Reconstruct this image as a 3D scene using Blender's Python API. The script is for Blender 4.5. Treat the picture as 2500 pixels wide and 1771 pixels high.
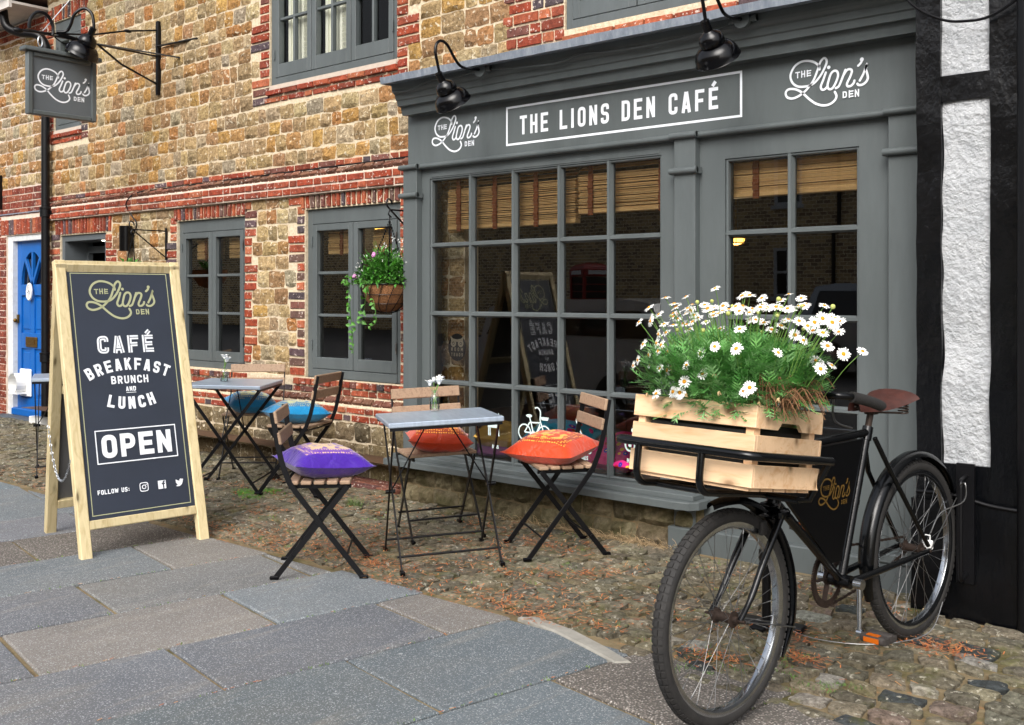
import bpy, math, random
from mathutils import Vector as Vec, Matrix, noise as mnoise
for o in list(bpy.data.objects): bpy.data.objects.remove(o)
scn = bpy.context.scene
col = scn.collection
R = math.radians

# ---------------------------------------------------------------- camera, sky, sun, exposure
cam_d = bpy.data.cameras.new('camera'); cam = bpy.data.objects.new('camera', cam_d); col.objects.link(cam)
cam.location = (0, 0, 1.36)
cam.rotation_euler = (R(90), 0, R(180 - 49.16 - 90))
cam_d.sensor_width = 36; cam_d.lens = 36 * 2550 / 2500
cam_d.shift_y = -163.5 / 2500
cam_d.clip_start = .05; cam_d.clip_end = 600
scn.camera = cam
scn.render.resolution_x = 1024; scn.render.resolution_y = 725

SUN_EL, SUN_AZ = R(42), R(-66)        # azimuth of the direction towards the sun, measured from +X
w = bpy.data.worlds.new('World'); scn.world = w; w.use_nodes = True
nt = w.node_tree; nt.nodes.clear()
sky = nt.nodes.new('ShaderNodeTexSky'); sky.sky_type = 'NISHITA'; sky.sun_disc = False
sky.sun_elevation = SUN_EL; sky.sun_rotation = R(90) - SUN_AZ
sky.air_density = 1.0; sky.dust_density = 5.0; sky.ozone_density = 1.0
hs = nt.nodes.new('ShaderNodeHueSaturation'); hs.inputs['Saturation'].default_value = .38
bg = nt.nodes.new('ShaderNodeBackground'); bg.inputs[1].default_value = .15
wo = nt.nodes.new('ShaderNodeOutputWorld')
nt.links.new(sky.outputs[0], hs.inputs['Color']); nt.links.new(hs.outputs[0], bg.inputs[0]); nt.links.new(bg.outputs[0], wo.inputs[0])
sd = bpy.data.lights.new('sun', 'SUN'); sd.energy = 1.0; sd.angle = R(40); sd.color = (1, .985, .965)
sun = bpy.data.objects.new('sun', sd); col.objects.link(sun)
dsun = Vec((math.cos(SUN_EL) * math.cos(SUN_AZ), math.cos(SUN_EL) * math.sin(SUN_AZ), math.sin(SUN_EL)))
sun.rotation_euler = dsun.to_track_quat('Z', 'Y').to_euler()
sun.location = dsun * 30
vs = scn.view_settings; vs.view_transform = 'Standard'; vs.look = 'None'; vs.gamma = 1; vs.exposure = 0.85
scn.render.engine = 'CYCLES'
scn.cycles.max_bounces = 8; scn.cycles.transparent_max_bounces = 16

# ---------------------------------------------------------------- helpers
def lin(c): return c / 12.92 if c <= .04045 else ((c + .055) / 1.055) ** 2.4
def hexc(h): return tuple(lin(int(h[i:i + 2], 16) / 255) for i in (0, 2, 4))
FX, CXP, HYP = 2550., 1250., 722.
CA = R(180 - 49.16); CV = Vec((math.cos(CA), math.sin(CA), 0)); CR = Vec((math.sin(CA), -math.cos(CA), 0)); CC = Vec((0, 0, 1.36))
def proj(p):                       # photograph coordinates of a point: only used to rank pieces by size in view
    r = Vec(p) - CC; d = r.dot(CV)
    if d < .2: return (-9e9, -9e9, d)
    return (CXP + FX * r.dot(CR) / d, HYP - FX * r.z / d, d)
def in_view(p, m=150):
    x, y, d = proj(p); return -m < x < 2500 + m and -m < y < 1771 + m

class MB:
    def __init__(s): s.v = []; s.f = []; s.m = []; s.c = []; s.col = (1, 1, 1); s.mi = 0
    def add(s, vs_, fs, mi=None, c=None):
        b = len(s.v); s.v += [tuple(p) for p in vs_]; s.c += [c or s.col] * len(vs_)
        s.f += [tuple(b + i for i in f) for f in fs]; s.m += [s.mi if mi is None else mi] * len(fs)
    def box(s, x0, x1, y0, y1, z0, z1, mi=None, bev=0, mat=None, c=None):
        if x0 > x1: x0, x1 = x1, x0
        if y0 > y1: y0, y1 = y1, y0
        if z0 > z1: z0, z1 = z1, z0
        b = min(bev, (x1 - x0) * .45, (y1 - y0) * .45, (z1 - z0) * .45)
        if b <= 0:
            V = [(x, y, z) for x in (x0, x1) for y in (y0, y1) for z in (z0, z1)]
            F = [(0, 1, 3, 2), (4, 6, 7, 5), (0, 4, 5, 1), (2, 3, 7, 6), (0, 2, 6, 4), (1, 5, 7, 3)]
        else:
            V = []; idx = {}
            X = (x0, x1); Y = (y0, y1); Z = (z0, z1)
            for i in (0, 1):
                for j in (0, 1):
                    for k in (0, 1):
                        sx, sy, sz = (b if i == 0 else -b), (b if j == 0 else -b), (b if k == 0 else -b)
                        for a in range(3):
                            p = [X[i] + sx, Y[j] + sy, Z[k] + sz]
                            p[a] = (X[i], Y[j], Z[k])[a]
                            idx[(i, j, k, a)] = len(V); V.append(tuple(p))
            q = lambda i, j, k, a: idx[(i, j, k, a)]
            F = []
            for i in (0, 1):
                F.append((q(i, 0, 0, 0), q(i, 1, 0, 0), q(i, 1, 1, 0), q(i, 0, 1, 0)) if i else (q(i, 0, 0, 0), q(i, 0, 1, 0), q(i, 1, 1, 0), q(i, 1, 0, 0)))
                F.append((q(0, i, 0, 1), q(0, i, 1, 1), q(1, i, 1, 1), q(1, i, 0, 1)) if i else (q(0, i, 0, 1), q(1, i, 0, 1), q(1, i, 1, 1), q(0, i, 1, 1)))
                F.append((q(0, 0, i, 2), q(1, 0, i, 2), q(1, 1, i, 2), q(0, 1, i, 2)) if i else (q(0, 0, i, 2), q(0, 1, i, 2), q(1, 1, i, 2), q(1, 0, i, 2)))
            for i in (0, 1):
                for j in (0, 1):
                    F.append((q(i, j, 0, 0), q(i, j, 1, 0), q(i, j, 1, 1), q(i, j, 0, 1)))
                    F.append((q(i, 0, j, 0), q(i, 1, j, 0), q(i, 1, j, 2), q(i, 0, j, 2)))
                    F.append((q(0, i, j, 1), q(1, i, j, 1), q(1, i, j, 2), q(0, i, j, 2)))
                    for k in (0, 1): F.append((q(i, j, k, 0), q(i, j, k, 1), q(i, j, k, 2)))
        if mat is not None: V = [tuple(mat @ Vec(p)) for p in V]
        s.add(V, F, mi, c)
    def bar(s, a, b, wd, th, up=(0, 0, 1), mi=None, bev=.001, c=None):     # flat bar from a to b
        a = Vec(a); b = Vec(b); d = b - a; L = d.length; d.normalize(); up = Vec(up)
        x = d; y = up.cross(d)
        if y.length < 1e-4: y = Vec((1, 0, 0)).cross(d)
        y.normalize(); z = x.cross(y)
        m = Matrix((x, y, z)).transposed().to_4x4(); m.translation = a
        s.box(0, L, -wd / 2, wd / 2, -th / 2, th / 2, mi, bev, m, c)
    def tube(s, pts, r, n=8, mi=None, closed=False, caps=True, c=None):
        P = [Vec(p) for p in pts]; N = len(P); rs = r if isinstance(r, (list, tuple)) else [r] * N
        T = []
        for i in range(N):
            if closed: d = P[(i + 1) % N] - P[i - 1]
            else: d = P[min(i + 1, N - 1)] - P[max(i - 1, 0)]
            T.append(d.normalized() if d.length > 1e-9 else Vec((0, 0, 1)))
        u = T[0].orthogonal().normalized(); V = []; F = []
        for i in range(N):
            u = (u - T[i] * u.dot(T[i]))
            if u.length < 1e-6: u = T[i].orthogonal()
            u.normalize(); w_ = T[i].cross(u)
            for k in range(n):
                a = 2 * math.pi * k / n
                V.append(P[i] + (u * math.cos(a) + w_ * math.sin(a)) * rs[i])
        for i in range(N if closed else N - 1):
            j = (i + 1) % N
            off = 0
            if closed and j == 0:
                best = 1e9
                for o_ in range(n):
                    dd = (V[i * n] - V[o_]).length
                    if dd < best: best = dd; off = o_
            for k in range(n):
                F.append((i * n + k, i * n + (k + 1) % n, j * n + (k + 1 + off) % n, j * n + (k + off) % n))
        if caps and not closed:
            F.append(tuple(range(n - 1, -1, -1))); F.append(tuple((N - 1) * n + k for k in range(n)))
        s.add(V, F, mi, c)
    def lathe(s, prof, n=24, o=(0, 0, 0), ax=(0, 0, 1), mi=None, c=None, caps=False, ang=None):
        ax = Vec(ax).normalized(); u = ax.orthogonal().normalized(); w_ = ax.cross(u); o = Vec(o); V = []; F = []
        full = ang is None; m = n if full else n + 1
        for (r, h) in prof:
            for k in range(m):
                a = (2 * math.pi if full else ang) * k / n
                V.append(o + ax * h + (u * math.cos(a) + w_ * math.sin(a)) * r)
        for i in range(len(prof) - 1):
            for k in range(n):
                k2 = (k + 1) % m
                F.append((i * m + k, i * m + k2, (i + 1) * m + k2, (i + 1) * m + k))
        if caps:
            F.append(tuple(range(m - 1, -1, -1))); F.append(tuple((len(prof) - 1) * m + k for k in range(m)))
        s.add(V, F, mi, c)
    def ball(s, o, r, n=10, sc=(1, 1, 1), mi=None, c=None):
        V = []; F = []; h = n // 2 + 1
        for i in range(h + 1):
            t = math.pi * i / h
            for k in range(n):
                a = 2 * math.pi * k / n
                V.append((o[0] + r * sc[0] * math.sin(t) * math.cos(a), o[1] + r * sc[1] * math.sin(t) * math.sin(a), o[2] + r * sc[2] * math.cos(t)))
        for i in range(h):
            for k in range(n): F.append((i * n + k, (i + 1) * n + k, (i + 1) * n + (k + 1) % n, i * n + (k + 1) % n))
        s.add(V, F, mi, c)
    def extr(s, prof, fn0, fn1, mi=None, c=None, caps=True):   # closed 2D profile swept between two placements
        n = len(prof); V = [fn0(*p) for p in prof] + [fn1(*p) for p in prof]
        F = [(i, (i + 1) % n, n + (i + 1) % n, n + i) for i in range(n)]
        if caps: F += [tuple(range(n - 1, -1, -1)), tuple(range(n, 2 * n))]
        s.add(V, F, mi, c)
    def build(s, name, mats, parent=None, loc=None, smooth=None, colattr=False, world=False):
        me = bpy.data.meshes.new(name)
        off = Vec(loc) if loc is not None else Vec((0, 0, 0))
        me.from_pydata([tuple(Vec(p) - off) for p in s.v] if loc is not None else s.v, [], s.f)
        if not isinstance(mats, (list, tuple)): mats = [mats]
        for m in mats: me.materials.append(m)
        if len(mats) > 1: me.polygons.foreach_set('material_index', s.m)
        if True:
            ca = me.attributes.new('Col', 'FLOAT_COLOR', 'POINT')
            ca.data.foreach_set('color', [x for c in s.c for x in (c[0], c[1], c[2], 1)])
        me.validate(); me.update()
        if smooth:
            me.shade_smooth(); me.set_sharp_from_angle(angle=R(smooth))
        o = bpy.data.objects.new(name, me); col.objects.link(o)
        if parent is not None:
            o.parent = parent
            if world: off = off - wloc(parent)
        o.location = off
        return o
def wloc(o):
    l = Vec(o.location)
    while o.parent: o = o.parent; l = l + Vec(o.location)
    return l
def tag(o, label=None, cat=None, group=None, kind=None):
    if label: o['label'] = label
    if cat: o['category'] = cat
    if group: o['group'] = group
    if kind: o['kind'] = kind
    return o
def thing(name, label, cat, loc=(0, 0, 0), rotz=0, group=None):
    o = bpy.data.objects.new(name, None); o.empty_display_size = .1; col.objects.link(o)
    o.location = loc; o.rotation_euler = (0, 0, rotz)
    return tag(o, label, cat, group)
def copy_tree(o, parent=None):
    c = o.copy(); col.objects.link(c); c.parent = parent
    for ch in list(o.children): copy_tree(ch, c)
    return c
def catmull(P, n=6, closed=False):
    P = [Vec(p) for p in P]; out = []; N = len(P)
    for i in range(N if closed else N - 1):
        if closed: a, b, c_, d = P[i - 1], P[i], P[(i + 1) % N], P[(i + 2) % N]
        else: a, b, c_, d = P[max(i - 1, 0)], P[i], P[i + 1], P[min(i + 2, N - 1)]
        for k in range(n):
            t = k / n
            out.append(.5 * ((2 * b) + (c_ - a) * t + (2 * a - 5 * b + 4 * c_ - d) * t * t + (3 * b - a - 3 * c_ + d) * t ** 3))
    if not closed: out.append(P[-1])
    return out
def fillet(P, r, n=5, closed=False):
    P = [Vec((p[0], p[1], p[2] if len(p) > 2 else 0)) for p in P]; N = len(P); out = []
    for i in range(N):
        if not closed and i in (0, N - 1): out.append(P[i]); continue
        a, b, c_ = P[i - 1], P[i], P[(i + 1) % N]
        da, dc = a - b, c_ - b
        k = min(r, da.length * .49, dc.length * .49)
        p0 = b + da.normalized() * k; p1 = b + dc.normalized() * k
        for j in range(n + 1):
            t = j / n; out.append(p0 * (1 - t) ** 2 + b * 2 * t * (1 - t) + p1 * t * t)
    return out
# ---------------------------------------------------------------- materials
def node_mat(name):
    m = bpy.data.materials.new(name); m.use_nodes = True; t = m.node_tree
    b = t.nodes['Principled BSDF']; return m, t, b
def N_(t, typ, **kw):
    n = t.nodes.new(typ)
    for k, v in kw.items():
        if k in n.inputs: n.inputs[k].default_value = v
        else: setattr(n, k, v)
    return n
def ramp(t, fac, stops):
    r = t.nodes.new('ShaderNodeValToRGB'); e = r.color_ramp.elements
    while len(e) < len(stops): e.new(.5)
    for i, (p, c) in enumerate(stops):
        e[i].position = p; e[i].color = (c[0], c[1], c[2], 1) if not isinstance(c, (int, float)) else (c, c, c, 1)
    t.links.new(fac, r.inputs[0]); return r
def mixc(t, fac, a, b, mode='MIX'):
    n = t.nodes.new('ShaderNodeMix'); n.data_type = 'RGBA'; n.blend_type = mode
    for s_, v in ((n.inputs[0], fac), (n.inputs[6], a), (n.inputs[7], b)):
        if hasattr(v, 'is_output') or hasattr(v, 'links'): t.links.new(v, s_)
        elif isinstance(v, (int, float)): s_.default_value = v
        else: s_.default_value = (v[0], v[1], v[2], 1)
    return n.outputs[2]
def M(name, c1, c2=None, scale=8, rough=.6, metal=0, bump=0, bscale=60, attr=False, spec=.5, coat=0, detail=6, obj=False, stretch=None, rvar=0, dirt=None, dscale=3, damt=.5, bdist=.004):
    m, t, b = node_mat(name); L = t.links.new
    if obj:
        tc = t.nodes.new('ShaderNodeTexCoord'); vec = tc.outputs['Object']
    else:
        g = t.nodes.new('ShaderNodeNewGeometry'); vec = g.outputs['Position']
    if stretch:
        mp = N_(t, 'ShaderNodeMapping'); mp.inputs['Scale'].default_value = stretch; L(vec, mp.inputs[0]); vec = mp.outputs[0]
    base = None
    c1 = hexc(c1) if isinstance(c1, str) else c1
    if attr:
        a = t.nodes.new('ShaderNodeAttribute'); a.attribute_name = 'Col'; base = a.outputs['Color']
    n1 = None
    if c2 is not None:
        c2 = hexc(c2) if isinstance(c2, str) else c2
        n1 = N_(t, 'ShaderNodeTexNoise', Scale=scale, Detail=detail, Roughness=.65); L(vec, n1.inputs['Vector'])
        rp = ramp(t, n1.outputs[0], [(.3, c1), (.7, c2)]); cc = rp.outputs[0]
        base = mixc(t, 1, base, cc, 'MULTIPLY') if base is not None else cc
    elif base is None: base = None
    if dirt is not None:
        nd = N_(t, 'ShaderNodeTexNoise', Scale=dscale, Detail=8, Roughness=.7); L(vec, nd.inputs['Vector'])
        rd = ramp(t, nd.outputs[0], [(.45, 0), (.7, damt)])
        base = mixc(t, rd.outputs[0], base if base is not None else c1, hexc(dirt))
    if base is not None: L(base, b.inputs['Base Color'])
    else: b.inputs['Base Color'].default_value = (*c1, 1)
    b.inputs['Roughness'].default_value = rough; b.inputs['Metallic'].default_value = metal
    b.inputs['Specular IOR Level'].default_value = spec; b.inputs['Coat Weight'].default_value = coat; b.inputs['Coat Roughness'].default_value = .1
    if rvar:
        nr = N_(t, 'ShaderNodeTexNoise', Scale=scale * 1.7, Detail=5); L(vec, nr.inputs['Vector'])
        mr = N_(t, 'ShaderNodeMapRange'); mr.inputs[3].default_value = max(0, rough - rvar); mr.inputs[4].default_value = min(1, rough + rvar)
        L(nr.outputs[0], mr.inputs[0]); L(mr.outputs[0], b.inputs['Roughness'])
    if bump:
        nb = N_(t, 'ShaderNodeTexNoise', Scale=bscale, Detail=8, Roughness=.62); L(vec, nb.inputs['Vector'])
        bp = N_(t, 'ShaderNodeBump', Strength=bump, Distance=bdist); L(nb.outputs[0], bp.inputs['Height']); L(bp.outputs[0], b.inputs['Normal'])
    return m
def wood(name, c1, c2, grain=(40, 40, 3), scale=1., rough=.55, knots=None, bump=.15, obj=True):
    m, t, b = node_mat(name); L = t.links.new
    tc = t.nodes.new('ShaderNodeTexCoord'); oi = t.nodes.new('ShaderNodeObjectInfo')
    ad = N_(t, 'ShaderNodeVectorMath', operation='ADD'); L(tc.outputs['Object'], ad.inputs[0])
    ml = N_(t, 'ShaderNodeMath', operation='MULTIPLY'); ml.inputs[1].default_value = 17; L(oi.outputs['Random'], ml.inputs[0]); L(ml.outputs[0], ad.inputs[1])
    mp = N_(t, 'ShaderNodeMapping'); mp.inputs['Scale'].default_value = tuple(g * scale for g in grain); L(ad.outputs[0], mp.inputs[0])
    n1 = N_(t, 'ShaderNodeTexNoise', Scale=1., Detail=7, Roughness=.6, Distortion=.8); L(mp.outputs[0], n1.inputs['Vector'])
    rp = ramp(t, n1.outputs[0], [(.28, hexc(c2)), (.5, hexc(c1)), (.62, tuple(x * 1.06 for x in hexc(c1))), (.75, hexc(c2))])
    base = rp.outputs[0]
    br = N_(t, 'ShaderNodeMapRange'); br.inputs[3].default_value = .85; br.inputs[4].default_value = 1.12; L(oi.outputs['Random'], br.inputs[0])
    base = mixc(t, 1, base, br.outputs[0], 'MULTIPLY')
    if knots:
        mk = N_(t, 'ShaderNodeMapping'); mk.inputs['Scale'].default_value = knots; L(ad.outputs[0], mk.inputs[0])
        vo = N_(t, 'ShaderNodeTexVoronoi', Scale=1.); L(mk.outputs[0], vo.inputs['Vector'])
        rk = ramp(t, vo.outputs['Distance'], [(.07, 1), (.15, .35), (.25, 0)])
        base = mixc(t, rk.outputs[0], base, tuple(x * .35 for x in hexc(c2)))
    L(base, b.inputs['Base Color']); b.inputs['Roughness'].default_value = rough
    bp = N_(t, 'ShaderNodeBump', Strength=bump, Distance=.002); L(n1.outputs[0], bp.inputs['Height']); L(bp.outputs[0], b.inputs['Normal'])
    return m
def glass(name, tint=(1, 1, 1), ior=1.5, rough=0., boost=1., wav=.0, facing=False):
    m, t, b = node_mat(name); L = t.links.new; t.nodes.remove(b); out = t.nodes['Material Output']
    fr = N_(t, 'ShaderNodeFresnel', IOR=ior)
    mu = N_(t, 'ShaderNodeMath', operation='MULTIPLY', use_clamp=True); mu.inputs[1].default_value = boost; L(fr.outputs[0], mu.inputs[0])
    if facing:
        lw = N_(t, 'ShaderNodeLayerWeight', Blend=.5); pw = N_(t, 'ShaderNodeMath', operation='POWER'); pw.inputs[1].default_value = 4; L(lw.outputs['Facing'], pw.inputs[0])
        ma = N_(t, 'ShaderNodeMath', operation='MULTIPLY_ADD', use_clamp=True); ma.inputs[1].default_value = .55; ma.inputs[2].default_value = .05; L(pw.outputs[0], ma.inputs[0]); mu = ma
    tr = t.nodes.new('ShaderNodeBsdfTransparent'); tr.inputs[0].default_value = (*tint, 1)
    gl = t.nodes.new('ShaderNodeBsdfGlossy'); gl.inputs['Roughness'].default_value = rough
    if wav:
        g = t.nodes.new('ShaderNodeNewGeometry'); nn = N_(t, 'ShaderNodeTexNoise', Scale=5., Detail=1); L(g.outputs['Position'], nn.inputs['Vector'])
        bp = N_(t, 'ShaderNodeBump', Strength=wav, Distance=.002); L(nn.outputs[0], bp.inputs['Height']); L(bp.outputs[0], gl.inputs['Normal'])
    mx = t.nodes.new('ShaderNodeMixShader'); L(mu.outputs[0], mx.inputs[0]); L(tr.outputs[0], mx.inputs[1]); L(gl.outputs[0], mx.inputs[2]); L(mx.outputs[0], out.inputs[0])
    return m
def emit(name, c, s):
    m, t, b = node_mat(name); b.inputs['Base Color'].default_value = (*hexc(c), 1)
    b.inputs['Emission Color'].default_value = (*hexc(c), 1); b.inputs['Emission Strength'].default_value = s; return m
def mossy(name, lo, hi, moss, attr=True, pits=None, scale=7, mscale=5, mlo=.5, mhi=.62, bump=.5, bscale=70, rough=.9, spots=None, bdist=.006, bright=True):
    m, t, b = node_mat(name); L = t.links.new
    g = t.nodes.new('ShaderNodeNewGeometry'); vec = g.outputs['Position']
    n1 = N_(t, 'ShaderNodeTexNoise', Scale=scale, Detail=9, Roughness=.7); L(vec, n1.inputs['Vector'])
    c = ramp(t, n1.outputs[0], [(.3, hexc(lo)), (.68, hexc(hi))]).outputs[0]
    if attr:
        a = t.nodes.new('ShaderNodeAttribute'); a.attribute_name = 'Col'; c = mixc(t, 1, c, a.outputs['Color'], 'MULTIPLY')
    if spots:
        ns = N_(t, 'ShaderNodeTexNoise', Scale=spots[1], Detail=4, Roughness=.6); L(vec, ns.inputs['Vector'])
        c = mixc(t, ramp(t, ns.outputs[0], [(spots[2], 0), (spots[2] + .06, spots[3])]).outputs[0], c, hexc(spots[0]))
    if pits:
        npz = N_(t, 'ShaderNodeTexNoise', Scale=pits[1], Detail=5, Roughness=.7); L(vec, npz.inputs['Vector'])
        c = mixc(t, ramp(t, npz.outputs[0], [(pits[2] - .08, pits[3]), (pits[2], 0)]).outputs[0], c, hexc(pits[0]))
    if moss:
        n2 = N_(t, 'ShaderNodeTexNoise', Scale=mscale, Detail=8, Roughness=.7); L(vec, n2.inputs['Vector'])
        c = mixc(t, ramp(t, n2.outputs[0], [(mlo, 0), (mhi, .8)]).outputs[0], c, hexc(moss))
    L(c, b.inputs['Base Color']); b.inputs['Roughness'].default_value = rough; b.inputs['Specular IOR Level'].default_value = .25
    nb = N_(t, 'ShaderNodeTexNoise', Scale=bscale, Detail=10, Roughness=.65); L(vec, nb.inputs['Vector'])
    bp = N_(t, 'ShaderNodeBump', Strength=bump, Distance=bdist); L(nb.outputs[0], bp.inputs['Height']); L(bp.outputs[0], b.inputs['Normal'])
    return m
W3 = (1, 1, 1)
MT = {}
MT['stone'] = mossy('rubble_stone', '8a8072', 'ffffff', None, scale=40, bump=1., bscale=60, spots=('e2d6bc', 30, .60, .75), pits=('5e4426', 34, .40, .7), bdist=.016)
MT['mortar'] = M('lime_mortar', 'e2d4ba', 'b8a486', scale=40, rough=.95, bump=.7, bscale=60, spec=.2, bdist=.01)
MT['brick'] = mossy('red_brick', 'a09898', 'ffffff', None, scale=24, bump=.8, bscale=80, spots=('dccdc0', 40, .60, .7), pits=('5a3028', 44, .38, .5), bdist=.007)
MT['bmortar'] = M('pale_mortar', 'decfc0', 'c4b2a0', scale=18, rough=.95, bump=.5, bscale=80, spec=.2)
MT['grey'] = M('grey_paint', '5c6263', '535959', scale=4, rough=.44, bump=.14, bscale=30, stretch=(1, 1, .22), spec=.4, rvar=.12, dirt='454a4a', dscale=3.2, damt=.6, bdist=.003)
MT['greyd'] = M('grey_paint_matt', '5c6266', '565b5e', scale=3, rough=.5, bump=.05, bscale=30, spec=.4)
MT['white'] = M('white_lettering', 'e9edf2', rough=.5)
MT['gold'] = M('gold_lettering', '6a5020', rough=.45)
MT['sage'] = M('sage_lettering', 'a9ab86', rough=.5)
MT['frost'] = M('pale_vinyl', 'cfe0dd', rough=.5)
MT['lead'] = M('lead_sheet', '8d949e', '6b7480', scale=9, rough=.5, metal=.25, bump=.25, bscale=14, stretch=(3, 1, 1), dirt='b4bac2', dscale=12, damt=.5)
MT['black'] = M('black_gloss_paint', '040406', rough=.2, spec=.35)
MT['blackm'] = M('black_iron', '060608', '0c0c0f', scale=60, rough=.4, bump=.15, bscale=120, spec=.3)
MT['bikeblk'] = M('black_enamel', '040506', '07080a', scale=20, rough=.2, bump=.1, bscale=90, spec=.4, obj=True)
MT['glass'] = glass('window_glass', (.9, .93, .92), 1.5, 0, 2.3, .02); MT['glassu'] = glass('upper_window_glass', (.95, .97, .97), 1.5, 0, .5, .02)
MT['glassd'] = glass('window_glass_dark', (.8, .84, .84), 1.5, 0, 2.4, .02)
MT['bottle'] = glass('bottle_glass', (.97, .99, .985), 1.45, .02, 1.2, facing=True)
MT['blue'] = M('blue_door_paint', '07559e', '085eae', scale=2, rough=.35, bump=.05, bscale=30, spec=.5)
MT['whitep'] = M('white_paint', 'd9dcde', 'c8cbcc', scale=6, rough=.5, bump=.1, bscale=40, dirt='8f8880', dscale=14, damt=.3)
MT['cream'] = M('cream_shutter', 'e8e7d6', 'dedcc8', scale=3, rough=.5)
MT['slab'] = None
MT['timber'] = M('tarred_black_timber', '040507', '08090c', scale=20, rough=.2, bump=.55, bscale=34, spec=.4, stretch=(1, 1, .45), bdist=.008)
MT['roughcast'] = M('white_roughcast', 'c2c4c6', 'adb0b3', scale=10, rough=.4, bump=1., bscale=30, spec=.5, bdist=.03, detail=3)
MT['bamboo'] = wood('bamboo_slat', 'e8bc80', 'c08e56', grain=(2.5, 60, 90), rough=.5)
MT['tape'] = M('blind_tape', '8a4a26', '7a3f20', scale=30, rough=.8)
MT['teak'] = wood('weathered_acacia', '9b8169', '7b6350', grain=(5, 60, 60), rough=.65)
MT['teakd'] = wood('dark_acacia', '6f5138', '553c28', grain=(5, 60, 60), rough=.6)
MT['pine'] = wood('fresh_pine', 'e4c19a', 'd2a272', grain=(30, 4, 34), rough=.5, knots=(13, 5.5, 9))
MT['pinev'] = wood('pale_softwood', 'cbbb92', 'b39e70', grain=(34, 34, 3), rough=.55, knots=(16, 16, 3.2))
MT['zinc'] = M('galvanised_top', 'c2d0e0', 'aab8c8', scale=5, rough=.32, metal=.5, bump=.05, bscale=40, obj=True, stretch=(1, 8, 1), rvar=.08, spec=.6)
MT['board'] = M('chalkboard_panel', '343a46', '30353f', scale=3, rough=.36, spec=.45)
MT['rubber'] = M('tyre_rubber', '1d1c1c', '2c2a28', scale=30, rough=.75, bump=.3, bscale=80, obj=True)
MT['chrome'] = M('chromed_steel', 'c8ccd0', 'a9adb2', scale=30, rough=.18, metal=1, obj=True)
MT['steel'] = M('dull_steel', '8d8f91', '6d6a66', scale=40, rough=.38, metal=.9, obj=True)
MT['rust'] = M('rusty_steel', '2a211c', '40322a', scale=50, rough=.7, metal=.5, obj=True)
MT['leather'] = M('cracked_leather', '4a261e', '351a15', scale=25, rough=.5, bump=.4, bscale=70, obj=True)
MT['amber'] = M('amber_reflector', 'b85a0c', rough=.3)
MT['galv'] = M('galvanised_chain', 'b9bec4', 'a0a5ab', scale=60, rough=.35, metal=.8)
MT['coir'] = M('coir_liner', '946540', '6e4a2a', scale=60, rough=.95, bump=.9, bscale=120, bdist=.01, obj=True)
MT['soil'] = M('potting_soil', '2a1d14', '3a2a1c', scale=60, rough=1)
MT['leaf'] = M('green_leaf', '4a7c3a', '6a9c50', scale=14, rough=.5, attr=True, spec=.4)
MT['leafd'] = M('daisy_foliage', '74a066', '98c486', scale=20, rough=.5, attr=True, spec=.4)
MT['petal'] = M('white_petal', 'f0f0ec', rough=.5)
MT['yolk'] = M('yellow_disc', 'e0a010', 'c07808', scale=200, rough=.8)
MT['pink'] = M('pink_petal', 'd79ac8', 'c57db4', scale=90, rough=.6)
MT['dry'] = M('withered_stem', '8a6444', '6b4a30', scale=60, rough=.9)
MT['dead'] = M('withered_petal', 'c9b48a', 'a98a5a', scale=60, rough=.9)
MT['stem'] = M('green_stem', '5f8a3c', '7a9c4a', scale=40, rough=.6)
MT['bulb'] = emit('lit_lamp_glass', 'ffbe55', 3.2)
MT['spot'] = emit('lit_downlight', 'fff2d8', 4)
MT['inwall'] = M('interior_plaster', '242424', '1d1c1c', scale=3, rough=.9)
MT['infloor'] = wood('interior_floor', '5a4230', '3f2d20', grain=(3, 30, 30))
MT['brass'] = M('aged_brass', '8a6a30', '5d4420', scale=40, rough=.4, metal=.8)
MT['plastic'] = M('white_plastic', 'e2e2e0', rough=.4)
MT['litter'] = M('dry_needles', 'ffffff', rough=.9, attr=True)
MT['asphalt'] = M('asphalt', '3c3c3e', '4a4a4a', scale=90, rough=.9, bump=.3, bscale=200)
MT['oppwall'] = None
MT['red'] = M('red_enamel', '9c1410', rough=.3, coat=.2)
MT['carsilver'] = M('silver_car_paint', 'aab0b6', rough=.25, metal=.5, coat=.8)
MT['carwhite'] = M('white_car_paint', 'd6dadd', rough=.25, coat=.8)
MT['carglass'] = M('car_glass', '0b0d0f', rough=.05, spec=.8)
MT['slate'] = M('slate_slab', '4d545b', '3f464d', scale=8, rough=.7, bump=.2, bscale=30)
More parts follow.
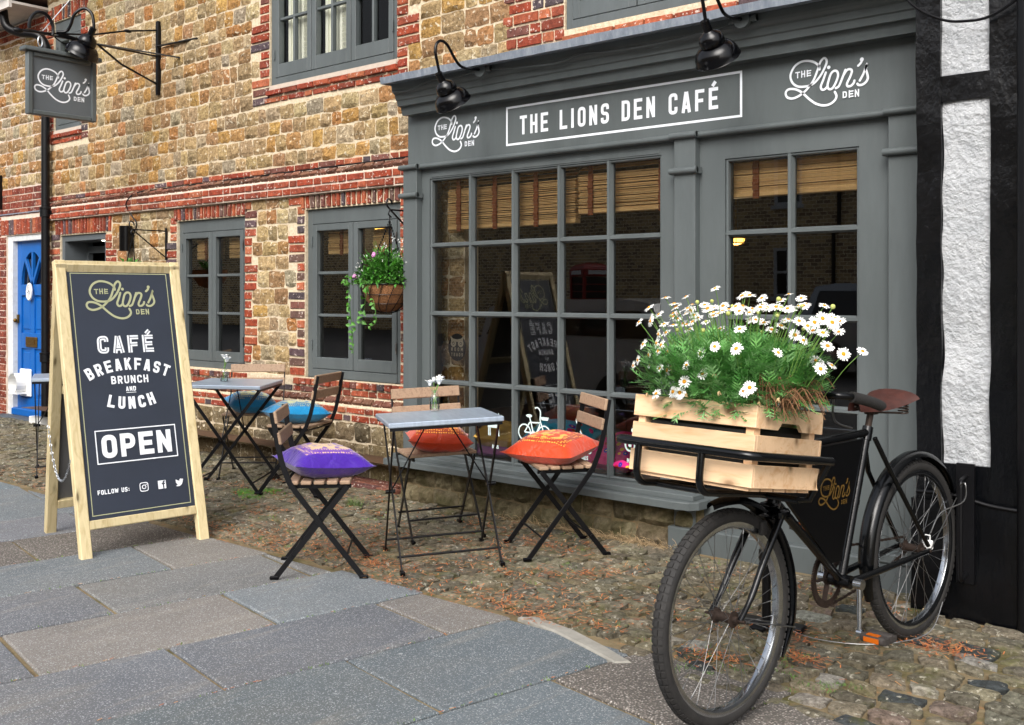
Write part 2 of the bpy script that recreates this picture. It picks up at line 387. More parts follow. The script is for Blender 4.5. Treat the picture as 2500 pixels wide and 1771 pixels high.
def slab_mat(name, pebble=False):
    m, t, b = node_mat(name); L = t.links.new
    g = t.nodes.new('ShaderNodeNewGeometry'); vec = g.outputs['Position']
    a = t.nodes.new('ShaderNodeAttribute'); a.attribute_name = 'Col'
    n1 = N_(t, 'ShaderNodeTexNoise', Scale=1.8, Detail=8, Roughness=.65); L(vec, n1.inputs['Vector'])
    c = mixc(t, 1, a.outputs['Color'], ramp(t, n1.outputs[0], [(.3, .74), (.7, 1.16)]).outputs[0], 'MULTIPLY')
    mp = N_(t, 'ShaderNodeMapping'); mp.inputs['Scale'].default_value = (9, 1.3, 1); mp.inputs['Rotation'].default_value = (0, 0, R(10)); L(vec, mp.inputs[0])
    ns = N_(t, 'ShaderNodeTexNoise', Scale=1., Detail=6, Roughness=.6); L(mp.outputs[0], ns.inputs['Vector'])
    c = mixc(t, ramp(t, ns.outputs[0], [(.55, 0), (.72, .5)]).outputs[0], c, hexc('918c82'))
    nd = N_(t, 'ShaderNodeTexNoise', Scale=.9, Detail=9, Roughness=.7); L(vec, nd.inputs['Vector'])
    c = mixc(t, ramp(t, nd.outputs[0], [(.46, 0), (.7, .55)]).outputs[0], c, hexc('5c564c'))
    v = N_(t, 'ShaderNodeTexVoronoi', Scale=260. if not pebble else 110., Randomness=1.); L(vec, v.inputs['Vector'])
    h = t.nodes.new('ShaderNodeSeparateColor'); L(v.outputs['Color'], h.inputs[0])
    if pebble:
        c = mixc(t, ramp(t, v.outputs['Distance'], [(.25, .9), (.5, 0)]).outputs[0], tuple(x * .75 for x in hexc('6d6862')), ramp(t, h.outputs[0], [(0, hexc('77706a')), (.5, hexc('948b83')), (.85, hexc('b4aca4')), (1, hexc('d0cac4'))]).outputs[0])
        c = mixc(t, 1, c, ramp(t, n1.outputs[0], [(.3, .8), (.7, 1.1)]).outputs[0], 'MULTIPLY')
    else:
        c = mixc(t, ramp(t, h.outputs[0], [(.0, .4), (.16, 0), (.8, 0), (.97, .6)]).outputs[0], c, mixc(t, ramp(t, h.outputs[0], [(.4, 0), (.6, 1)]).outputs[0], hexc('4a4d50'), hexc('b4b8ba')))
        f = N_(t, 'ShaderNodeTexNoise', Scale=160., Detail=3); L(vec, f.inputs['Vector'])
        c = mixc(t, 1, c, ramp(t, f.outputs[0], [(.3, .78), (.7, 1.18)]).outputs[0], 'MULTIPLY')
    gv = N_(t, 'ShaderNodeTexVoronoi', Scale=3.2, Randomness=1.); L(vec, gv.inputs['Vector']); gs = t.nodes.new('ShaderNodeSeparateColor'); L(gv.outputs['Color'], gs.inputs[0])
    c = mixc(t, ramp(t, gv.outputs['Distance'], [(.022, .75), (.034, 0)]).outputs[0], c, mixc(t, ramp(t, gs.outputs[1], [(.45, 0), (.55, 1)]).outputs[0], hexc('3a3b3c'), hexc('a3a6a6')))
    L(c, b.inputs['Base Color']); b.inputs['Roughness'].default_value = .78; b.inputs['Specular IOR Level'].default_value = .35
    bp = N_(t, 'ShaderNodeBump', Strength=.5 if not pebble else .8, Distance=.004 if not pebble else .006)
    if pebble:
        inv = N_(t, 'ShaderNodeMath', operation='SUBTRACT'); inv.inputs[0].default_value = 1; L(v.outputs['Distance'], inv.inputs[1]); L(inv.outputs[0], bp.inputs['Height'])
    else:
        nb = N_(t, 'ShaderNodeTexNoise', Scale=120., Detail=6, Roughness=.7); L(vec, nb.inputs['Vector']); L(nb.outputs[0], bp.inputs['Height'])
    L(bp.outputs[0], b.inputs['Normal']); return m
MT['slab'] = slab_mat('riven_paving_slab'); MT['pebble'] = slab_mat('exposed_aggregate', True)
MT['cobble'] = mossy('worn_cobble', '6a655a', 'f4f0e8', '55552c', scale=46, mscale=6.5, mlo=.54, mhi=.70, bump=1., bscale=70, rough=.85, spots=('bdb8a8', 38, .60, .65), pits=('3a3426', 40, .40, .6), bdist=.008)
MT['joint'] = mossy('sandy_joint', '64573f', '8c7c60', '4a4c22', attr=False, scale=8, mscale=3.2, mlo=.52, mhi=.66, bump=.9, bscale=50, spots=('a9784a', 18, .6, .45), bdist=.012)
MT['riser'] = mossy('mossy_stone', '7d7566', 'ffffff', '3d3a1e', scale=14, mscale=5, mlo=.42, mhi=.62, bump=1., bscale=50, spots=('b9ab8e', 22, .66, .4), bdist=.012)

# ---------------------------------------------------------------- lettering
def ribbon(P, wd, closed=False):
    N = len(P); out = []
    for i in range(N):
        if closed: a, b, c_ = P[i - 1], P[i], P[(i + 1) % N]
        else: a, b, c_ = P[max(i - 1, 0)], P[i], P[min(i + 1, N - 1)]
        d1 = (b[0] - a[0], b[1] - a[1]); d2 = (c_[0] - b[0], c_[1] - b[1])
        l1 = math.hypot(*d1) or 1e-9; l2 = math.hypot(*d2) or 1e-9
        if i == 0 and not closed: d1, l1 = d2, l2
        if i == N - 1 and not closed: d2, l2 = d1, l1
        n1 = (-d1[1] / l1, d1[0] / l1); n2 = (-d2[1] / l2, d2[0] / l2)
        mx, my = n1[0] + n2[0], n1[1] + n2[1]; ml = math.hypot(mx, my)
        if ml < .3: mx, my, k = n1[0], n1[1], 1
        else: mx /= ml; my /= ml; k = 1 / max(.35, mx * n1[0] + my * n1[1])
        out.append(((b[0] + mx * wd / 2 * k, b[1] + my * wd / 2 * k), (b[0] - mx * wd / 2 * k, b[1] - my * wd / 2 * k)))
    return out
def glyph(ch, w, t):
    a = t / 2; l, r, T, B, m = a, w - a, 1 - a, a, .5
    f = lambda P, q=.9, c=False: [(p[0], p[1]) for p in fillet(P, q * (w - t) * .5 + .001, 5, c)]
    G = {
     'T': [[(0, T), (w, T)], [(w / 2, T), (w / 2, 0)]], 'H': [[(l, 0), (l, 1)], [(r, 0), (r, 1)], [(l, m), (r, m)]],
     'E': [[(l, 0), (l, 1)], [(l, T), (w, T)], [(l, m), (w * .9, m)], [(l, B), (w, B)]], 'L': [[(l, 1), (l, 0)], [(l, B), (w, B)]],
     'F': [[(l, 0), (l, 1)], [(l, T), (w, T)], [(l, m * .96), (w * .88, m * .96)]], 'I': [[(w / 2, 0), (w / 2, 1)]],
     'N': [[(l, 0), (l, 1)], [(r, 0), (r, 1)], [(l, 1 - a * .6), (r, a * .6)]],
     'S': [f([(r, .70), (r, T), (l, T), (l, m), (r, m), (r, B), (l, B), (l, .30)], 1)],
     'C': [f([(r, .66), (r, T), (l, T), (l, B), (r, B), (r, .34)], 1)],
     'G': [f([(r, .70), (r, T), (l, T), (l, B), (r, B), (r, .48)], 1), [(w * .55, .46), (w, .46)]],
     'A': [[(a * .9, 0), (w / 2 - a * .25, 1 - a * .2)], [(w - a * .9, 0), (w / 2 + a * .25, 1 - a * .2)], [(w * .24, .26), (w * .76, .26)]],
     'U': [f([(l, 1), (l, B), (r, B), (r, 1)], 1)], 'K': [[(l, 0), (l, 1)], [(l, .38), (r, 1)], [(w * .42, .58), (r + a * .2, 0)]],
     'W': [[(a * .8, 1), (w * .27, a * .6)], [(w * .27, a * .6), (w * .5, .8)], [(w * .5, .8), (w * .73, a * .6)], [(w * .73, a * .6), (w - a * .8, 1)]],
     'M': [[(l, 0), (l, 1)], [(r, 0), (r, 1)], [(l, 1 - a * .6), (w / 2, .3)], [(w / 2, .3), (r, 1 - a * .6)]],
     'P': [[(l, 0), (l, 1)], f([(l, T), (r, T), (r, .44), (l, .44)], 1)], 'R': [[(l, 0), (l, 1)], f([(l, T), (r, T), (r, .46), (l, .46)], 1), [(w * .5, .46), (r + a * .1, 0)]],
     'B': [[(l, 0), (l, 1)], f([(l, T), (r - a * .3, T), (r - a * .3, m), (l, m)], .9), f([(l, m), (r, m), (r, B), (l, B)], .9)],
     ':': [[(w / 2, .12), (w / 2, .12 + t)], [(w / 2, .55), (w / 2, .55 + t)]], 'Y': [[(a, 1), (w / 2, .45)], [(w - a, 1), (w / 2, .45)], [(w / 2, .45), (w / 2, 0)]],
    }
    if ch == 'O': return [(f([(l, T), (r, T), (r, B), (l, B)], 1, True), True)]
    if ch == 'D': return [([(l, B), (l, T)] + [(p[0], p[1]) for p in fillet([(l, T), (r, T), (r, B), (l, B)], (w - t) * .5, 5)][1:-1], True)]
    if ch == 'É': return glyph('E', w, t) + [([(w * .4, 1.06), (w * .72, 1.26)], False)]
    return [(p, False) for p in G[ch]]
class Pen:
    def __init__(s, mb, O, U, V, Nn, off=.0008, mi=0):
        s.mb, s.O, s.U, s.V, s.N, s.off, s.k, s.mi = mb, Vec(O), Vec(U).normalized(), Vec(V).normalized(), Vec(Nn).normalized(), off, 0, mi
    def pt(s, x, y): return s.O + s.U * x + s.V * y + s.N * (s.off + s.k * .00003)
    def stroke(s, P, wd, closed=False, rnd=False):
        rb = ribbon(P, wd, closed); V = []; F = []
        for a, b in rb: V += [s.pt(*a), s.pt(*b)]
        N = len(rb)
        for i in range(N if closed else N - 1):
            j = (i + 1) % N; F.append((2 * i, 2 * i + 1, 2 * j + 1, 2 * j))
        s.mb.add(V, F, s.mi); s.k += 1
        if rnd and not closed:
            s.disc(P[0][0], P[0][1], wd / 2, 12); s.disc(P[-1][0], P[-1][1], wd / 2, 12)
    def disc(s, x, y, r, n=20, ry=None):
        ry = ry or r
        s.mb.add([s.pt(x + r * math.cos(2 * math.pi * i / n), y + ry * math.sin(2 * math.pi * i / n)) for i in range(n)], [tuple(range(n))], s.mi); s.k += 1
    def ring(s, x, y, r, wd, n=28, ry=None):
        ry = ry or r
        s.stroke([(x + r * math.cos(2 * math.pi * i / n), y + ry * math.sin(2 * math.pi * i / n)) for i in range(n)], wd, True)
    def poly(s, P): s.mb.add([s.pt(*p) for p in P], [tuple(range(len(P)))], s.mi); s.k += 1
    def rect(s, x0, y0, x1, y1, wd): s.stroke([(x0, y0), (x1, y0), (x1, y1), (x0, y1)], wd, True)
    def width(s, txt, h, wr, gap):
        return sum(h * (wr * {'I': .45, 'M': 1.3, 'W': 1.4, ':': .5, ' ': .62}.get(c, 1) + gap) for c in txt) - h * gap
    def text(s, txt, x, y, h, wr=.5, tr=.2, gap=.14, warp=None, rnd=False, inline=None, fit=None):
        if fit: gap = gap + (fit - s.width(txt, h, wr, gap)) / (h * max(1, len(txt) - 1))
        wp = warp or (lambda a, b: (a, b))
        for c in txt:
            cw = wr * {'I': .45, 'M': 1.3, 'W': 1.4, ':': .5, ' ': .62}.get(c, 1)
            if c != ' ':
                for P, cl in glyph(c, cw, tr):
                    if warp:     # subdivide so that strokes follow the curve
                        Q = []
                        for i in range(len(P) - (0 if cl else 1)):
                            p, q = P[i], P[(i + 1) % len(P)]
                            for k in range(2): Q.append((p[0] + (q[0] - p[0]) * k / 2, p[1] + (q[1] - p[1]) * k / 2))
                        if not cl: Q.append(P[-1])
                        P = Q
                    PP = [wp(x + p[0] * h, y + p[1] * h) for p in P]
                    s.stroke(PP, tr * h, cl, rnd)
                    if inline is not None: inline.append((PP, cl, tr * h))
            x += h * (cw + gap)
LOGO = dict(
 main=[(.426,.424),(.417,.465),(.367,.514),(.287,.544),(.2,.547),(.119,.508),(.071,.438),(.062,.376),(.092,.308),(.153,.262),(.234,.249),(.307,.255),(.374,.286),(.44,.356),(.485,.43),(.512,.495),(.501,.538),(.472,.547),(.433,.506),(.404,.429),(.351,.309),(.287,.232),(.22,.175),(.139,.137),(.071,.129),(.016,.155),(0,.203),(.03,.24),(.099,.239),(.166,.212),(.227,.164),(.301,.092),(.38,.032),(.472,0),(.551,.006),(.609,.042),(.631,.089),(.611,.14)],
 i=[(.502,.378),(.472,.301),(.441,.225),(.457,.185),(.492,.187),(.525,.22)],
 o=[(.602,.383),(.566,.357),(.538,.286),(.522,.216),(.544,.18),(.583,.187),(.622,.244),(.65,.321),(.638,.372)],
 n1=[(.737,.376),(.711,.312),(.679,.237),(.656,.196),(.623,.181)],
 n2=[(.708,.307),(.756,.37),(.8,.373),(.814,.345),(.794,.289),(.758,.22),(.765,.185),(.803,.185),(.835,.212),(.844,.239)],
 ap=[(.932,.464),(.926,.441),(.907,.417),(.888,.402)],
 s=[(.907,.231),(.95,.304),(.979,.378),(.99,.402),(.976,.358),(.994,.292),(1,.246),(.981,.208),(.938,.181),(.894,.182),(.879,.198)])
def logo(pen, x, y, w, tw=.026):
    for k, P in LOGO.items():
        Q = [(x + p[0] * w, y + p[1] * w) for p in [(v.x, v.y) for v in catmull([(a, b, 0) for a, b in P], 5, k == 'o')]]
        pen.stroke(Q, tw * w, k == 'o', True)
    pen.disc(x + .538 * w, y + .433 * w, .021 * w); pen.disc(x + .931 * w, y + .467 * w, .023 * w)
    pen.text('THE', x + .128 * w, y + .364 * w, .070 * w, .72, .2, .3, rnd=True, fit=.19 * w)
    pen.text('DEN', x + .706 * w, y + .055 * w, .075 * w, .68, .2, .35, rnd=True, fit=.195 * w)

# ---------------------------------------------------------------- masonry pieces
rnd = random.Random(7)
def stone_piece(mb, cx, cy, cz, w, h, dep, rg, c, nx=5, nz=4, face=-1):
    V = []; F = []; sd_ = rg.random() * 100; rx = min(w, h) * .16
    sk = [(rg.random() - .5) * .022 for _ in range(4)]; tx, tz = (rg.random() - .5) * .012, (rg.random() - .5) * .012
    for j in range(nz + 1):
        for i in range(nx + 1):
            u = i / nx * 2 - 1; v = j / nz * 2 - 1
            x = u * w / 2 + sk[0] * v * .5 + sk[1] * u * v * .3; z = v * h / 2 + sk[2] * u * .4 + sk[3] * u * v * .3
            e = max(abs(u), abs(v))
            if abs(u) == 1 and abs(v) == 1: x -= math.copysign(rx * .2, u); z -= math.copysign(rx * .2, v)
            n_ = mnoise.noise(Vec((x * 16 + sd_, z * 16, sd_))) + .5 * mnoise.noise(Vec((x * 34 + sd_, z * 34, sd_)))
            if e == 1:
                x += (rg.random() - .5) * .009; z += (rg.random() - .5) * .009; y = -.003 + n_ * .003
            else:
                x += (rg.random() - .5) * .012; z += (rg.random() - .5) * .01
                y = -dep * (.75 + n_ * .6) + tx * u + tz * v
            V.append((cx + x, cy + y, cz + z))
    for j in range(nz):
        for i in range(nx):
            a = j * (nx + 1) + i
            F.append((a, a + 1, a + nx + 2, a + nx + 1))
    ring = [i for i in range(nx + 1)] + [j * (nx + 1) + nx for j in range(1, nz + 1)] + [nz * (nx + 1) + i for i in range(nx - 1, -1, -1)] + [j * (nx + 1) for j in range(nz - 1, 0, -1)]
    b0 = len(V); V += [(V[k][0], cy + .012, V[k][2]) for k in ring]; n = len(ring)
    F += [(ring[k], b0 + k, b0 + (k + 1) % n, ring[(k + 1) % n]) for k in range(n)]
    mb.add(V, F, None, c)
def brick_piece(mb, cx, cy, cz, w, h, dep, rg, c, tilt=0, rz=0):
    b = .004; j = lambda: (rg.random() - .5) * .005
    V = []
    for (y, s_) in ((.02, 0), (-dep + b, 0), (-dep, b)):
        for sx, sz in ((-1, -1), (1, -1), (1, 1), (-1, 1)):
            V.append([sx * (w / 2 - s_) + j(), y + (0 if y > 0 else (rg.random() - .5) * .004), sz * (h / 2 - s_) + j()])
    if tilt or rz:
        m = Matrix.Rotation(rz, 3, 'Y') @ Matrix.Rotation(tilt, 3, 'X'); V = [m @ Vec(v) for v in V]
    V = [(cx + v[0], cy + v[1], cz + v[2]) for v in V]
    F = [(8, 9, 10, 11)]
    for a in (0, 4):
        for i in range(4): F.append((a + i, a + (i + 1) % 4, a + 4 + (i + 1) % 4, a + 4 + i))
    mb.add(V, F, None, c)
def emit_pieces(pcs, parent, name, mat, limit=290, rest='rest', margin=150):
    """pcs: list of (fn, centre, size, args). The largest in view become objects, the others one joined part."""
    sc = []
    for p in pcs:
        x, y, d = proj(p[1])
        vis = -margin < x < 2500 + margin and -margin < y < 1771 + margin
        sc.append((-(p[2] / max(d, .3) ** 2) if vis else 1, p))
    order = sorted(range(len(sc)), key=lambda i: sc[i][0])
    mb = MB(); cnt = 0
    for r_, i in enumerate(order):
        s_, (fn, ctr, size, args) = sc[i]
        if r_ < limit and s_ < 0:
            one = MB(); fn(one, 0, 0, 0, *args); cnt += 1
            o = one.build(name, mat, parent, None, None, True)
            o.location = Vec(ctr) - wloc(parent)
        else: fn(mb, *ctr, *args)
    if mb.f:
        o = mb.build(rest, mat, parent, (0, 0, 0), None, True, world=True); o['kind'] = 'stuff'
    return cnt
STONE = ['bca078', 'c4a878', 'bf9460', 'ccb68c', 'b49c78', 'b2a48c', 'b08c64', 'c8ae80', 'c2a87c', 'b89c74', 'c69a5c', 'beac8c', 'c8b490', 'b29a76', 'ba8a5c', 'c8a060', 'b98450']
BRICK = ['a84c32', 'b0573c', '9c4834', 'b86244', 'a4553e', '8e4836', 'bd704e']
DARKB = ['665458', '5a5054', '745a50', '7e5248']
def jit(c, rg, a=.12):
    k = 1 + (rg.random() - .5) * 2 * a; return tuple(min(1, x * k * (1 + (rg.random() - .5) * .06)) for x in c)
def scol(rg): return jit(hexc(rg.choice(STONE)), rg, .16)
def bcol(rg, dark=.14): return jit(hexc(rg.choice(DARKB) if rg.random() < dark else rg.choice(BRICK)), rg, .12)
def free_spans(x0, x1, z0, z1, holes):
    sp = [(x0, x1)]
    for (a, b, c_, d) in holes:
        if min(z1, d) - max(z0, c_) > .3 * (z1 - z0):
            n = []
            for (s_, e) in sp:
                if b <= s_ or a >= e: n.append((s_, e)); continue
                if a > s_: n.append((s_, a))
                if b < e: n.append((b, e))
            sp = n
    return [(a, b) for a, b in sp if b - a > .04]
def stones_in(x0, x1, z0, z1, holes, y, rg, hmin=.10, hmax=.145, wmin=.10, wmax=.22, dep=.016, tint=None, gap=.008):
    out = []; z = z0
    while z < z1 - .03:
        h = rg.uniform(hmin, hmax)
        if z + h > z1 - .05: h = z1 - z
        for a, b in free_spans(x0, x1, z, z + h, holes):
            ws = []; t = 0
            while t < b - a: q = rg.uniform(wmin, wmax); ws.append(q); t += q
            if len(ws) > 1 and t - (b - a) > ws[-1] * .5: t -= ws.pop()
            k = (b - a) / t; x = a
            for q in ws:
                q *= k; g = gap * rg.uniform(.5, 1.3)
                hh = h - g - rg.random() * .008
                c = tint(rg) if tint else scol(rg)
                if q > .03: out.append((stone_piece, (x + q / 2, y, z + h / 2 + (rg.random() - .5) * .008), q * h, (q - g, hh, dep * rg.uniform(.7, 1.5), rg, c)))
                x += q
        z += h
    return out
def course(x0, x1, z, h, y, rg, dep=.008, head=.095, stre=.205, gap=.017, dark=.14, tilt=0, mode='flemish', holes=(), start=0, cf=None):
    out = []
    for a, b in free_spans(x0, x1, z, z + h, holes):
        x = a; i = start
        while x < b - .012:
            l = {'flemish': stre if i % 2 == 0 else head, 'stretch': stre, 'head': head}[mode] * rg.uniform(.95, 1.05)
            if x == a and mode == 'stretch' and start % 2: l *= .5
            e = min(x + l, b)
            if e - x > .02: out.append((brick_piece, ((x + e) / 2, y, z + h / 2), (e - x) * h, (e - x - gap * .9, h - gap * .9, dep * rg.uniform(.6, 1.3), rg, cf(rg) if cf else bcol(rg, dark), tilt)))
            x = e; i += 1
    return out
def wall_cells(mb, x0, x1, z0, z1, y0, y1, holes):
    xs = sorted({x0, x1, *[max(x0, min(x1, h[0])) for h in holes], *[max(x0, min(x1, h[1])) for h in holes]})
    zs = sorted({z0, z1, *[max(z0, min(z1, h[2])) for h in holes], *[max(z0, min(z1, h[3])) for h in holes]})
    solid = lambda i, j: 0 <= i < len(xs) - 1 and 0 <= j < len(zs) - 1 and not any(h[0] - 1e-6 < (xs[i] + xs[i + 1]) / 2 < h[1] + 1e-6 and h[2] - 1e-6 < (zs[j] + zs[j + 1]) / 2 < h[3] + 1e-6 for h in holes)
    for i in range(len(xs) - 1):
        for j in range(len(zs) - 1):
            if not solid(i, j): continue
            a, b, c_, d = xs[i], xs[i + 1], zs[j], zs[j + 1]
            mb.add([(a, y0, c_), (b, y0, c_), (b, y0, d), (a, y0, d)], [(0, 1, 2, 3)])
            mb.add([(a, y1, c_), (b, y1, c_), (b, y1, d), (a, y1, d)], [(3, 2, 1, 0)])
            if not solid(i - 1, j): mb.add([(a, y0, c_), (a, y0, d), (a, y1, d), (a, y1, c_)], [(0, 1, 2, 3)])
            if not solid(i + 1, j): mb.add([(b, y0, c_), (b, y1, c_), (b, y1, d), (b, y0, d)], [(0, 1, 2, 3)])
            if not solid(i, j - 1): mb.add([(a, y0, c_), (a, y1, c_), (b, y1, c_), (b, y0, c_)], [(0, 1, 2, 3)])
            if not solid(i, j + 1): mb.add([(a, y0, d), (b, y0, d), (b, y1, d), (a, y1, d)], [(0, 1, 2, 3)])

# ---------------------------------------------------------------- ground, pavement, cobbles
def gz(x, y): return .025 * max(0, y - 3.34)
mb = MB(); mb.add([(-150, -150, -.16), (150, -150, -.16), (150, 150, -.16), (-150, 150, -.16)], [(0, 1, 2, 3)])
tag(mb.build('ground', MT['asphalt']), kind='structure')
mb = MB(); mb.add([(-150, -150, -.12), (150, -150, -.12), (150, .62, -.12), (-150, .62, -.12)], [(0, 1, 2, 3)])
tag(mb.build('road', MT['asphalt']), kind='structure')
mb = MB(); mb.box(-40, 20, .62, .80, -.15, .0, bev=.01)
tag(mb.build('kerb', M('granite_kerb', '8a8884', '77756f', scale=40, rough=.8)), kind='structure')
mb = MB(); mb.add([(-40, .8, -.012), (20, .8, -.012), (20, 3.36, -.012), (-40, 3.36, -.012)], [(0, 1, 2, 3)])
pave = tag(mb.build('pavement', MT['joint']), kind='structure')
def clip(P, f):      # keep the part of polygon P where f >= 0
    out = []
    for i in range(len(P)):
        a, b = P[i], P[(i + 1) % len(P)]; fa, fb = f(a), f(b)
        if fa >= 0: out.append(a)
        if fa * fb < 0:
            t = fa / (fa - fb); out.append((a[0] + (b[0] - a[0]) * t, a[1] + (b[1] - a[1]) * t))
    return out
def slab_obj(P, name, mat, c, z=0, th=.035, bev=.006, parent=pave):
    n = len(P); cx = sum(p[0] for p in P) / n; cy = sum(p[1] for p in P) / n
    def ins(d):
        o = []
        for i in range(n):
            a, b, e = Vec(P[i - 1]), Vec(P[i]), Vec(P[(i + 1) % n])
            d1 = (b - a).normalized(); d2 = (e - b).normalized()
            n1 = Vec((-d1.y, d1.x)); n2 = Vec((-d2.y, d2.x)); m_ = (n1 + n2).normalized()
            o.append(b + m_ * d / max(.4, m_.dot(n1)))
        return o
    q = MB(); L0, L1 = ins(.0), ins(bev)
    V = [(p.x - cx, p.y - cy, -th) for p in L0] + [(p.x - cx, p.y - cy, -bev) for p in L0] + [(p.x - cx, p.y - cy, 0) for p in L1]
    F = [tuple(range(2 * n, 3 * n))]
    for k in (0, n):
        for i in range(n): F.append((k + i, k + (i + 1) % n, k + n + (i + 1) % n, k + n + i))
    q.add(V, F, None, c)
    o = q.build(name, mat, parent, None, None, True); o.location = (cx, cy, z); return o
ta = R(80); ua = Vec((math.cos(ta), math.sin(ta))); wa = Vec((-math.sin(ta), math.cos(ta)))
rows = [-2.5, -1.93, -1.36, -.79, -.22, .35, .92, 1.5, 2.17, 2.79, 3.42, 3.97, 4.54, 5.10, 5.69, 6.26, 6.83, 7.4, 7.97, 8.54, 9.11, 9.68, 10.25, 10.82, 11.4, 12, 12.6, 13.2, 13.8, 14.4]
SL = ['626b70', '697074', '736f6a', '66696f', '6d6d6c', '5f676c', '75706b', '626d72', '696b70', '6b7175']
SPEC = {}
for ri in range(len(rows) - 1):
    w0, w1 = rows[ri], rows[ri + 1]
    off = 1.51 if (ri - 10) % 2 == 0 else 1.04
    for k in range(-5, 3):
        u0 = off + .94 * k; u1 = u0 + .94; g = .006 + rnd.random() * .003
        P = []
        for (u, w_) in ((u0 + g * 1.7, w0 + g), (u0 + g * 1.7, w1 - g), (u1 - g, w1 - g), (u1 - g, w0 + g)):
            p = ua * u + wa * w_; P.append((p.x + (rnd.random() - .5) * .008, p.y + (rnd.random() - .5) * .008))
        P = P[::-1]
        ye = 3.335 + (rnd.random() - .5) * .05
        P = clip(P, lambda p: ye - p[1]); 
        if len(P) > 2: P = clip(P, lambda p: (-2.10 - p[0]) + max(0, 3.15 - p[1]) * 99)   # by the bicycle the slabs stop sooner
        if len(P) > 2: P = clip(P, lambda p: p[1] - .81)
        # remove the strip where the concrete fillet lies
        if len(P) < 3: continue
        ar = abs(sum(P[i][0] * P[(i + 1) % len(P)][1] - P[(i + 1) % len(P)][0] * P[i][1] for i in range(len(P)))) / 2
        if ar < .006: continue
        cxp = sum(p[0] for p in P) / len(P); cyp = sum(p[1] for p in P) / len(P)
        peb = (w0 in (5.69,)) or (abs(w0 - 2.17) < .01 and u0 > 2.2) or (w1 < 2.2 and u0 > 1.9)
        hx = SPEC.get((ri, k + 1)) or rnd.choice(SL)
        slab_obj(P, 'paving_slab', MT['pebble'] if peb else MT['slab'], tuple(v * kk for kk in [rnd.uniform(.92, 1.14)] for v in hexc(hx)), z=(rnd.random() - .5) * .006)
# cobbled forecourt
mb = MB(); nx_, ny_ = 60, 12
for j in range(ny_ + 1):
    for i in range(nx_ + 1):
        x = -16 + 20 * i / nx_; y = 3.10 + 2.6 * j / ny_; mb.v.append((x, y, gz(x, y) - .014)); mb.c.append(W3)
for j in range(ny_):
    for i in range(nx_): a = j * (nx_ + 1) + i; mb.f.append((a, a + 1, a + nx_ + 2, a + nx_ + 1)); mb.m.append(0)
court = tag(mb.build('cobbled_forecourt', MT['joint']), kind='structure')
def cobble(q, cx, cy, cz, w, d, hgt, ang, rg, c):
    V = []; n = 4; ca, sa = math.cos(ang), math.sin(ang); s0 = rg.random() * 90; tx, ty = (rg.random() - .5) * .012, (rg.random() - .5) * .012
    k1, k2 = (rg.random() - .5) * .03, (rg.random() - .5) * .03
    for j in range(n + 1):
        for i in range(n + 1):
            u = i / n * 2 - 1; v = j / n * 2 - 1; e = max(abs(u), abs(v))
            x, y = u * w / 2 + k1 * v, v * d / 2 + k2 * u
            if abs(u) == 1 and abs(v) == 1: x *= .93; y *= .93
            x += (rg.random() - .5) * .010; y += (rg.random() - .5) * .010
            z = (hgt * .25 if e == 1 else hgt * (1 - .25 * e)) + mnoise.noise(Vec((x * 22 + s0, y * 22, s0))) * .007 + tx * u + ty * v
            V.append((cx + x * ca - y * sa, cy + x * sa + y * ca, cz + z))
    F = [(j * (n + 1) + i, j * (n + 1) + i + 1, (j + 1) * (n + 1) + i + 1, (j + 1) * (n + 1) + i) for j in range(n) for i in range(n)]
    ring = [i for i in range(n + 1)] + [j * (n + 1) + n for j in range(1, n + 1)] + [n * (n + 1) + i for i in range(n - 1, -1, -1)] + [j * (n + 1) for j in range(n - 1, 0, -1)]
    b0 = len(V); V += [(V[k][0], V[k][1], cz - .03) for k in ring]; m_ = len(ring)
    F += [(ring[k], b0 + k, b0 + (k + 1) % m_, ring[(k + 1) % m_]) for k in range(m_)]
    q.add(V, F, None, c)
COB = ['888272', '827d6d', '908a78', '7a7567', '867d68', '8b8576', '7d7a6f', '948d7c']
pcs = []; y = 3.10; rg = random.Random(21)
while y < 5.05:
    d = rg.uniform(.082, .115); x = -15.5 + rg.random() * .1
    while x < 1.6:
        near = x > -2.4
        wd = rg.uniform(.09, .155) * (1.2 if near else 1)
        cx, cy = x + wd / 2, y + d / 2 + (rg.random() - .5) * .02
        lim = 3.36 if x < -2.9 else (3.36 - .19 * (x + 2.9) / .75 if x < -2.15 else 3.17)
        if -2.9 < x < -2.15: lim += .1
        ymax = 5.0 if x < -5.05 else (4.70 if x < -1.6 else 4.47)
        if cy - d / 2 > lim - .05 and cy + d / 2 < ymax + .03 and not (-6.2 < cx < -5.15 and cy > 4.78):
            g = .010 if not near else .02
            c = jit(hexc(rg.choice(COB)), rg, .15)
            if near and rg.random() < .18: c = jit(hexc(rg.choice(['a7a8a6', '8f7f78', '4d5358', 'b0ada4'])), rg, .1)
            pcs.append((cobble, (cx, cy, gz(cx, cy) - .004 + (rg.random() - .5) * .008), wd * d * (.6 if False else 1), (wd - g, d - g, .008 + rg.random() * .005, (rg.random() - .5) * .16, rg, c)))
        x += wd
    y += d
emit_pieces(pcs, court, 'cobble', MT['cobble'], 295, 'distant_cobbles')
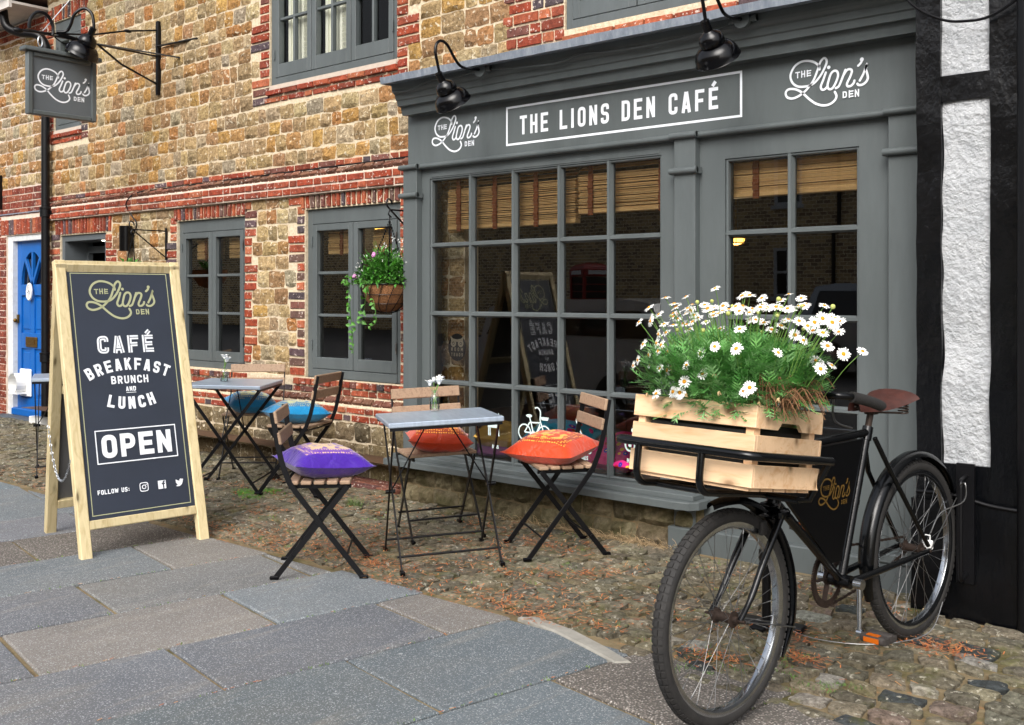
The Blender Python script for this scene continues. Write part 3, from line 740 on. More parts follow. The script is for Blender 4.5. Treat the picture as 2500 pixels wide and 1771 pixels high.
# brick paving by the wall, concrete fillet, doorstep
for i in range(3):
    for j in range(5):
        q = MB(); x0 = -6.19 + j * .205; y0 = 4.79 + i * .072
        q.box(x0 - (.1 if i % 2 else 0), x0 + .195 - (.1 if i % 2 else 0), y0, y0 + .064, -.03, .012, bev=.004, c=jit(hexc(rg.choice(['8a5a4a', '7d5046', '935f4c', '75504a'])), rg))
        o = q.build('paving_brick', MT['brick'], court, (x0, y0, 0), None, True); o.location.z = gz(x0, y0)
q = MB(); P = [(-2.86, 3.345), (-2.62, 3.30), (-2.40, 3.225), (-2.235, 3.165), (-2.19, 3.21), (-2.36, 3.285), (-2.58, 3.365), (-2.80, 3.40)]
q.c = []; slab_obj(P, 'concrete_fillet', M('rough_concrete', '9a978e', '85827a', scale=20, rough=.95, bump=.6, bscale=60, attr=True), W3, z=.008, parent=court)
# ---------------------------------------------------------------- cafe building (stone and brick)
YS = 5.10
UW0 = (-10.70, -10.11, 3.05, 4.19); UW1 = (-6.99, -5.49, 3.05, 4.40); UW2 = (-3.976, -2.45, 3.0, 4.40)
WA = (-8.36, -7.33, .735, 2.02); WB = (-6.535, -5.455, .728, 2.027); DO = (-10.56, -9.62, 0, 1.975); SH = (-4.84, -1.72, .28, 2.42)
OPEN = [UW0, UW1, UW2, WA, WB, DO, SH]
cafe = thing('cafe_building', 'tan rubble stone cafe building with red brick bands and grey casement windows', 'building', (-6, 5.3, 0))
mb = MB(); wall_cells(mb, -10.83, -1.70, -.1, 4.75, YS, YS + .12, OPEN)
wall = mb.build('wall', MT['mortar'], cafe, (0, 0, 0), world=True)
rg = random.Random(5)
bp = []; blk = []     # brick pieces, zones kept free of stone
def quoin(x, side, z0, z1, rg, wide=.235, nar=.115, dark=.2, start=0):
    z = z0; i = start; h = .074
    while z < z1 - .02:
        n = 3
        for k in range(n):
            if z >= z1 - .02: break
            big = (i % 2 == 0); wd = wide if big else nar
            wd *= rg.uniform(.92, 1.06)
            a, b = (x - wd, x) if side < 0 else (x, x + wd)
            bp.append((brick_piece, ((a + b) / 2, YS, z + h / 2), wd * h, (wd - .016, h - .017, .012 * rg.uniform(.6, 1.3), rg, bcol(rg, dark))))
            blk.append((a - .004, b + .004, z, z + h)); z += h
        i += 1
def soldiers(x0, x1, z0, z1, y, rg, dark=.4, w=.062):
    x = x0
    while x < x1 - .02:
        k = w * rg.uniform(.85, 1.15); e = min(x + k, x1)
        t = ((x + e) / 2 - (x0 + x1) / 2) * .12
        bp.append((brick_piece, ((x + e) / 2, y, (z0 + z1) / 2), (e - x) * (z1 - z0), (e - x - .024, z1 - z0 - .012, .012 * rg.uniform(.6, 1.3), rg, bcol(rg, dark), 0, t)))
        x = e
    blk.append((x0, x1, z0, z1))
# string course
bp += course(-10.86, -5.03, 2.142, .06, 5.058, rg, dep=.012, dark=.08)
bp += course(-10.86, -5.03, 2.202, .062, 5.058, rg, dep=.012, dark=.08, start=1)
BRN = lambda r_: jit(hexc(r_.choice(['7e5a4a', '8a6450', '74503f', '90604c', '845848'])), r_, .1)
bp += course(-10.86, -5.03, 2.268, .066, 5.075, rg, dep=.02, mode='head', tilt=R(-50), head=.105, cf=BRN)
bp += course(-10.83, -5.03, 2.333, .056, YS, rg, dep=.012, dark=.14)
blk.append((-10.9, -5.0, 2.13, 2.39))
mb = MB(); mb.extr([(5.058, 2.14), (5.058, 2.266), (5.098, 2.33), (5.2, 2.33), (5.2, 2.14)], lambda a, b: (-10.86, a, b), lambda a, b: (-5.03, a, b))
mb.build('string_course', MT['bmortar'], cafe, (0, 0, 0), world=True)
# plinth under the windows
PX0, PX1 = -9.58, -5.03
bp += course(PX0, PX1, .668, .06, 5.055, rg, dep=.016, mode='head', head=.075, dark=.3, holes=[(-7.25, -6.62, 0, .9)])
bp += course(PX0, PX1, .612, .056, 5.07, rg, dep=.012, dark=.15)
bp += course(PX0, PX1, .545, .066, 5.045, rg, dep=.024, mode='head', head=.105, tilt=R(-48), cf=BRN)
bp += course(PX0, PX1, .49, .055, 5.02, rg, dep=.012, dark=.12)
bp += course(PX0, PX1, .432, .057, 5.02, rg, dep=.012, dark=.12, start=1)
blk.append((PX0, PX1, .43, .73))
mb = MB(); mb.extr([(5.02, 0), (5.02, .545), (5.068, .612), (5.068, .728), (5.2, .728), (5.2, 0)], lambda a, b: (PX0, a, b), lambda a, b: (PX1, a, b))
mb.build('plinth', MT['mortar'], cafe, (0, 0, 0), world=True)
# jambs, arches, sills
quoin(WA[0], -1, .73, 2.03, rg, .17, .10, .33); quoin(WA[1], 1, .73, 2.12, rg, .17, .10, .33, 1)
quoin(WB[0], -1, .73, 2.12, rg, .20, .10, .4); quoin(WB[1], 1, .73, 2.03, rg, .3, .3, .1)
quoin(DO[1], 1, .70, 1.97, rg, .2, .12, .1); quoin(DO[0], -1, .0, 1.97, rg, .2, .2, .15)
soldiers(WA[0] - .04, WA[1] + .04, 2.022, 2.135, 5.095, rg); soldiers(WB[0] - .05, WB[1] + .42, 2.03, 2.138, 5.095, rg)
soldiers(DO[0] - .1, DO[1] + .12, 1.98, 2.138, 5.095, rg, .1)
quoin(UW1[0], -1, 2.90, 4.5, rg, .245, .13, .12); quoin(UW1[1], 1, 2.90, 4.5, rg, .235, .12, .1, 1)
quoin(UW0[0], -1, 2.93, 4.3, rg, .13, .13, .1); quoin(UW0[1], 1, 2.93, 4.3, rg, .14, .09, .3)
soldiers(UW0[0] - .05, UW0[1] + .12, 4.19, 4.36, YS, rg, .15)
for W_, zz in ((UW1, 3.012), (UW0, 3.03)):
    bp += course(W_[0] - .02, W_[1] + .02, zz - .052, .054, YS - .014, rg, dep=.02, mode='stretch', dark=.05)
    bp += course(W_[0] - .06, W_[1] + .02, zz - .108, .054, YS, rg, dep=.012, dark=.1)
    blk.append((W_[0] - .03, W_[1] + .03, zz - .11, 3.05))
    mb = MB(); mb.extr([(YS - .012, zz), (YS - .002, zz + .038), (YS + .1, zz + .038), (YS + .1, zz)], lambda a, b, W_=W_: (W_[0], a, b), lambda a, b, W_=W_: (W_[1], a, b))
    mb.build('sill', M('white_render', 'b8aa9c', 'a89a8c', scale=20, rough=.9, bump=.3), cafe, (0, 0, 0), world=True)
for k in range(11):      # brick patch beside the right-hand upper window
    z = 2.72 + k * .074
    if k < 8 or k % 3: bp += course(-4.52 + (.22 if k < 2 else .0) + rg.random() * .1, UW2[0], z, .074, YS, rg, dep=.012, dark=.05, start=k)
    blk.append((-4.42, UW2[0], z, z + .074))
bp += course(UW2[0], UW2[1], 2.90, .06, YS - .02, rg, dep=.03, mode='stretch', dark=.02); blk.append((UW2[0], UW2[1], 2.84, 3.0))
quoin(UW2[1], 1, 2.85, 4.4, rg)
sp = stones_in(-10.83, -1.72, 2.39, 4.72, OPEN + blk, YS, rg)
sp += stones_in(PX0, -5.03, .73, 2.14, OPEN + blk, YS, rg, wmin=.1, wmax=.22)
sp += stones_in(-5.03, -4.84, .0, 2.5, OPEN, YS, rg, wmin=.1, wmax=.18)
sp += stones_in(-10.83, DO[0], .0, 2.14, OPEN + blk, YS, rg)
sp += stones_in(PX0, PX1, .0, .43, [], 5.02, rg, hmin=.12, hmax=.17, wmin=.15, wmax=.28, dep=.022, tint=lambda r_: jit(hexc(r_.choice(['8d7d5c', '97876a', '857456', '7d715a'])), r_, .15))
emit_pieces(sp, wall, 'stone', MT['stone'], 295, 'small_stones')
emit_pieces(bp, wall, 'brick', MT['brick'], 295, 'small_bricks')

# ---------------------------------------------------------------- windows
def casement(parent, rect, y, ncas, cols, rws, matf, shutters=(), frame=.055, head=.0, gl='glassd', sash=.05, bot=.07, dark=None):
    x0, x1, z0, z1 = rect
    win = MB(); b = .003
    win.box(x0, x0 + frame, y, y + .09, z0, z1, bev=b); win.box(x1 - frame, x1, y, y + .09, z0, z1, bev=b)
    win.box(x0 + frame, x1 - frame, y, y + .09, z1 - frame - head, z1, bev=b); win.box(x0 + frame, x1 - frame, y - .008, y + .09, z0, z0 + frame * 1.1, bev=b)
    W = win.build('window', matf, parent, (0, 0, 0), world=True)
    xi0, xi1 = x0 + frame, x1 - frame; zi0, zi1 = z0 + frame * 1.1, z1 - frame - head
    cw = (xi1 - xi0) / ncas
    for k in range(ncas):
        a = xi0 + cw * k + .004; e = xi0 + cw * (k + 1) - .004
        s = MB()
        s.box(a, a + sash, y - .006, y + .05, zi0 + .004, zi1 - .004, bev=b); s.box(e - sash, e, y - .006, y + .05, zi0 + .004, zi1 - .004, bev=b)
        s.box(a + sash, e - sash, y - .006, y + .05, zi1 - .004 - sash, zi1 - .004, bev=b); s.box(a + sash, e - sash, y - .006, y + .05, zi0 + .004, zi0 + bot, bev=b)
        s.build('sash', matf, W, (0, 0, 0), world=True)
        pa, pe, pz0, pz1 = a + sash, e - sash, zi0 + bot, zi1 - .004 - sash
        for i in range(1, cols):
            q = MB(); xx = pa + (pe - pa) * i / cols; q.box(xx - .011, xx + .011, y + .004, y + .045, pz0, pz1, bev=b); q.build('glazing_bar', matf, W, (0, 0, 0), world=True)
        for j in range(1, rws):
            q = MB(); zz = pz0 + (pz1 - pz0) * j / rws; q.box(pa, pe, y + .007, y + .043, zz - .011, zz + .011, bev=b); q.build('glazing_bar', matf, W, (0, 0, 0), world=True)
        for i in range(cols):
            for j in range(rws):
                q = MB(); xa, xb = pa + (pe - pa) * i / cols, pa + (pe - pa) * (i + 1) / cols; za, zb = pz0 + (pz1 - pz0) * j / rws, pz0 + (pz1 - pz0) * (j + 1) / rws
                q.add([(xa, y + .03, za), (xb, y + .03, za), (xb, y + .03, zb), (xa, y + .03, zb)], [(0, 1, 2, 3)])
                q.build('pane', MT[gl], W, (0, 0, 0), world=True)
        if k in shutters:
            q = MB(); mid = (pa + pe) / 2
            for (sa, sb) in ((pa + .02, mid - .01), (mid + .01, pe - .01)):
                q.box(sa, sa + .03, y + .075, y + .1, pz0, pz1); q.box(sb - .03, sb, y + .075, y + .1, pz0, pz1)
            z = pz0 + .02
            while z < pz1:
                m_ = Matrix.Translation((0, y + .09, z)) @ Matrix.Rotation(R(-52), 4, 'X'); q.box(mid + .035, pe - .035, -.026, .026, -.003, .003, mat=m_); z += .038
            q.box(pa + .0, mid - .012, y + .09, y + .098, pz0, pz1)
            q.build('shutter', MT['cream'], W, (0, 0, 0), world=True)
        for zz in (zi0 + .15, zi1 - .17):
            if k in (0, ncas - 1):
                q = MB(); hx = a - .002 if k == 0 else e + .002; q.tube([(hx, y - .012, zz), (hx, y - .012, zz + .075)], .007, 8); q.build('hinge', matf if ncas > 2 or k == 0 else MT['steel'], W, (0, 0, 0), 40, world=True)
    return W
casement(cafe, UW1, 5.115, 3, 2, 3, MT['grey'], shutters=(0, 1), gl='glassu', frame=.05, bot=.11)
casement(cafe, UW2, 5.115, 3, 2, 3, MT['grey'], shutters=(0,), frame=.05, bot=.11, gl='glassu')
casement(cafe, UW0, 5.115, 1, 2, 3, MT['grey'], shutters=(0,), frame=.06, head=.1, bot=.11, gl='glassu')
casement(cafe, WA, 5.125, 2, 1, 3, MT['grey'], frame=.05, head=.055, bot=.09)
casement(cafe, WB, 5.125, 2, 1, 3, MT['grey'], frame=.06, head=.055, bot=.09)
# cafe doorway: deep reveal, lining and a half open door
q = MB(); q.box(DO[0], DO[0] + .06, 5.12, 5.42, 0, DO[3]); q.box(DO[1] - .06, DO[1], 5.12, 5.42, 0, DO[3]); q.box(DO[0] + .06, DO[1] - .06, 5.12, 5.42, DO[3] - .06, DO[3])
dr = q.build('door_frame', MT['greyd'], cafe, (0, 0, 0), world=True)
q = MB(); q.box(DO[0] + .06, DO[0] + .1, 5.35, 5.4, 0, 1.8); q.box(DO[1] - .55, DO[1] - .06, 5.44, 5.48, .03, 1.86, bev=.004); q.box(DO[0] + .06, DO[1] - .06, 5.36, 5.4, 1.80, 1.87)
q.build('door', MT['greyd'], cafe, (0, 0, 0), world=True)
q = MB(); q.lathe([(0, 0), (.035, 0), (.04, .006), (.04, .01)], 16, (-9.95, 5.27, 1.907)); q.build('downlight', MT['spot'], cafe, (0, 0, 0), world=True)
# rooms behind the windows
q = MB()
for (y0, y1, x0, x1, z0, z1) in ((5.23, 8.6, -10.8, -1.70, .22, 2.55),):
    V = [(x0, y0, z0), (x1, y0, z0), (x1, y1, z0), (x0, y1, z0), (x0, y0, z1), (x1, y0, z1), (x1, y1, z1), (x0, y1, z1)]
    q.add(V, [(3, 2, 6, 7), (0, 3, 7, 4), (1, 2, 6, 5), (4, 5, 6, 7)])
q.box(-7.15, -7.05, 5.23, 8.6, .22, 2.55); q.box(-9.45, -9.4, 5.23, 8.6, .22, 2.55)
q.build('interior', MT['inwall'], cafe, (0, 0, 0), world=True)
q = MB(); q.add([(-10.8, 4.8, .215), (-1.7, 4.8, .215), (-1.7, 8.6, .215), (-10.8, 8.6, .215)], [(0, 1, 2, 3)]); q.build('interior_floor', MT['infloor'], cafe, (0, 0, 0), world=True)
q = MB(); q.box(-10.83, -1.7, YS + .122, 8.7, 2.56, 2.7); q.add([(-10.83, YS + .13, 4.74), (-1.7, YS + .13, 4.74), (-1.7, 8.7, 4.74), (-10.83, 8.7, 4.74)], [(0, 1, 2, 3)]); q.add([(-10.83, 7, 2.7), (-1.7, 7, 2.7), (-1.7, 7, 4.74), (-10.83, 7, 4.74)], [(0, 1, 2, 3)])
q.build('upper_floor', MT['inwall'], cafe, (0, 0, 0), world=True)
q = MB(); q.extr([(4.6, 4.95), (6.9, 6.3), (9.2, 4.95), (9.2, 4.75), (4.6, 4.75)], lambda a, b: (-10.85, a, b), lambda a, b: (-1.65, a, b)); q.build('roof', M('clay_roof_tile', '7a4a38', '5f3a2e', scale=10, rough=.9), cafe, (0, 0, 0), world=True)

# ---------------------------------------------------------------- shopfront
Yw = 4.77; Yp = 4.72
shop = thing('shopfront', 'grey painted timber shopfront with small paned windows and white cafe lettering', 'shopfront', (-3.4, 4.7, 0))
G = MT['grey']
def part(name, mats, fn, parent=shop, smooth=None):
    q = MB(); fn(q); return q.build(name, mats, parent, (0, 0, 0), smooth, world=True)
part('frieze', G, lambda q: q.box(-5.0, -1.60, 4.74, 5.09, 2.2, 2.56, bev=.002))
prof = [(5.09, 2.528), (4.715, 2.528), (4.662, 2.526)]
prof += [(4.66, 2.536), (4.652, 2.56), (4.648, 2.577), (4.62, 2.580), (4.616, 2.6), (4.613, 2.612), (4.604, 2.618), (4.6, 2.635), (4.596, 2.649), (4.582, 2.656), (4.572, 2.668), (4.568, 2.68), (4.564, 2.718), (5.09, 2.72)]
part('cornice', G, lambda q: q.extr(prof, lambda a, b: (-4.97, a, b), lambda a, b: (-1.60, a, b)))
def lead(q):
    n = 40; P = [(4.468, 2.700), (4.462, 2.742), (4.50, 2.752), (4.75, 2.80), (5.05, 2.86), (5.088, 2.93)]
    V = []; 
    for i in range(n + 1):
        x = -4.965 + 3.36 * i / n
        for k, (a, b) in enumerate(P):
            V.append((x, a + math.sin(i * 1.9) * .004 * (k < 2), b + (mnoise.noise(Vec((x * 2.3, k, 3))) * .007 if k < 5 else .0)))
    m_ = len(P); q.add(V, [(i * m_ + k, (i + 1) * m_ + k, (i + 1) * m_ + k + 1, i * m_ + k + 1) for i in range(n) for k in range(m_ - 1)])
    q.add([(-4.965, 4.468, 2.700), (-1.605, 4.468, 2.700), (-1.605, 4.57, 2.716), (-4.965, 4.57, 2.716)], [(0, 1, 2, 3)])
    q.add([(-4.965, a, b) for a, b in P] + [(-4.965, 5.09, 2.716)], [tuple(range(len(P) + 1))])
    for x in (-4.63, -4.17, -3.5, -3.0, -2.46):
        q.ball((x, 4.95, 2.845), .06, 10, (1.3, 1.2, .55))
part('lead_flashing', MT['lead'], lead, smooth=60)
def bead(q, x0, x1, y, z, r=.016, ends=True):
    q.tube([(x0, y, z), (x1, y, z)], r, 12); q.box(x0, x1, y, y + .05, z - r, z + r)
part('bead_moulding', G, lambda q: [bead(q, -4.885, -2.968, 4.735, 2.195), bead(q, -2.81, -1.83, 4.735, 2.195), bead(q, -5.045, -4.88, 4.706, 2.196), bead(q, -2.97, -2.81, 4.706, 2.196), bead(q, -1.83, -1.60, 4.706, 2.196)], smooth=50)
for (a, b, zb) in ((-5.026, -4.898, .325), (-2.953, -2.825, .03), (-1.816, -1.60, .03)):
    P_ = part('pilaster', G, lambda q: q.box(a, b, Yp, 5.0, zb, 2.185, bev=.003))
    part('neck_moulding', G, lambda q: bead(q, a - .018, b + (.018 if b < -1.7 else 0), 4.708, 2.012, .017), P_, 50)
WL = (-4.828, -3.062, .335, 2.116); WR = (-2.678, -1.972, .36, 2.061)
def surround(q):
    q.box(-4.898, WL[0], Yw, 4.86, .325, 2.185); q.box(WL[1], -2.953, Yw, 4.86, .325, 2.185)
    q.box(WL[0], WL[1], Yw, 4.86, WL[3], 2.185); q.box(WL[0], WL[1], Yw, 4.86, .315, WL[2])
    q.box(-2.825, WR[0], Yw, 4.86, .03, 2.185); q.box(WR[1], -1.816, Yw, 4.86, .03, 2.185)
    q.box(WR[0], WR[1], Yw, 4.86, WR[3], 2.185); q.box(WR[0], WR[1], Yw, 4.86, .03, WR[2])
part('window_surround', G, surround)
part('architrave', G, lambda q: [q.box(-4.81, -3.075, Yw - .004, Yw + .01, 2.122, 2.15, bev=.003)])
def shop_window(rect, cols, zrows, nm):
    x0, x1, z0, z1 = rect
    q = MB(); b = .004
    q.box(x0, x0 + .014, Yw + .006, Yw + .06, z0, z1, bev=b); q.box(x1 - .014, x1, Yw + .006, Yw + .06, z0, z1, bev=b); q.box(x0, x1, Yw + .007, Yw + .06, z1 - .014, z1, bev=b); q.box(x0, x1, Yw + .008, Yw + .06, z0, z0 + .014, bev=b)
    W = q.build('shop_window', G, shop, (0, 0, 0), world=True)
    xs = [x0 + (x1 - x0) * i / cols for i in range(cols + 1)]; zs = [z0] + zrows + [z1]
    prf = [(-.017, .05), (-.017, .028), (-.010, .012), (-.008, .003), (.008, .003), (.010, .012), (.017, .028), (.017, .05)]
    for x in xs[1:-1]:
        q = MB(); q.extr(prf, lambda a, c_: (x + a, Yw + c_, z0), lambda a, c_: (x + a, Yw + c_, z1)); q.build('glazing_bar', G, W, (0, 0, 0), 35, world=True)
    for z in zs[1:-1]:
        q = MB(); q.extr(prf, lambda a, c_: (x0, Yw + c_ + .002, z + a), lambda a, c_: (x1, Yw + c_ + .002, z + a)); q.build('glazing_bar', G, W, (0, 0, 0), 35, world=True)
    for i in range(cols):
        for j in range(len(zs) - 1):
            q = MB(); y = Yw + .034; tx, tz = (rg.random() - .5) * .0012, (rg.random() - .5) * .0012
            q.add([(xs[i], y, zs[j]), (xs[i + 1], y + tx, zs[j]), (xs[i + 1], y + tx + tz, zs[j + 1]), (xs[i], y + tz, zs[j + 1])], [(0, 1, 2, 3)])
            q.build('pane', MT['glass'], W, (0, 0, 0), world=True)
    return W
shop_window(WL, 5, [.803, 1.243, 1.684], 'a'); shop_window(WR, 2, [.812, 1.248, 1.679], 'b')
def sill(q):
    q.box(-5.07, -2.80, 4.655, 4.84, .300, .330, bev=.004)
    P = [(-5.085, 4.76), (-5.085, 4.60), (-2.88, 4.60), (-2.80, 4.615), (-2.765, 4.66), (-2.76, 4.72), (-2.76, 4.76)]
    n = len(P); q.add([(x, y, .262) for x, y in P] + [(x, y, .297) for x, y in P] + [(x, y + .003, .302) for x, y in P], [tuple(range(n - 1, -1, -1)), tuple(range(2 * n, 3 * n))] + [(k + i, k + (i + 1) % n, k + n + (i + 1) % n, k + n + i) for k in (0, n) for i in range(n)])
part('sill', G, sill)
part('base_board', G, lambda q: [q.box(-2.975, -2.80, 4.69, 4.77, -.02, .15, bev=.006), q.box(-2.80, -1.83, 4.73, 4.78, -.02, .145, bev=.006), q.box(-1.835, -1.60, 4.66, 4.77, .01, .155, bev=.006), q.box(-1.85, -1.62, 4.65, 4.77, .155, .2, bev=.006)])
mb = MB(); mb.box(-5.06, -2.80, 4.735, 4.85, -.05, .27)
rs = mb.build('stall_riser', MT['joint'], shop, (0, 0, 0), world=True)
rp = stones_in(-5.06, -2.82, 0, .265, [], 4.735, random.Random(9), hmin=.11, hmax=.15, wmin=.12, wmax=.24, dep=.034, tint=lambda r_: jit(hexc(r_.choice(['94886e', '857a62', '9c9074', '7d745c'])), r_, .18), gap=.006)
emit_pieces(rp, rs, 'stone', MT['riser'])
# lettering on the fascia
def fascia(q):
    p = Pen(q, (0, 4.74, 0), (1, 0, 0), (0, 0, 1), (0, -1, 0))
    p.rect(-4.137, 2.266, -2.57, 2.488, .0125)
    p.text('THE LIONS DEN CAFÉ', -4.035, 2.318, .112, .49, .165, .2, fit=1.335)
    logo(p, -4.772, 2.268, .408, .027); logo(p, -2.326, 2.266, .410, .027)
part('lettering', MT['white'], fascia)
# stone pier just inside the left end of the window
mb = MB(); mb.box(-4.985, -4.70, 4.965, 5.095, .31, 2.45); pier = mb.build('inner_stone_pier', MT['mortar'], shop, (0, 0, 0), world=True)
emit_pieces(stones_in(-4.985, -4.70, .34, 2.4, [], 4.965, random.Random(4), hmin=.12, hmax=.17, wmin=.12, wmax=.2), pier, 'stone', MT['stone'])
# left end cheek and wires
part('cheek', G, lambda q: q.box(-5.02, -4.985, 4.79, 5.09, .3, 2.2))
def cable(q):
    P = [(-4.965, 4.567, 2.665), (-4.8, 4.56, 2.655), (-4.6, 4.556, 2.69), (-4.4, 4.55, 2.678), (-4.17, 4.545, 2.69), (-3.9, 4.55, 2.668), (-3.6, 4.556, 2.652), (-3.45, 4.556, 2.678), (-3.2, 4.556, 2.66), (-2.95, 4.556, 2.655), (-2.7, 4.55, 2.665), (-2.46, 4.545, 2.69)]
    q.tube(catmull(P, 5), .005, 6)
part('wire', G, cable, smooth=60)

# ---------------------------------------------------------------- neighbour with the blue door
nb = thing('brick_house', 'red brick and stone house with a bright blue front door', 'house', (-12, 5.3, 0))
BD = (-11.82, -10.90, 0, 2.02)
mb = MB(); wall_cells(mb, -16, -10.835, -.1, 4.32, YS, YS + .3, [BD]); nw = mb.build('wall', MT['bmortar'], nb, (0, 0, 0), world=True)
rg = random.Random(11); bp2 = []; z = 0; i = 0
while z < 2.53:
    bp2 += course(-14.2, -10.84, z, .0745, YS, rg, dep=.008, dark=.18, start=i, holes=[BD, (-11.95, -10.84, 2.02, 2.2)], gap=.011, cf=lambda r_: jit(hexc(r_.choice(['8f4636', '99503c', '84402f', '7a4238', 'a05a42'])), r_, .13)); z += .0745; i += 1
x = -11.95
while x < -10.86:
    bp2.append((brick_piece, (x + .032, YS, 2.11), .062 * .17, (.052, .165, .01, rg, bcol(rg, .1)))); x += .064
sp2 = stones_in(-14.2, -10.97, 2.54, 4.15, [], YS, rg, hmin=.1, hmax=.16)
for k in range(6):
    z = 2.6 + k * .29
    for j in range(2): bp2.append((brick_piece, (-10.905, YS, z + j * .075), .01, (.12, .065, .01, rg, bcol(rg, .1))))
for k in range(2): bp2 += course(-14.2, -10.84, 4.16 + k * .075, .074, YS, rg, dep=.01, dark=.2, start=k)
emit_pieces(bp2, nw, 'brick', MT['brick'], 295, 'small_bricks'); emit_pieces(sp2, nw, 'stone', MT['stone'], 295, 'small_stones')
def P2(name, m, fn, parent=nb, smooth=None): return part(name, m, fn, parent, smooth)
P2('lead_strip', MT['lead'], lambda q: q.box(-14.2, -10.84, 5.085, 5.11, 2.25, 2.262))
P2('eaves', M('weathered_soffit', 'd2ccc6', 'c0bab4', scale=5, rough=.8), lambda q: [q.box(-16, -10.82, 4.72, 5.4, 4.345, 4.37), q.box(-16, -10.82, 4.69, 4.72, 4.30, 4.5)])
P2('roof', M('old_roof_tile', '6a4a3c', '54392e', scale=10, rough=.9), lambda q: q.extr([(4.6, 4.45), (7, 6.2), (9.4, 4.45)], lambda a, b: (-16, a, b), lambda a, b: (-10.84, a, b)))
def dframe(q):
    q.box(BD[0], BD[0] + .115, 5.115, 5.25, .0, BD[3], bev=.004); q.box(BD[1] - .1, BD[1], 5.115, 5.25, .0, BD[3], bev=.004); q.box(BD[0] + .115, BD[1] - .1, 5.115, 5.25, 1.955, BD[3], bev=.004)
P2('door_frame', MT['whitep'], dframe)
dx0, dx1 = BD[0] + .115, BD[1] - .1; dm = (dx0 + dx1) / 2
def ddoor(q):
    zt = 1.955; q.box(dx0, dx1, 5.19, 5.215, .06, 1.46)
    q.box(dx0, dx0 + .09, 5.17, 5.215, .06, zt, bev=.003); q.box(dx1 - .09, dx1, 5.17, 5.215, .06, zt, bev=.003)
    for (z0, z1) in ((.06, .24), (.78, .95), (1.36, 1.48)): q.box(dx0 + .09, dx1 - .09, 5.171, 5.215, z0, z1, bev=.003)
    q.box(dm - .045, dm + .045, 5.172, 5.215, .24, .78, bev=.003); q.box(dm - .045, dm + .045, 5.172, 5.215, .95, 1.36, bev=.003)
    for a, b in ((dx0 + .12, dm - .075), (dm + .075, dx1 - .12)):
        for z0, z1 in ((.28, .74), (.99, 1.32)): q.box(a, b, 5.180, 5.2, z0, z1, bev=.008)
    q.box(dx0 - .03, dx1, 5.11, 5.2, .045, .13, bev=.012)
    # fanlight: arch ring, spokes and the spandrel above
    rr = (dx1 - dx0) / 2 - .09; n = 16; V = []
    for k in range(n + 1):
        a = math.pi * k / n; x_, z_ = math.cos(a) * rr, math.sin(a) * (zt - .12 - 1.48)
        V += [(dm + x_, 5.172, 1.48 + z_), (dm + x_, 5.172, zt), (dm + x_, 5.21, 1.48 + z_)]
    for k in range(n): q.add([V[3 * k], V[3 * k + 1], V[3 * k + 4], V[3 * k + 3], V[3 * k + 2], V[3 * k + 5]], [(0, 1, 2, 3), (0, 3, 5, 4)])
    for a in (50, 90, 130): q.bar((dm, 5.185, 1.47), (dm + math.cos(R(a)) * rr, 5.185, 1.48 + math.sin(R(a)) * (zt - .12 - 1.48)), .035, .03, (0, 1, 0))
D = P2('door', MT['blue'], ddoor)
P2('pane', MT['carglass'], lambda q: q.box(dx0 + .05, dx1 - .05, 5.203, 5.208, 1.47, 1.94), D)
P2('letter_plate', MT['brass'], lambda q: [q.box(dm - .13, dm + .13, 5.155, 5.172, .80, .91, bev=.004), q.box(dm - .09, dm + .09, 5.150, 5.156, .83, .88)], D)
P2('door_knocker', MT['plastic'], lambda q: [q.tube([(dm + .05 * math.cos(t), 5.14, 1.40 + .085 * math.sin(t)) for t in [k * math.pi / 10 for k in range(20)]], .014, 8, closed=True), q.bar((dm, 5.14, 1.32), (dm, 5.14, 1.49), .02, .02), q.bar((dm - .05, 5.14, 1.40), (dm + .05, 5.14, 1.42), .02, .02)], D, 50)
P2('handle', MT['brass'], lambda q: [q.ball((dx0 + .03, 5.13, 1.085), .022), q.box(dx0 + .01, dx0 + .05, 5.155, 5.175, 1.06, 1.15)], D, 60)
P2('cat_flap', MT['plastic'], lambda q: [q.box(dx0 + .10, dx0 + .36, 5.145, 5.17, .26, .56, bev=.01), q.box(dx0 + .06, dx0 + .28, 5.04, 5.15, .29, .31), q.lathe([(.115, 0), (.115, .11), (.10, .11), (.10, 0)], 20, (dx0 + .17, 5.04, .40), (0, 1, 0))], D)
P2('doorstep', MT['slate'], lambda q: [q.box(-12.2, -10.95, 4.55, 5.02, -.02, .03, bev=.006), q.box(-11.9, -10.86, 4.98, 5.2, -.02, .05, bev=.01)])
tag(part('slate_planter', MT['slate'], lambda q: [q.extr([(-12.45, .0), (-11.98, .0), (-11.96, .5), (-12.0, .55), (-12.45, .52)], lambda a, b: (a, 4.72, b), lambda a, b: (a, 4.98, b))], None), 'dark slate planter against the brick wall beside the blue door', 'planter')
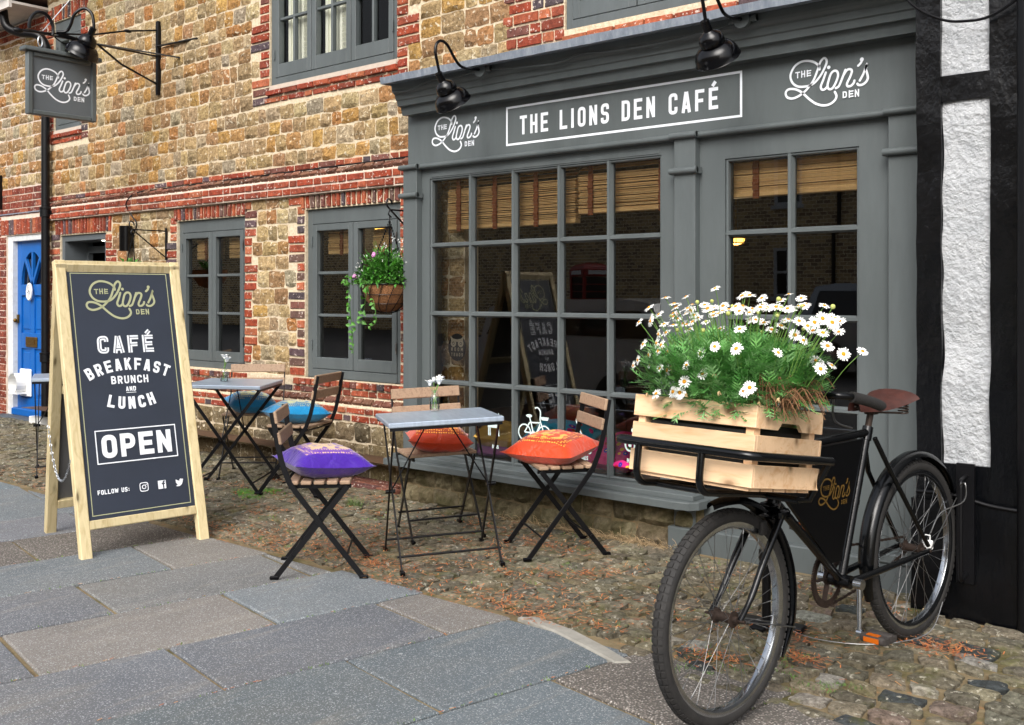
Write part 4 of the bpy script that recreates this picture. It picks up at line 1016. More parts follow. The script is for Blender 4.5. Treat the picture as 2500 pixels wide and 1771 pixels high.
# drainpipe
dp = thing('drainpipe', 'tall black cast iron drainpipe between the stone cafe and the blue door house', 'drainpipe', (-10.72, 5.0, 0))
def pipe(q):
    P = [(-10.72, 5.02, .1), (-10.72, 5.02, 3.85)]
    q.tube(P, .042, 14)
    q.tube(catmull([(-10.72, 5.02, 3.83), (-10.72, 5.02, 3.95), (-10.80, 4.97, 4.06), (-11.0, 4.87, 4.10), (-11.13, 4.8, 4.18), (-11.16, 4.78, 4.34)], 6), .044, 14)
Pp = part('pipe', MT['blackm'], pipe, dp, 50)
for z in (.72, 2.22, 3.8):
    part('collar', MT['blackm'], lambda q: [q.lathe([(.042, -.05), (.055, -.045), (.055, .03), (.06, .035), (.06, .05), (.042, .055)], 14, (-10.72, 5.02, z)), q.box(-10.80, -10.64, 5.04, 5.09, z - .02, z + .02)], dp, 40)

# ---------------------------------------------------------------- timber framed building on the right
YT = 4.515
tm = thing('timber_framed_building', 'black timber framed building with white roughcast panels', 'building', (-.6, 4.9, 0))
def tpart(name, m, fn, smooth=None): return part(name, m, fn, tm, smooth)
def rough_box(q, x0, x1, y0, y1, z0, z1, amp=.007, step=.05):
    nx = max(1, int((x1 - x0) / step)); nz = max(1, int((z1 - z0) / step)); V = []
    for j in range(nz + 1):
        for i in range(nx + 1):
            x = x0 + (x1 - x0) * i / nx; z = z0 + (z1 - z0) * j / nz; e = i in (0, nx)
            V.append((x + (mnoise.noise(Vec((z * 6, x0, 1))) * amp * .8 if e else 0), y0 + mnoise.noise(Vec((x * 7, z * 5, x0))) * amp, z))
    q.add(V, [(j * (nx + 1) + i, j * (nx + 1) + i + 1, (j + 1) * (nx + 1) + i + 1, (j + 1) * (nx + 1) + i) for j in range(nz) for i in range(nx)])
    m_ = nx + 1
    L_ = [V[j * m_] for j in range(nz + 1)]; Rr = [V[j * m_ + nx] for j in range(nz + 1)]
    for S in (L_, Rr):
        q.add([p for p in S] + [(p[0], y1, p[2]) for p in S], [(j, j + 1, nz + 2 + j, nz + 1 + j) for j in range(nz)])
    for S in (V[:m_], V[-m_:]):
        q.add([p for p in S] + [(p[0], y1, p[2]) for p in S], [(j, j + 1, m_ + 1 + j, m_ + j) for j in range(nx)])
tpart('post', MT['timber'], lambda q: rough_box(q, -1.615, -1.512, YT, 4.9, .48, 5, .008))
tpart('post', MT['timber'], lambda q: rough_box(q, -1.315, -1.21, YT - .005, 4.9, .48, 5, .008))
tpart('rail', MT['timber'], lambda q: rough_box(q, -1.512, -1.315, YT + .006, 4.9, 2.175, 2.285, .006))
tpart('rail', MT['timber'], lambda q: rough_box(q, -1.512, -1.315, YT + .004, 4.9, .48, .655, .006))
def panel(q, z0, z1):
    rough_box(q, -1.512, -1.315, YT + .02, 4.9, z0, z1, .018, .018)
tpart('roughcast_panel', MT['roughcast'], lambda q: panel(q, .655, 2.175), 80); tpart('roughcast_panel', MT['roughcast'], lambda q: panel(q, 2.285, 5), 80)
tpart('plinth', MT['timber'], lambda q: rough_box(q, -1.625, -1.14, YT - .035, 4.9, -.05, .5, .012))
tpart('pipe', MT['blackm'], lambda q: [q.tube([(-1.165, 4.47, .02), (-1.165, 4.47, 5)], .035, 10)], 50)
tpart('wall', M('dark_neighbour_wall', '1c1d20', '24262a', scale=12, rough=.6, bump=.5), lambda q: q.box(-1.21, 6, YT + .06, 9, -.05, 5))
tpart('conduit', MT['blackm'], lambda q: q.tube(catmull([(-1.6, 4.48, .53), (-1.45, 4.475, .532), (-1.3, 4.475, .505), (-1.15, 4.475, .5), (-1.0, 4.48, .51)], 5), .009, 8), 60)
tag(part('overhead_cable', MT['blackm'], lambda q: q.tube(catmull([(-1.75, 4.45, 2.95), (-1.70, 4.46, 2.74), (-1.62, 4.47, 2.60), (-1.50, 4.475, 2.515), (-1.40, 4.475, 2.49), (-1.30, 4.475, 2.495), (-1.18, 4.47, 2.56), (-1.05, 4.46, 2.68)], 5), .006, 6), None, 60), 'thin black cable sagging across the black and white timber frame', 'cable')
# ---------------------------------------------------------------- swan neck lamps on the cornice
def shade(q, o, ax, s=1., inner=True):
    pr = [(.0, .0), (.022, .0), (.022, .055), (.030, .062), (.052, .075), (.062, .10), (.064, .122), (.060, .128), (.078, .135), (.098, .155), (.110, .185), (.112, .205), (.115, .208), (.112, .211), (.104, .204), (.09, .16), (.05, .14), (.0, .135)]
    q.lathe([(a * s, b * s) for a, b in pr], 28, o, ax)
for (x, lab) in ((-4.164, 'black swan neck lamp on the cornice above the small left-hand logo'), (-2.453, 'black swan neck lamp on the cornice above the end of the cafe name')):
    t = thing('swan_neck_lamp', lab, 'lamp', (x, 4.53, 2.69), 0, 'swan neck lamps on the shopfront cornice')
    def P3(name, m, fn, sm=45):
        q = MB(); fn(q); return q.build(name, m, t, None, sm)
    P3('arm', MT['black'], lambda q: q.tube(catmull([(0, -.01, 0), (0, -.10, -.012), (0, -.17, -.005), (0, -.22, .035), (0, -.275, .095), (0, -.325, .11), (0, -.362, .085), (0, -.37, .035), (0, -.352, -.03), (0, -.335, -.085)], 6), .0085, 10))
    P3('shade', MT['black'], lambda q: shade(q, (0, -.348, -.075), (0.0, .62, -.78), .95))
    P3('mount', MT['grey'], lambda q: [q.lathe([(0, 0), (.04, 0), (.042, .01), (.042, .035), (0, .036)], 18, (0, .03, 0), (0, -1, 0)), q.tube([(-.075, .012, .0), (.075, .012, .0)], .013, 8), q.tube([(.05, .012, 0), (.075, .012, 0)], .018, 8)])

# ---------------------------------------------------------------- hanging sign and its bracket
XS = -8.636
t = thing('sign_bracket', 'black wrought iron bracket on the stone wall carrying the hanging sign', 'bracket', (XS, 5.1, 3.183))
def W5(name, m, fn, par, sm=45):
    q = MB(); fn(q); return q.build(name, m, par, (0, 0, 0), sm, world=True)
I = MT['blackm']
W5('wall_bar', I, lambda q: q.box(XS - .02, XS + .02, 5.06, 5.095, 3.18, 3.85, bev=.003), t)
W5('top_stay', I, lambda q: [q.tube([(XS, 5.06, 3.765), (XS, 4.75, 3.70), (XS, 4.45, 3.61), (XS, 4.1, 3.555), (XS, 3.83, 3.53)], .008, 8), q.ball((XS, 4.78, 3.705), .016, 8, (1, 2.4, 1)), q.ball((XS, 3.82, 3.528), .022, 8, (1, 2, 1))], t)
W5('main_bar', I, lambda q: [q.bar((XS, 5.06, 3.53), (XS, 3.9, 3.54), .022, .012), q.tube([(XS, 4.35, 3.54), (XS, 4.15, 3.56)], .018, 8)], t)
W5('brace', I, lambda q: [q.bar((XS, 5.06, 3.28), (XS, 4.72, 3.40), .02, .012), q.bar((XS, 4.72, 3.40), (XS, 4.5, 3.535), .02, .012)], t)
W5('side_stay', I, lambda q: [q.bar((XS, 4.5, 3.54), (XS + .35, 5.08, 3.47), .022, .01), q.bar((XS + .0, 5.06, 3.62), (XS + .62, 5.09, 3.60), .03, .01)], t)
W5('scroll', I, lambda q: [q.tube([(XS + .02, 4.0 + .1 * math.cos(a), 3.58 + .13 * math.sin(a)) for a in [R(k) for k in range(-20, 200, 15)]], .014, 8), q.tube(catmull([(XS, 4.28, 3.52), (XS, 4.2, 3.49), (XS, 4.12, 3.53)], 5), .006, 6)], t)
t2 = thing('sign_lamp', 'black enamel swan neck lamp fixed above the hanging sign', 'lamp', (XS, 4.18, 3.57))
W5('arm', MT['black'], lambda q: q.tube(catmull([(XS, 4.14, 3.575), (XS + .04, 4.20, 3.585), (XS + .07, 4.225, 3.64), (XS + .10, 4.245, 3.73), (XS + .15, 4.30, 3.78), (XS + .2, 4.34, 3.74), (XS + .22, 4.35, 3.66), (XS + .22, 4.35, 3.58)], 6), .013, 10), t2)
W5('shade', MT['black'], lambda q: shade(q, (XS + .22, 4.35, 3.615), (-.48, -.18, -.86), 1.22), t2)
t3 = thing('hanging_sign', 'grey painted hanging sign with a white script logo', 'sign', (XS, 4.18, 2.85))
y0, y1, z0, z1 = 3.885, 4.478, 2.855, 3.375
W5('panel', MT['greyd'], lambda q: q.box(XS - .012, XS + .012, y0 + .04, y1 - .04, z0 + .035, z1 - .035), t3)
def fr(q):
    q.box(XS - .03, XS + .03, y0, y0 + .045, z0, z1, bev=.008); q.box(XS - .03, XS + .03, y1 - .045, y1, z0, z1, bev=.008)
    q.box(XS - .03, XS + .03, y0 + .045, y1 - .045, z0, z0 + .04, bev=.008); q.box(XS - .03, XS + .03, y0 + .045, y1 - .045, z1 - .04, z1, bev=.008)
W5('frame', MT['grey'], fr, t3)
W5('cap', MT['grey'], lambda q: q.box(XS - .055, XS + .055, y0 - .035, y1 + .035, z1, z1 + .035, bev=.005), t3)
W5('lettering', MT['white'], lambda q: logo(Pen(q, (XS + .012, 0, 0), (0, 1, 0), (0, 0, 1), (1, 0, 0)), 3.948, 2.99, .47, .027), t3)
W5('chain_link', MT['galv'], lambda q: [q.tube([(XS, yy + .018 * math.cos(a), 3.47 + .045 * math.sin(a)) for a in [R(k) for k in range(0, 360, 30)]], .006, 6, closed=True) for yy in (4.0, 4.36)], t3)
# security wire from the sign bracket to the wall
tag(part('guy_wire', MT['galv'], lambda q: q.tube([(XS, 4.02, 3.56), (XS + .1, 4.55, 4.3), (XS + .2, 5.09, 5.0)], .004, 5), None), 'thin steel wire rising from the sign bracket up the stone wall', 'wire')

# ---------------------------------------------------------------- wall lamp, brackets, hanging baskets
t = thing('wall_light', 'black cylindrical up and down wall light beside the cafe door', 'wall light', (-9.124, 5.08, 1.78))
W5('body', MT['black'], lambda q: q.lathe([(.0, 0), (.058, 0), (.058, .235), (.05, .235), (.0, .225)], 20, (-9.124, 5.03, 1.775)), t)
W5('back_plate', MT['black'], lambda q: q.box(-9.16, -9.09, 5.07, 5.095, 1.82, 1.95), t)
W5('feed_cable', MT['blackm'], lambda q: q.tube(catmull([(-9.10, 5.075, 1.9), (-9.02, 5.08, 2.02), (-9.1, 5.07, 2.12), (-9.12, 5.03, 2.22), (-9.0, 5.06, 2.31), (-8.6, 5.075, 2.325), (-7, 5.075, 2.33), (-5.03, 5.075, 2.335)], 6), .006, 6), t)
def basket_bracket(x, ztop, lab, drop=.18, out=.34):
    t = thing('basket_bracket', lab, 'bracket', (x, 5.1, ztop - .25), 0, 'iron basket brackets on the cafe wall')
    W5('wall_bar', I, lambda q: q.box(x - .01, x + .01, 5.08, 5.095, ztop - .26, ztop + .03), t)
    W5('arm', I, lambda q: [q.tube([(x, 5.085, ztop), (x, 5.1 - out, ztop)], .006, 6), q.bar((x, 5.085, ztop - .24), (x, 5.1 - out, ztop), .012, .008)], t)
    W5('scroll', I, lambda q: [q.tube(catmull([(x, 5.1 - out, ztop), (x, 5.07 - out, ztop + .03), (x, 5.08 - out, ztop + .07), (x, 5.11 - out, ztop + .06), (x, 5.115 - out, ztop + .035)], 5), .006, 6), q.tube(catmull([(x, 5.1 - out, ztop), (x, 5.085 - out, ztop - .03), (x, 5.11 - out, ztop - .05)], 4), .005, 6)], t)
basket_bracket(-5.193, 1.935, 'small black iron basket bracket beside the shopfront pilaster')
basket_bracket(-8.52, 1.94, 'small black iron basket bracket beside the black wall light')
def leaf_quad(q, p, d, up, L, w, c, fold=.3, mi=0):
    d = d.normalized(); s_ = d.cross(up)
    if s_.length < 1e-4: s_ = d.orthogonal()
    s_.normalize(); n = s_.cross(d)
    a = p; b = p + d * L * .45; e = p + d * L - n * L * .12
    q.add([a, b + s_ * w / 2 + n * w * fold, b, b - s_ * w / 2 + n * w * fold, e], [(0, 1, 2), (0, 2, 3), (1, 4, 2), (2, 4, 3)], mi, c)
GR = [hexc(x) for x in ('dff0c8', 'b8e08c', 'ffffff', '9ad070', 'c8e8a8')]
def rdir(rg, zmin=-1):
    while True:
        v = Vec((rg.uniform(-1, 1), rg.uniform(-1, 1), rg.uniform(-1, 1)))
        if .1 < v.length < 1 and v.z > zmin: return v.normalized()
t = thing('hanging_basket', 'coir lined wire hanging basket with trailing ivy and pink and white flowers', 'hanging basket', (-5.20, 4.75, 1.245)); bx, by = -5.205, 4.745; rim = 1.435
rg = random.Random(31)
W5('coir_liner', MT['coir'], lambda q: q.lathe([(.0, -.185), (.05, -.18), (.1, -.155), (.14, -.11), (.165, -.05), (.172, 0), (.16, 0), (.0, -.02)], 28, (bx, by, rim)), t)
def wires(q):
    q.tube([(bx + .178 * math.cos(a), by + .178 * math.sin(a), rim) for a in [R(k) for k in range(0, 360, 12)]], .004, 6, closed=True)
    for k in range(14):
        a = R(k * 360 / 14); P = []
        for r_, h_ in ((.178, 0), (.172, -.05), (.147, -.112), (.106, -.16), (.055, -.186), (.0, -.192)):
            a2 = a + h_ * 2.2; P.append((bx + r_ * math.cos(a2), by + r_ * math.sin(a2), rim + h_))
        q.tube(catmull(P, 3), .0026, 5)
    for z_, r_ in ((-.07, .167), (-.13, .135)): q.tube([(bx + r_ * math.cos(a), by + r_ * math.sin(a), rim + z_) for a in [R(k) for k in range(0, 360, 12)]], .0026, 5, closed=True)
W5('wire_frame', I, wires, t)
def chains(q):
    for k in range(3):
        a = R(80 + 120 * k); p0 = Vec((bx + .175 * math.cos(a), by + .175 * math.sin(a), rim)); p1 = Vec((-5.193, 4.755, 1.86))
        for i in range(22):
            c_ = p0.lerp(p1, (i + .5) / 22); q.box(c_.x - .003, c_.x + .003, c_.y - .003, c_.y + .003, c_.z - .009, c_.z + .009)
    q.tube([(-5.193, 4.755, 1.855), (-5.193, 4.755, 1.89)], .004, 6)
W5('chain', I, chains, t, None)
def bush(q):
    for i in range(1500):
        d = rdir(rg, -.05); r_ = rg.random() ** .4
        p = Vec((bx + d.x * .20 * r_, by + d.y * .20 * r_, rim + .01 + d.z * .19 * r_ * (1 + .25 * math.sin(d.x * 9))))
        leaf_quad(q, p, (d + rdir(rg) * .9), Vec((0, 0, 1)), rg.uniform(.025, .055), rg.uniform(.014, .03), rg.choice(GR))
    for i in range(40):
        d = rdir(rg, .3); p = Vec((bx + d.x * .12, by + d.y * .12, rim + .12)); e = p + d * rg.uniform(.08, .2); q.tube([p, e], .0015, 4, c=GR[0])
W5('foliage', MT['leaf'], bush, t, None)['kind'] = 'stuff'
def trail(P, n, L, seed):
    r_ = random.Random(seed); q = MB(); C_ = catmull(P, 8); q.tube(C_, .002, 5, c=hexc('c8d890'))
    for i in range(n):
        p = C_[int((i + .5) / n * (len(C_) - 1))]; d = rdir(r_); d.y -= .6
        leaf_quad(q, p, d, Vec((0, -1, .3)), L * r_.uniform(.6, 1.1), L * r_.uniform(.5, .8), r_.choice([hexc('e8f0d0'), hexc('d0e8a0'), hexc('ffffff'), hexc('c8e890')]))
    q.build('trailing_stem', MT['leaf'], t, (0, 0, 0), None, world=True)
trail([(bx - .16, by - .1, rim + .02), (bx - .24, by - .12, rim + .0), (bx - .24, by - .12, rim - .15), (bx - .23, by - .11, rim - .32), (bx - .22, by - .11, rim - .47)], 34, .045, 1)
trail([(bx - .14, by - .12, rim + .02), (bx - .22, by - .14, rim + .05), (bx - .28, by - .15, rim + .01)], 16, .035, 2)
trail([(bx + .0, by - .16, rim + .02), (bx + .02, by - .2, rim - .05), (bx - .02, by - .19, rim - .18), (bx - .06, by - .18, rim - .26)], 12, .05, 3)
trail([(bx + .05, by - .17, rim - .1), (bx + .08, by - .17, rim - .24), (bx + .02, by - .18, rim - .28)], 10, .04, 4)
for (dx, dy, dz, m_, r_) in ((-.18, -.13, .05, 'pink', .018), (-.02, -.1, .2, 'pink', .013), (.02, -.11, .205, 'pink', .012), (.0, -.12, .19, 'pink', .014)):
    q = MB()
    for k in range(9): d = rdir(rg, -.3); q.ball((bx + dx + d.x * r_ * .6, by + dy + d.y * r_ * .6, rim + dz + d.z * r_ * .6), r_ * .55, 6)
    q.build('flower_head', MT[m_], t, (0, 0, 0), 60, world=True)
q = MB()
for k in range(60):
    d = rdir(rg, -.1); p = Vec((bx + d.x * .22, by + d.y * .22, rim + .04 + d.z * .22 + (.06 if d.x > 0 else 0)))
    for j in range(4): leaf_quad(q, p, rdir(rg), Vec((0, 0, 1)), .010, .007, W3)
o = q.build('small_blossom', MT['petal'], t, (0, 0, 0), None, world=True); o['kind'] = 'stuff'
q = MB(); p0 = Vec((-8.55, 4.75, 1.64))
for k in range(40): d = rdir(rg, -.3); leaf_quad(q, p0 + d * .09 * rg.random() + Vec((0, 0, -.06)), d + Vec((0, 0, .3)), Vec((0, 0, 1)), .07, .05, rg.choice(GR))
b2 = thing('hanging_basket', 'hanging basket mostly hidden behind the chalkboard with one green leaf showing', 'hanging basket', (-8.55, 4.75, 1.4))
q.build('foliage', MT['leaf'], b2, (0, 0, 0), None, world=True)['kind'] = 'stuff'
W5('liner', MT['coir'], lambda q: q.lathe([(0, -.18), (.1, -.15), (.15, -.08), (.165, 0), (.15, 0), (0, -.02)], 20, (-8.55, 4.75, 1.60)), b2)
def ch2(q):
    for k in range(2):
        p0_ = Vec((-8.62 + .16 * k, 4.75, 1.61)); p1 = Vec((-8.52, 4.765, 1.89)); 
        for i in range(24):
            c_ = p0_.lerp(p1, (i + .5) / 24); q.box(c_.x - .003, c_.x + .003, c_.y - .003, c_.y + .003, c_.z - .008, c_.z + .008)
W5('chain', I, ch2, b2, None)
# small iron hook on the far house
tag(part('wall_bracket', I, lambda q: [q.box(-11.93, -11.91, 5.06, 5.095, 2.32, 2.7), q.tube(catmull([(-11.92, 5.07, 2.4), (-11.92, 4.97, 2.42), (-11.92, 4.93, 2.5), (-11.92, 5.0, 2.55)], 5), .008, 6), q.tube(catmull([(-11.92, 5.07, 2.65), (-11.92, 4.95, 2.66), (-11.92, 4.92, 2.62)], 5), .008, 6)], None), 'small scrolled black iron bracket on the wall of the blue door house', 'bracket')

# ---------------------------------------------------------------- chalkboard A-frame sign
fl = Vec((-5.174, 2.646, 0)); Ub = Vec((.098, .995, 0)).normalized(); Vb = Vec((-.238, .023, .971)); Vb = (Vb - Ub * Vb.dot(Ub)).normalized(); Nb = Ub.cross(Vb).normalized()
t = thing('chalkboard_sign', 'pine A-frame pavement sign with dark panel advertising breakfast and lunch', 'sign board', fl)
def bm(u0, u1, v0, v1, n0, n1, q, bev=.004, O=fl, U=Ub, V=Vb, Nn=Nb):
    m_ = Matrix((U, V, Nn)).transposed().to_4x4(); m_.translation = O; q.box(u0, u1, v0, v1, n0, n1, bev=bev, mat=m_)
def AB(name, m, fn, par=t, sm=None):
    q = MB(); fn(q); return q.build(name, m, par, (0, 0, 0), sm, world=True)
u0, u1 = -.035, .675
AB('stile', MT['pinev'], lambda q: bm(u0, u0 + .058, -.005, 1.60, -.04, .004, q)); AB('stile', MT['pinev'], lambda q: bm(u1 - .058, u1, -.005, 1.60, -.04, .004, q))
AB('top_rail', MT['pinev'], lambda q: bm(u0 + .058, u1 - .058, 1.548, 1.598, -.038, .002, q)); AB('bottom_rail', MT['pinev'], lambda q: bm(u0 + .058, u1 - .058, .145, .192, -.038, .002, q))
AB('panel', MT['board'], lambda q: bm(u0 + .05, u1 - .05, .185, 1.555, -.03, -.008, q, .001))
Vk = (Vec((-.754, .161, 0)) - (Vb * 1.60 - Vec((0, 0, 1)) * (Vb * 1.60).z)); apex = fl + Vb * 1.595; bk = fl + Vec((-.754, .161, 0)); Vk = (apex - bk).normalized(); Nk = Ub.cross(Vk).normalized()
def bk_(q, a, b, c_, d, n0=-.02, n1=.022): bm(a, b, c_, d, n0, n1, q, .004, bk, Ub, Vk, Nk)
hb = (apex - bk).length - .01
AB('back_stile', MT['pinev'], lambda q: bk_(q, u0 + .002, u0 + .06, 0, hb)); AB('back_stile', MT['pinev'], lambda q: bk_(q, u1 - .06, u1 - .002, 0, hb))
AB('back_rail', MT['pinev'], lambda q: bk_(q, u0 + .06, u1 - .06, .15, .2)); AB('back_rail', MT['pinev'], lambda q: bk_(q, u0 + .06, u1 - .06, hb - .05, hb - .002)); AB('back_rail', MT['pinev'], lambda q: bk_(q, u0 + .06, u1 - .06, .84, .885))
AB('back_panel', M('grey_back_panel', '6a6a6a', '5c5c5c', scale=4, rough=.35), lambda q: bk_(q, u0 + .05, u1 - .05, .19, hb - .04, -.016, -.006))
def bchain(q):
    a = fl + Vb * .52 + Ub * (u0 - .002) - Nb * .02; b = bk + Vk * .66 + Ub * (u0 - .002)
    for i in range(34):
        s_ = (i + .5) / 34; p = a.lerp(b, s_); p.z -= .20 * (1 - (2 * s_ - 1) ** 2); s2 = (i + 1) / 34; p2 = a.lerp(b, s2); p2.z -= .20 * (1 - (2 * s2 - 1) ** 2)
        d = (p2 - p).normalized(); e = Ub if i % 2 else d.cross(Ub).normalized()
        q.tube([p + d * .011 * math.cos(k) + e * .006 * math.sin(k) for k in [R(j * 45) for j in range(8)]], .002, 4, closed=True)
AB('chain', MT['galv'], bchain, sm=60)
def pen(q, off): return Pen(q, fl, Ub, Vb, Nb, off)
AB('border', MT['sage'], lambda q: pen(q, -.0068).rect(.046, .214, .592, 1.528, .0045))
AB('logo', MT['sage'], lambda q: logo(pen(q, -.0068), .120, 1.272, .386, .030))
INL = []
def arc(cx, cy0, rad, sgn):
    def f(x, y):
        a = (x - cx) / rad
        if sgn > 0: r_ = rad + (y - cy0); return (cx + r_ * math.sin(a), cy0 - rad + r_ * math.cos(a))
        r_ = rad - (y - cy0); return (cx + r_ * math.sin(a), cy0 + rad - r_ * math.cos(a))
    return f
def words(q):
    p = pen(q, -.0068)
    p.text('CAFÉ', .156, 1.076, .098, .64, .24, .2, inline=INL, fit=.318)
    p.text('BREAKFAST', .315 - .226, .980, .067, .54, .2, .1, warp=arc(.315, .980, .487, 1), fit=.452)
    p.text('BRUNCH', .213, .904, .044, .62, .19, .14, fit=.209)
    p.text('AND', .290, .861, .026, .6, .2, .14, fit=.056); p.stroke([(.290, .853), (.346, .853)], .003)
    p.text('LUNCH', .315 - .1415, .762, .068, .6, .22, .14, warp=arc(.315, .762, .47, -1), inline=INL, fit=.283)
    p.rect(.098, .480, .545, .655, .006); p.text('OPEN', .126, .506, .125, .66, .22, .16, fit=.390)
    p.text('FOLLOW US:', .081, .318, .0245, .6, .2, .12, fit=.172)
    s_ = .0225; x, y = .334, .331     # round-cornered camera icon
    p.stroke([(v.x, v.y) for v in fillet([(x - s_, y - s_), (x + s_, y - s_), (x + s_, y + s_), (x - s_, y + s_)], .013, 5, True)], .0045, True); p.ring(x, y, .010, .0045); p.disc(x + .0125, y + .0125, .0028)
    x = .436
    p.poly([(x - s_, y - s_), (x + .004, y - s_), (x + .004, y + .001), (x - .002, y + .001), (x - .002, y + .008), (x + .004, y + .008), (x + .004, y + .0125), (x + .006, y + .018), (x + .011, y + .0205), (x + .018, y + .0205), (x + .018, y + s_), (x - s_, y + s_)])
    p.poly([(x + .012, y - s_), (x + s_, y - s_), (x + s_, y + s_), (x + .018, y + s_), (x + .018, y + .014), (x + .0135, y + .014), (x + .012, y + .012), (x + .012, y + .008), (x + .018, y + .008), (x + .017, y + .001), (x + .012, y + .001)])
    x = .538     # small bird icon
    B = [(-.024, -.017), (-.014, -.021), (.0, -.02), (.011, -.013), (.018, .0), (.019, .008), (.024, .013), (.018, .0125), (.023, .0185), (.016, .0165), (.010, .020), (.003, .018), (.0, .012), (.001, .008), (-.010, .011), (-.020, .018), (-.022, .011), (-.019, .005), (-.023, .006), (-.020, -.001), (-.015, -.005), (-.019, -.005), (-.015, -.010), (-.010, -.0115), (-.015, -.015)]
    p.poly([(x + a, y + b) for a, b in B])
AB('lettering', MT['white'], words)
def inl(q):
    p = pen(q, -.0058)
    for P, cl, w_ in INL: p.stroke(P, w_ * .17, cl)
AB('lettering_inline', MT['board'], inl)
# ---------------------------------------------------------------- bistro chairs, tables, cushions, vases
def make_chair(name):
    t = thing(name, '', 'chair')
    B = MT['blackm']
    def C(nm, m, fn, par=t, sm=None): q = MB(); fn(q); return q.build(nm, m, par, None, sm)
    lw = .185
    for s in (-1, 1):       # local x = forward, y = left
        P = [(.205, 0.012), (-.095, .40), (-.15, .49), (-.185, .60), (-.222, .80)]
        def up(q, s=s):
            C_ = catmull([(a, s * (lw + .014), b) for a, b in P], 4)
            for a, b in zip(C_[:-1], C_[1:]): q.bar(a, Vec(b) + (Vec(b) - Vec(a)).normalized() * .002, .006, .026, (1, 0, .3))
        C('back_leg', B, up); C('front_leg', B, lambda q, s=s: q.bar((-.205, s * lw, .012), (.135, s * lw, .445), .006, .026, (1, 0, .3)))
        for fx, ly in ((.205, lw + .014), (-.205, lw)):
            C('foot', MT['black'], lambda q, s=s, fx=fx, ly=ly: q.box(fx - .022 + (.008 if fx > 0 else -.008), fx + .022 + (.008 if fx > 0 else -.008), s * ly - .011, s * ly + .011, 0, .018, bev=.004))
        C('seat_rail', B, lambda q, s=s: q.box(-.14, .15, s * (lw - .02) - .004, s * (lw - .02) + .004, .432, .452))
    for (x, z) in ((.13, .11), (-.13, .11), (-.14, .44)): C('stretcher', B, lambda q, x=x, z=z: q.tube([(x, -lw - .014, z), (x, lw + .014, z)], .0055, 8), sm=60)
    for k in range(5):
        x = -.125 + k * .062; C('seat_slat', MT['teak'], lambda q, x=x: q.box(x - .025, x + .025, -.195, .195, .452, .470, bev=.004))
    for z in (.675, .775):
        x = -.185 - (z - .6) * .185
        m_ = Matrix.Translation((x + .004, 0, z)) @ Matrix.Rotation(R(-10), 4, 'Y')
        C('back_slat', MT['teak'], lambda q: q.box(.0, .016, -.205, .205, -.03, .03, bev=.004, mat=m_))
    return t
chair0 = make_chair('bistro_chair')
CH = [(-4.11, 3.32, 45, 0, 'bistro chair at the edge of the paving slabs with a purple cushion on it'),
      (-3.415, 4.307, -124.6, 0, 'bistro chair against the shop window with a gold patterned orange cushion'),
      (-4.17, 4.19, -30, 2.5, 'bistro chair behind the metal table, in front of the left shopfront pilaster, orange cushion'),
      (-6.52, 4.60, -47, 0, 'bistro chair with its back to the brick plinth, blue cushion half hidden by table legs'),
      (-5.745, 4.44, -154, 0, 'bistro chair seen from behind with a bright blue cushion beside the wall'),
      (-8.55, 4.35, -40, 0, 'bistro chair mostly hidden behind the chalkboard sign')]
for i, (x, y, a, tl, lab) in enumerate(CH):
    o = chair0 if i == 0 else copy_tree(chair0)
    o.location = (x, y, gz(x, y)); o.rotation_euler = (R(tl * .6), R(-tl * .3), R(a)); o['label'] = lab; o['group'] = 'wooden slatted bistro chairs'
def make_table():
    t = thing('bistro_table', '', 'table')
    B = MT['blackm']
    def C(nm, m, fn, sm=None): q = MB(); fn(q); return q.build(nm, m, t, None, sm)
    C('table_top', MT['zinc'], lambda q: q.box(-.265, .265, -.288, .288, .71, .735, bev=.004))    # x = in the plane of the crossed legs, y = across
    for s in (-1, 1):
        ly = s * .262
        C('leg', B, lambda q: q.bar((-.25, ly, .70), (.262, ly, .012), .007, .022, (1, 0, .3)))
        C('leg', B, lambda q: q.bar((.25, ly - s * .014, .70), (-.262, ly - s * .014, .012), .007, .022, (1, 0, .3)))
        for fx, k in ((.27, 0), (-.27, .014)): C('foot', MT['black'], lambda q: q.box(fx - .02, fx + .02, ly - s * k - .012, ly - s * k + .012, 0, .022, bev=.004))
        C('brace', B, lambda q: q.tube([(0, ly - s * .007, .36), (.0, s * .05, .705)], .004, 6), 60)
        C('pivot', MT['black'], lambda q: q.tube([(0, ly - .03, .362), (0, ly + .02, .362)], .011, 8), 60)
    for x in (.205, -.205): C('stretcher', B, lambda q: q.tube([(x, -.262, .075), (x, .262, .075)], .006, 8), 60)
    C('under_rail', B, lambda q: [q.box(-.26, -.24, -.28, .28, .695, .71), q.box(.24, .26, -.28, .28, .695, .71)])
    return t
tab0 = make_table()
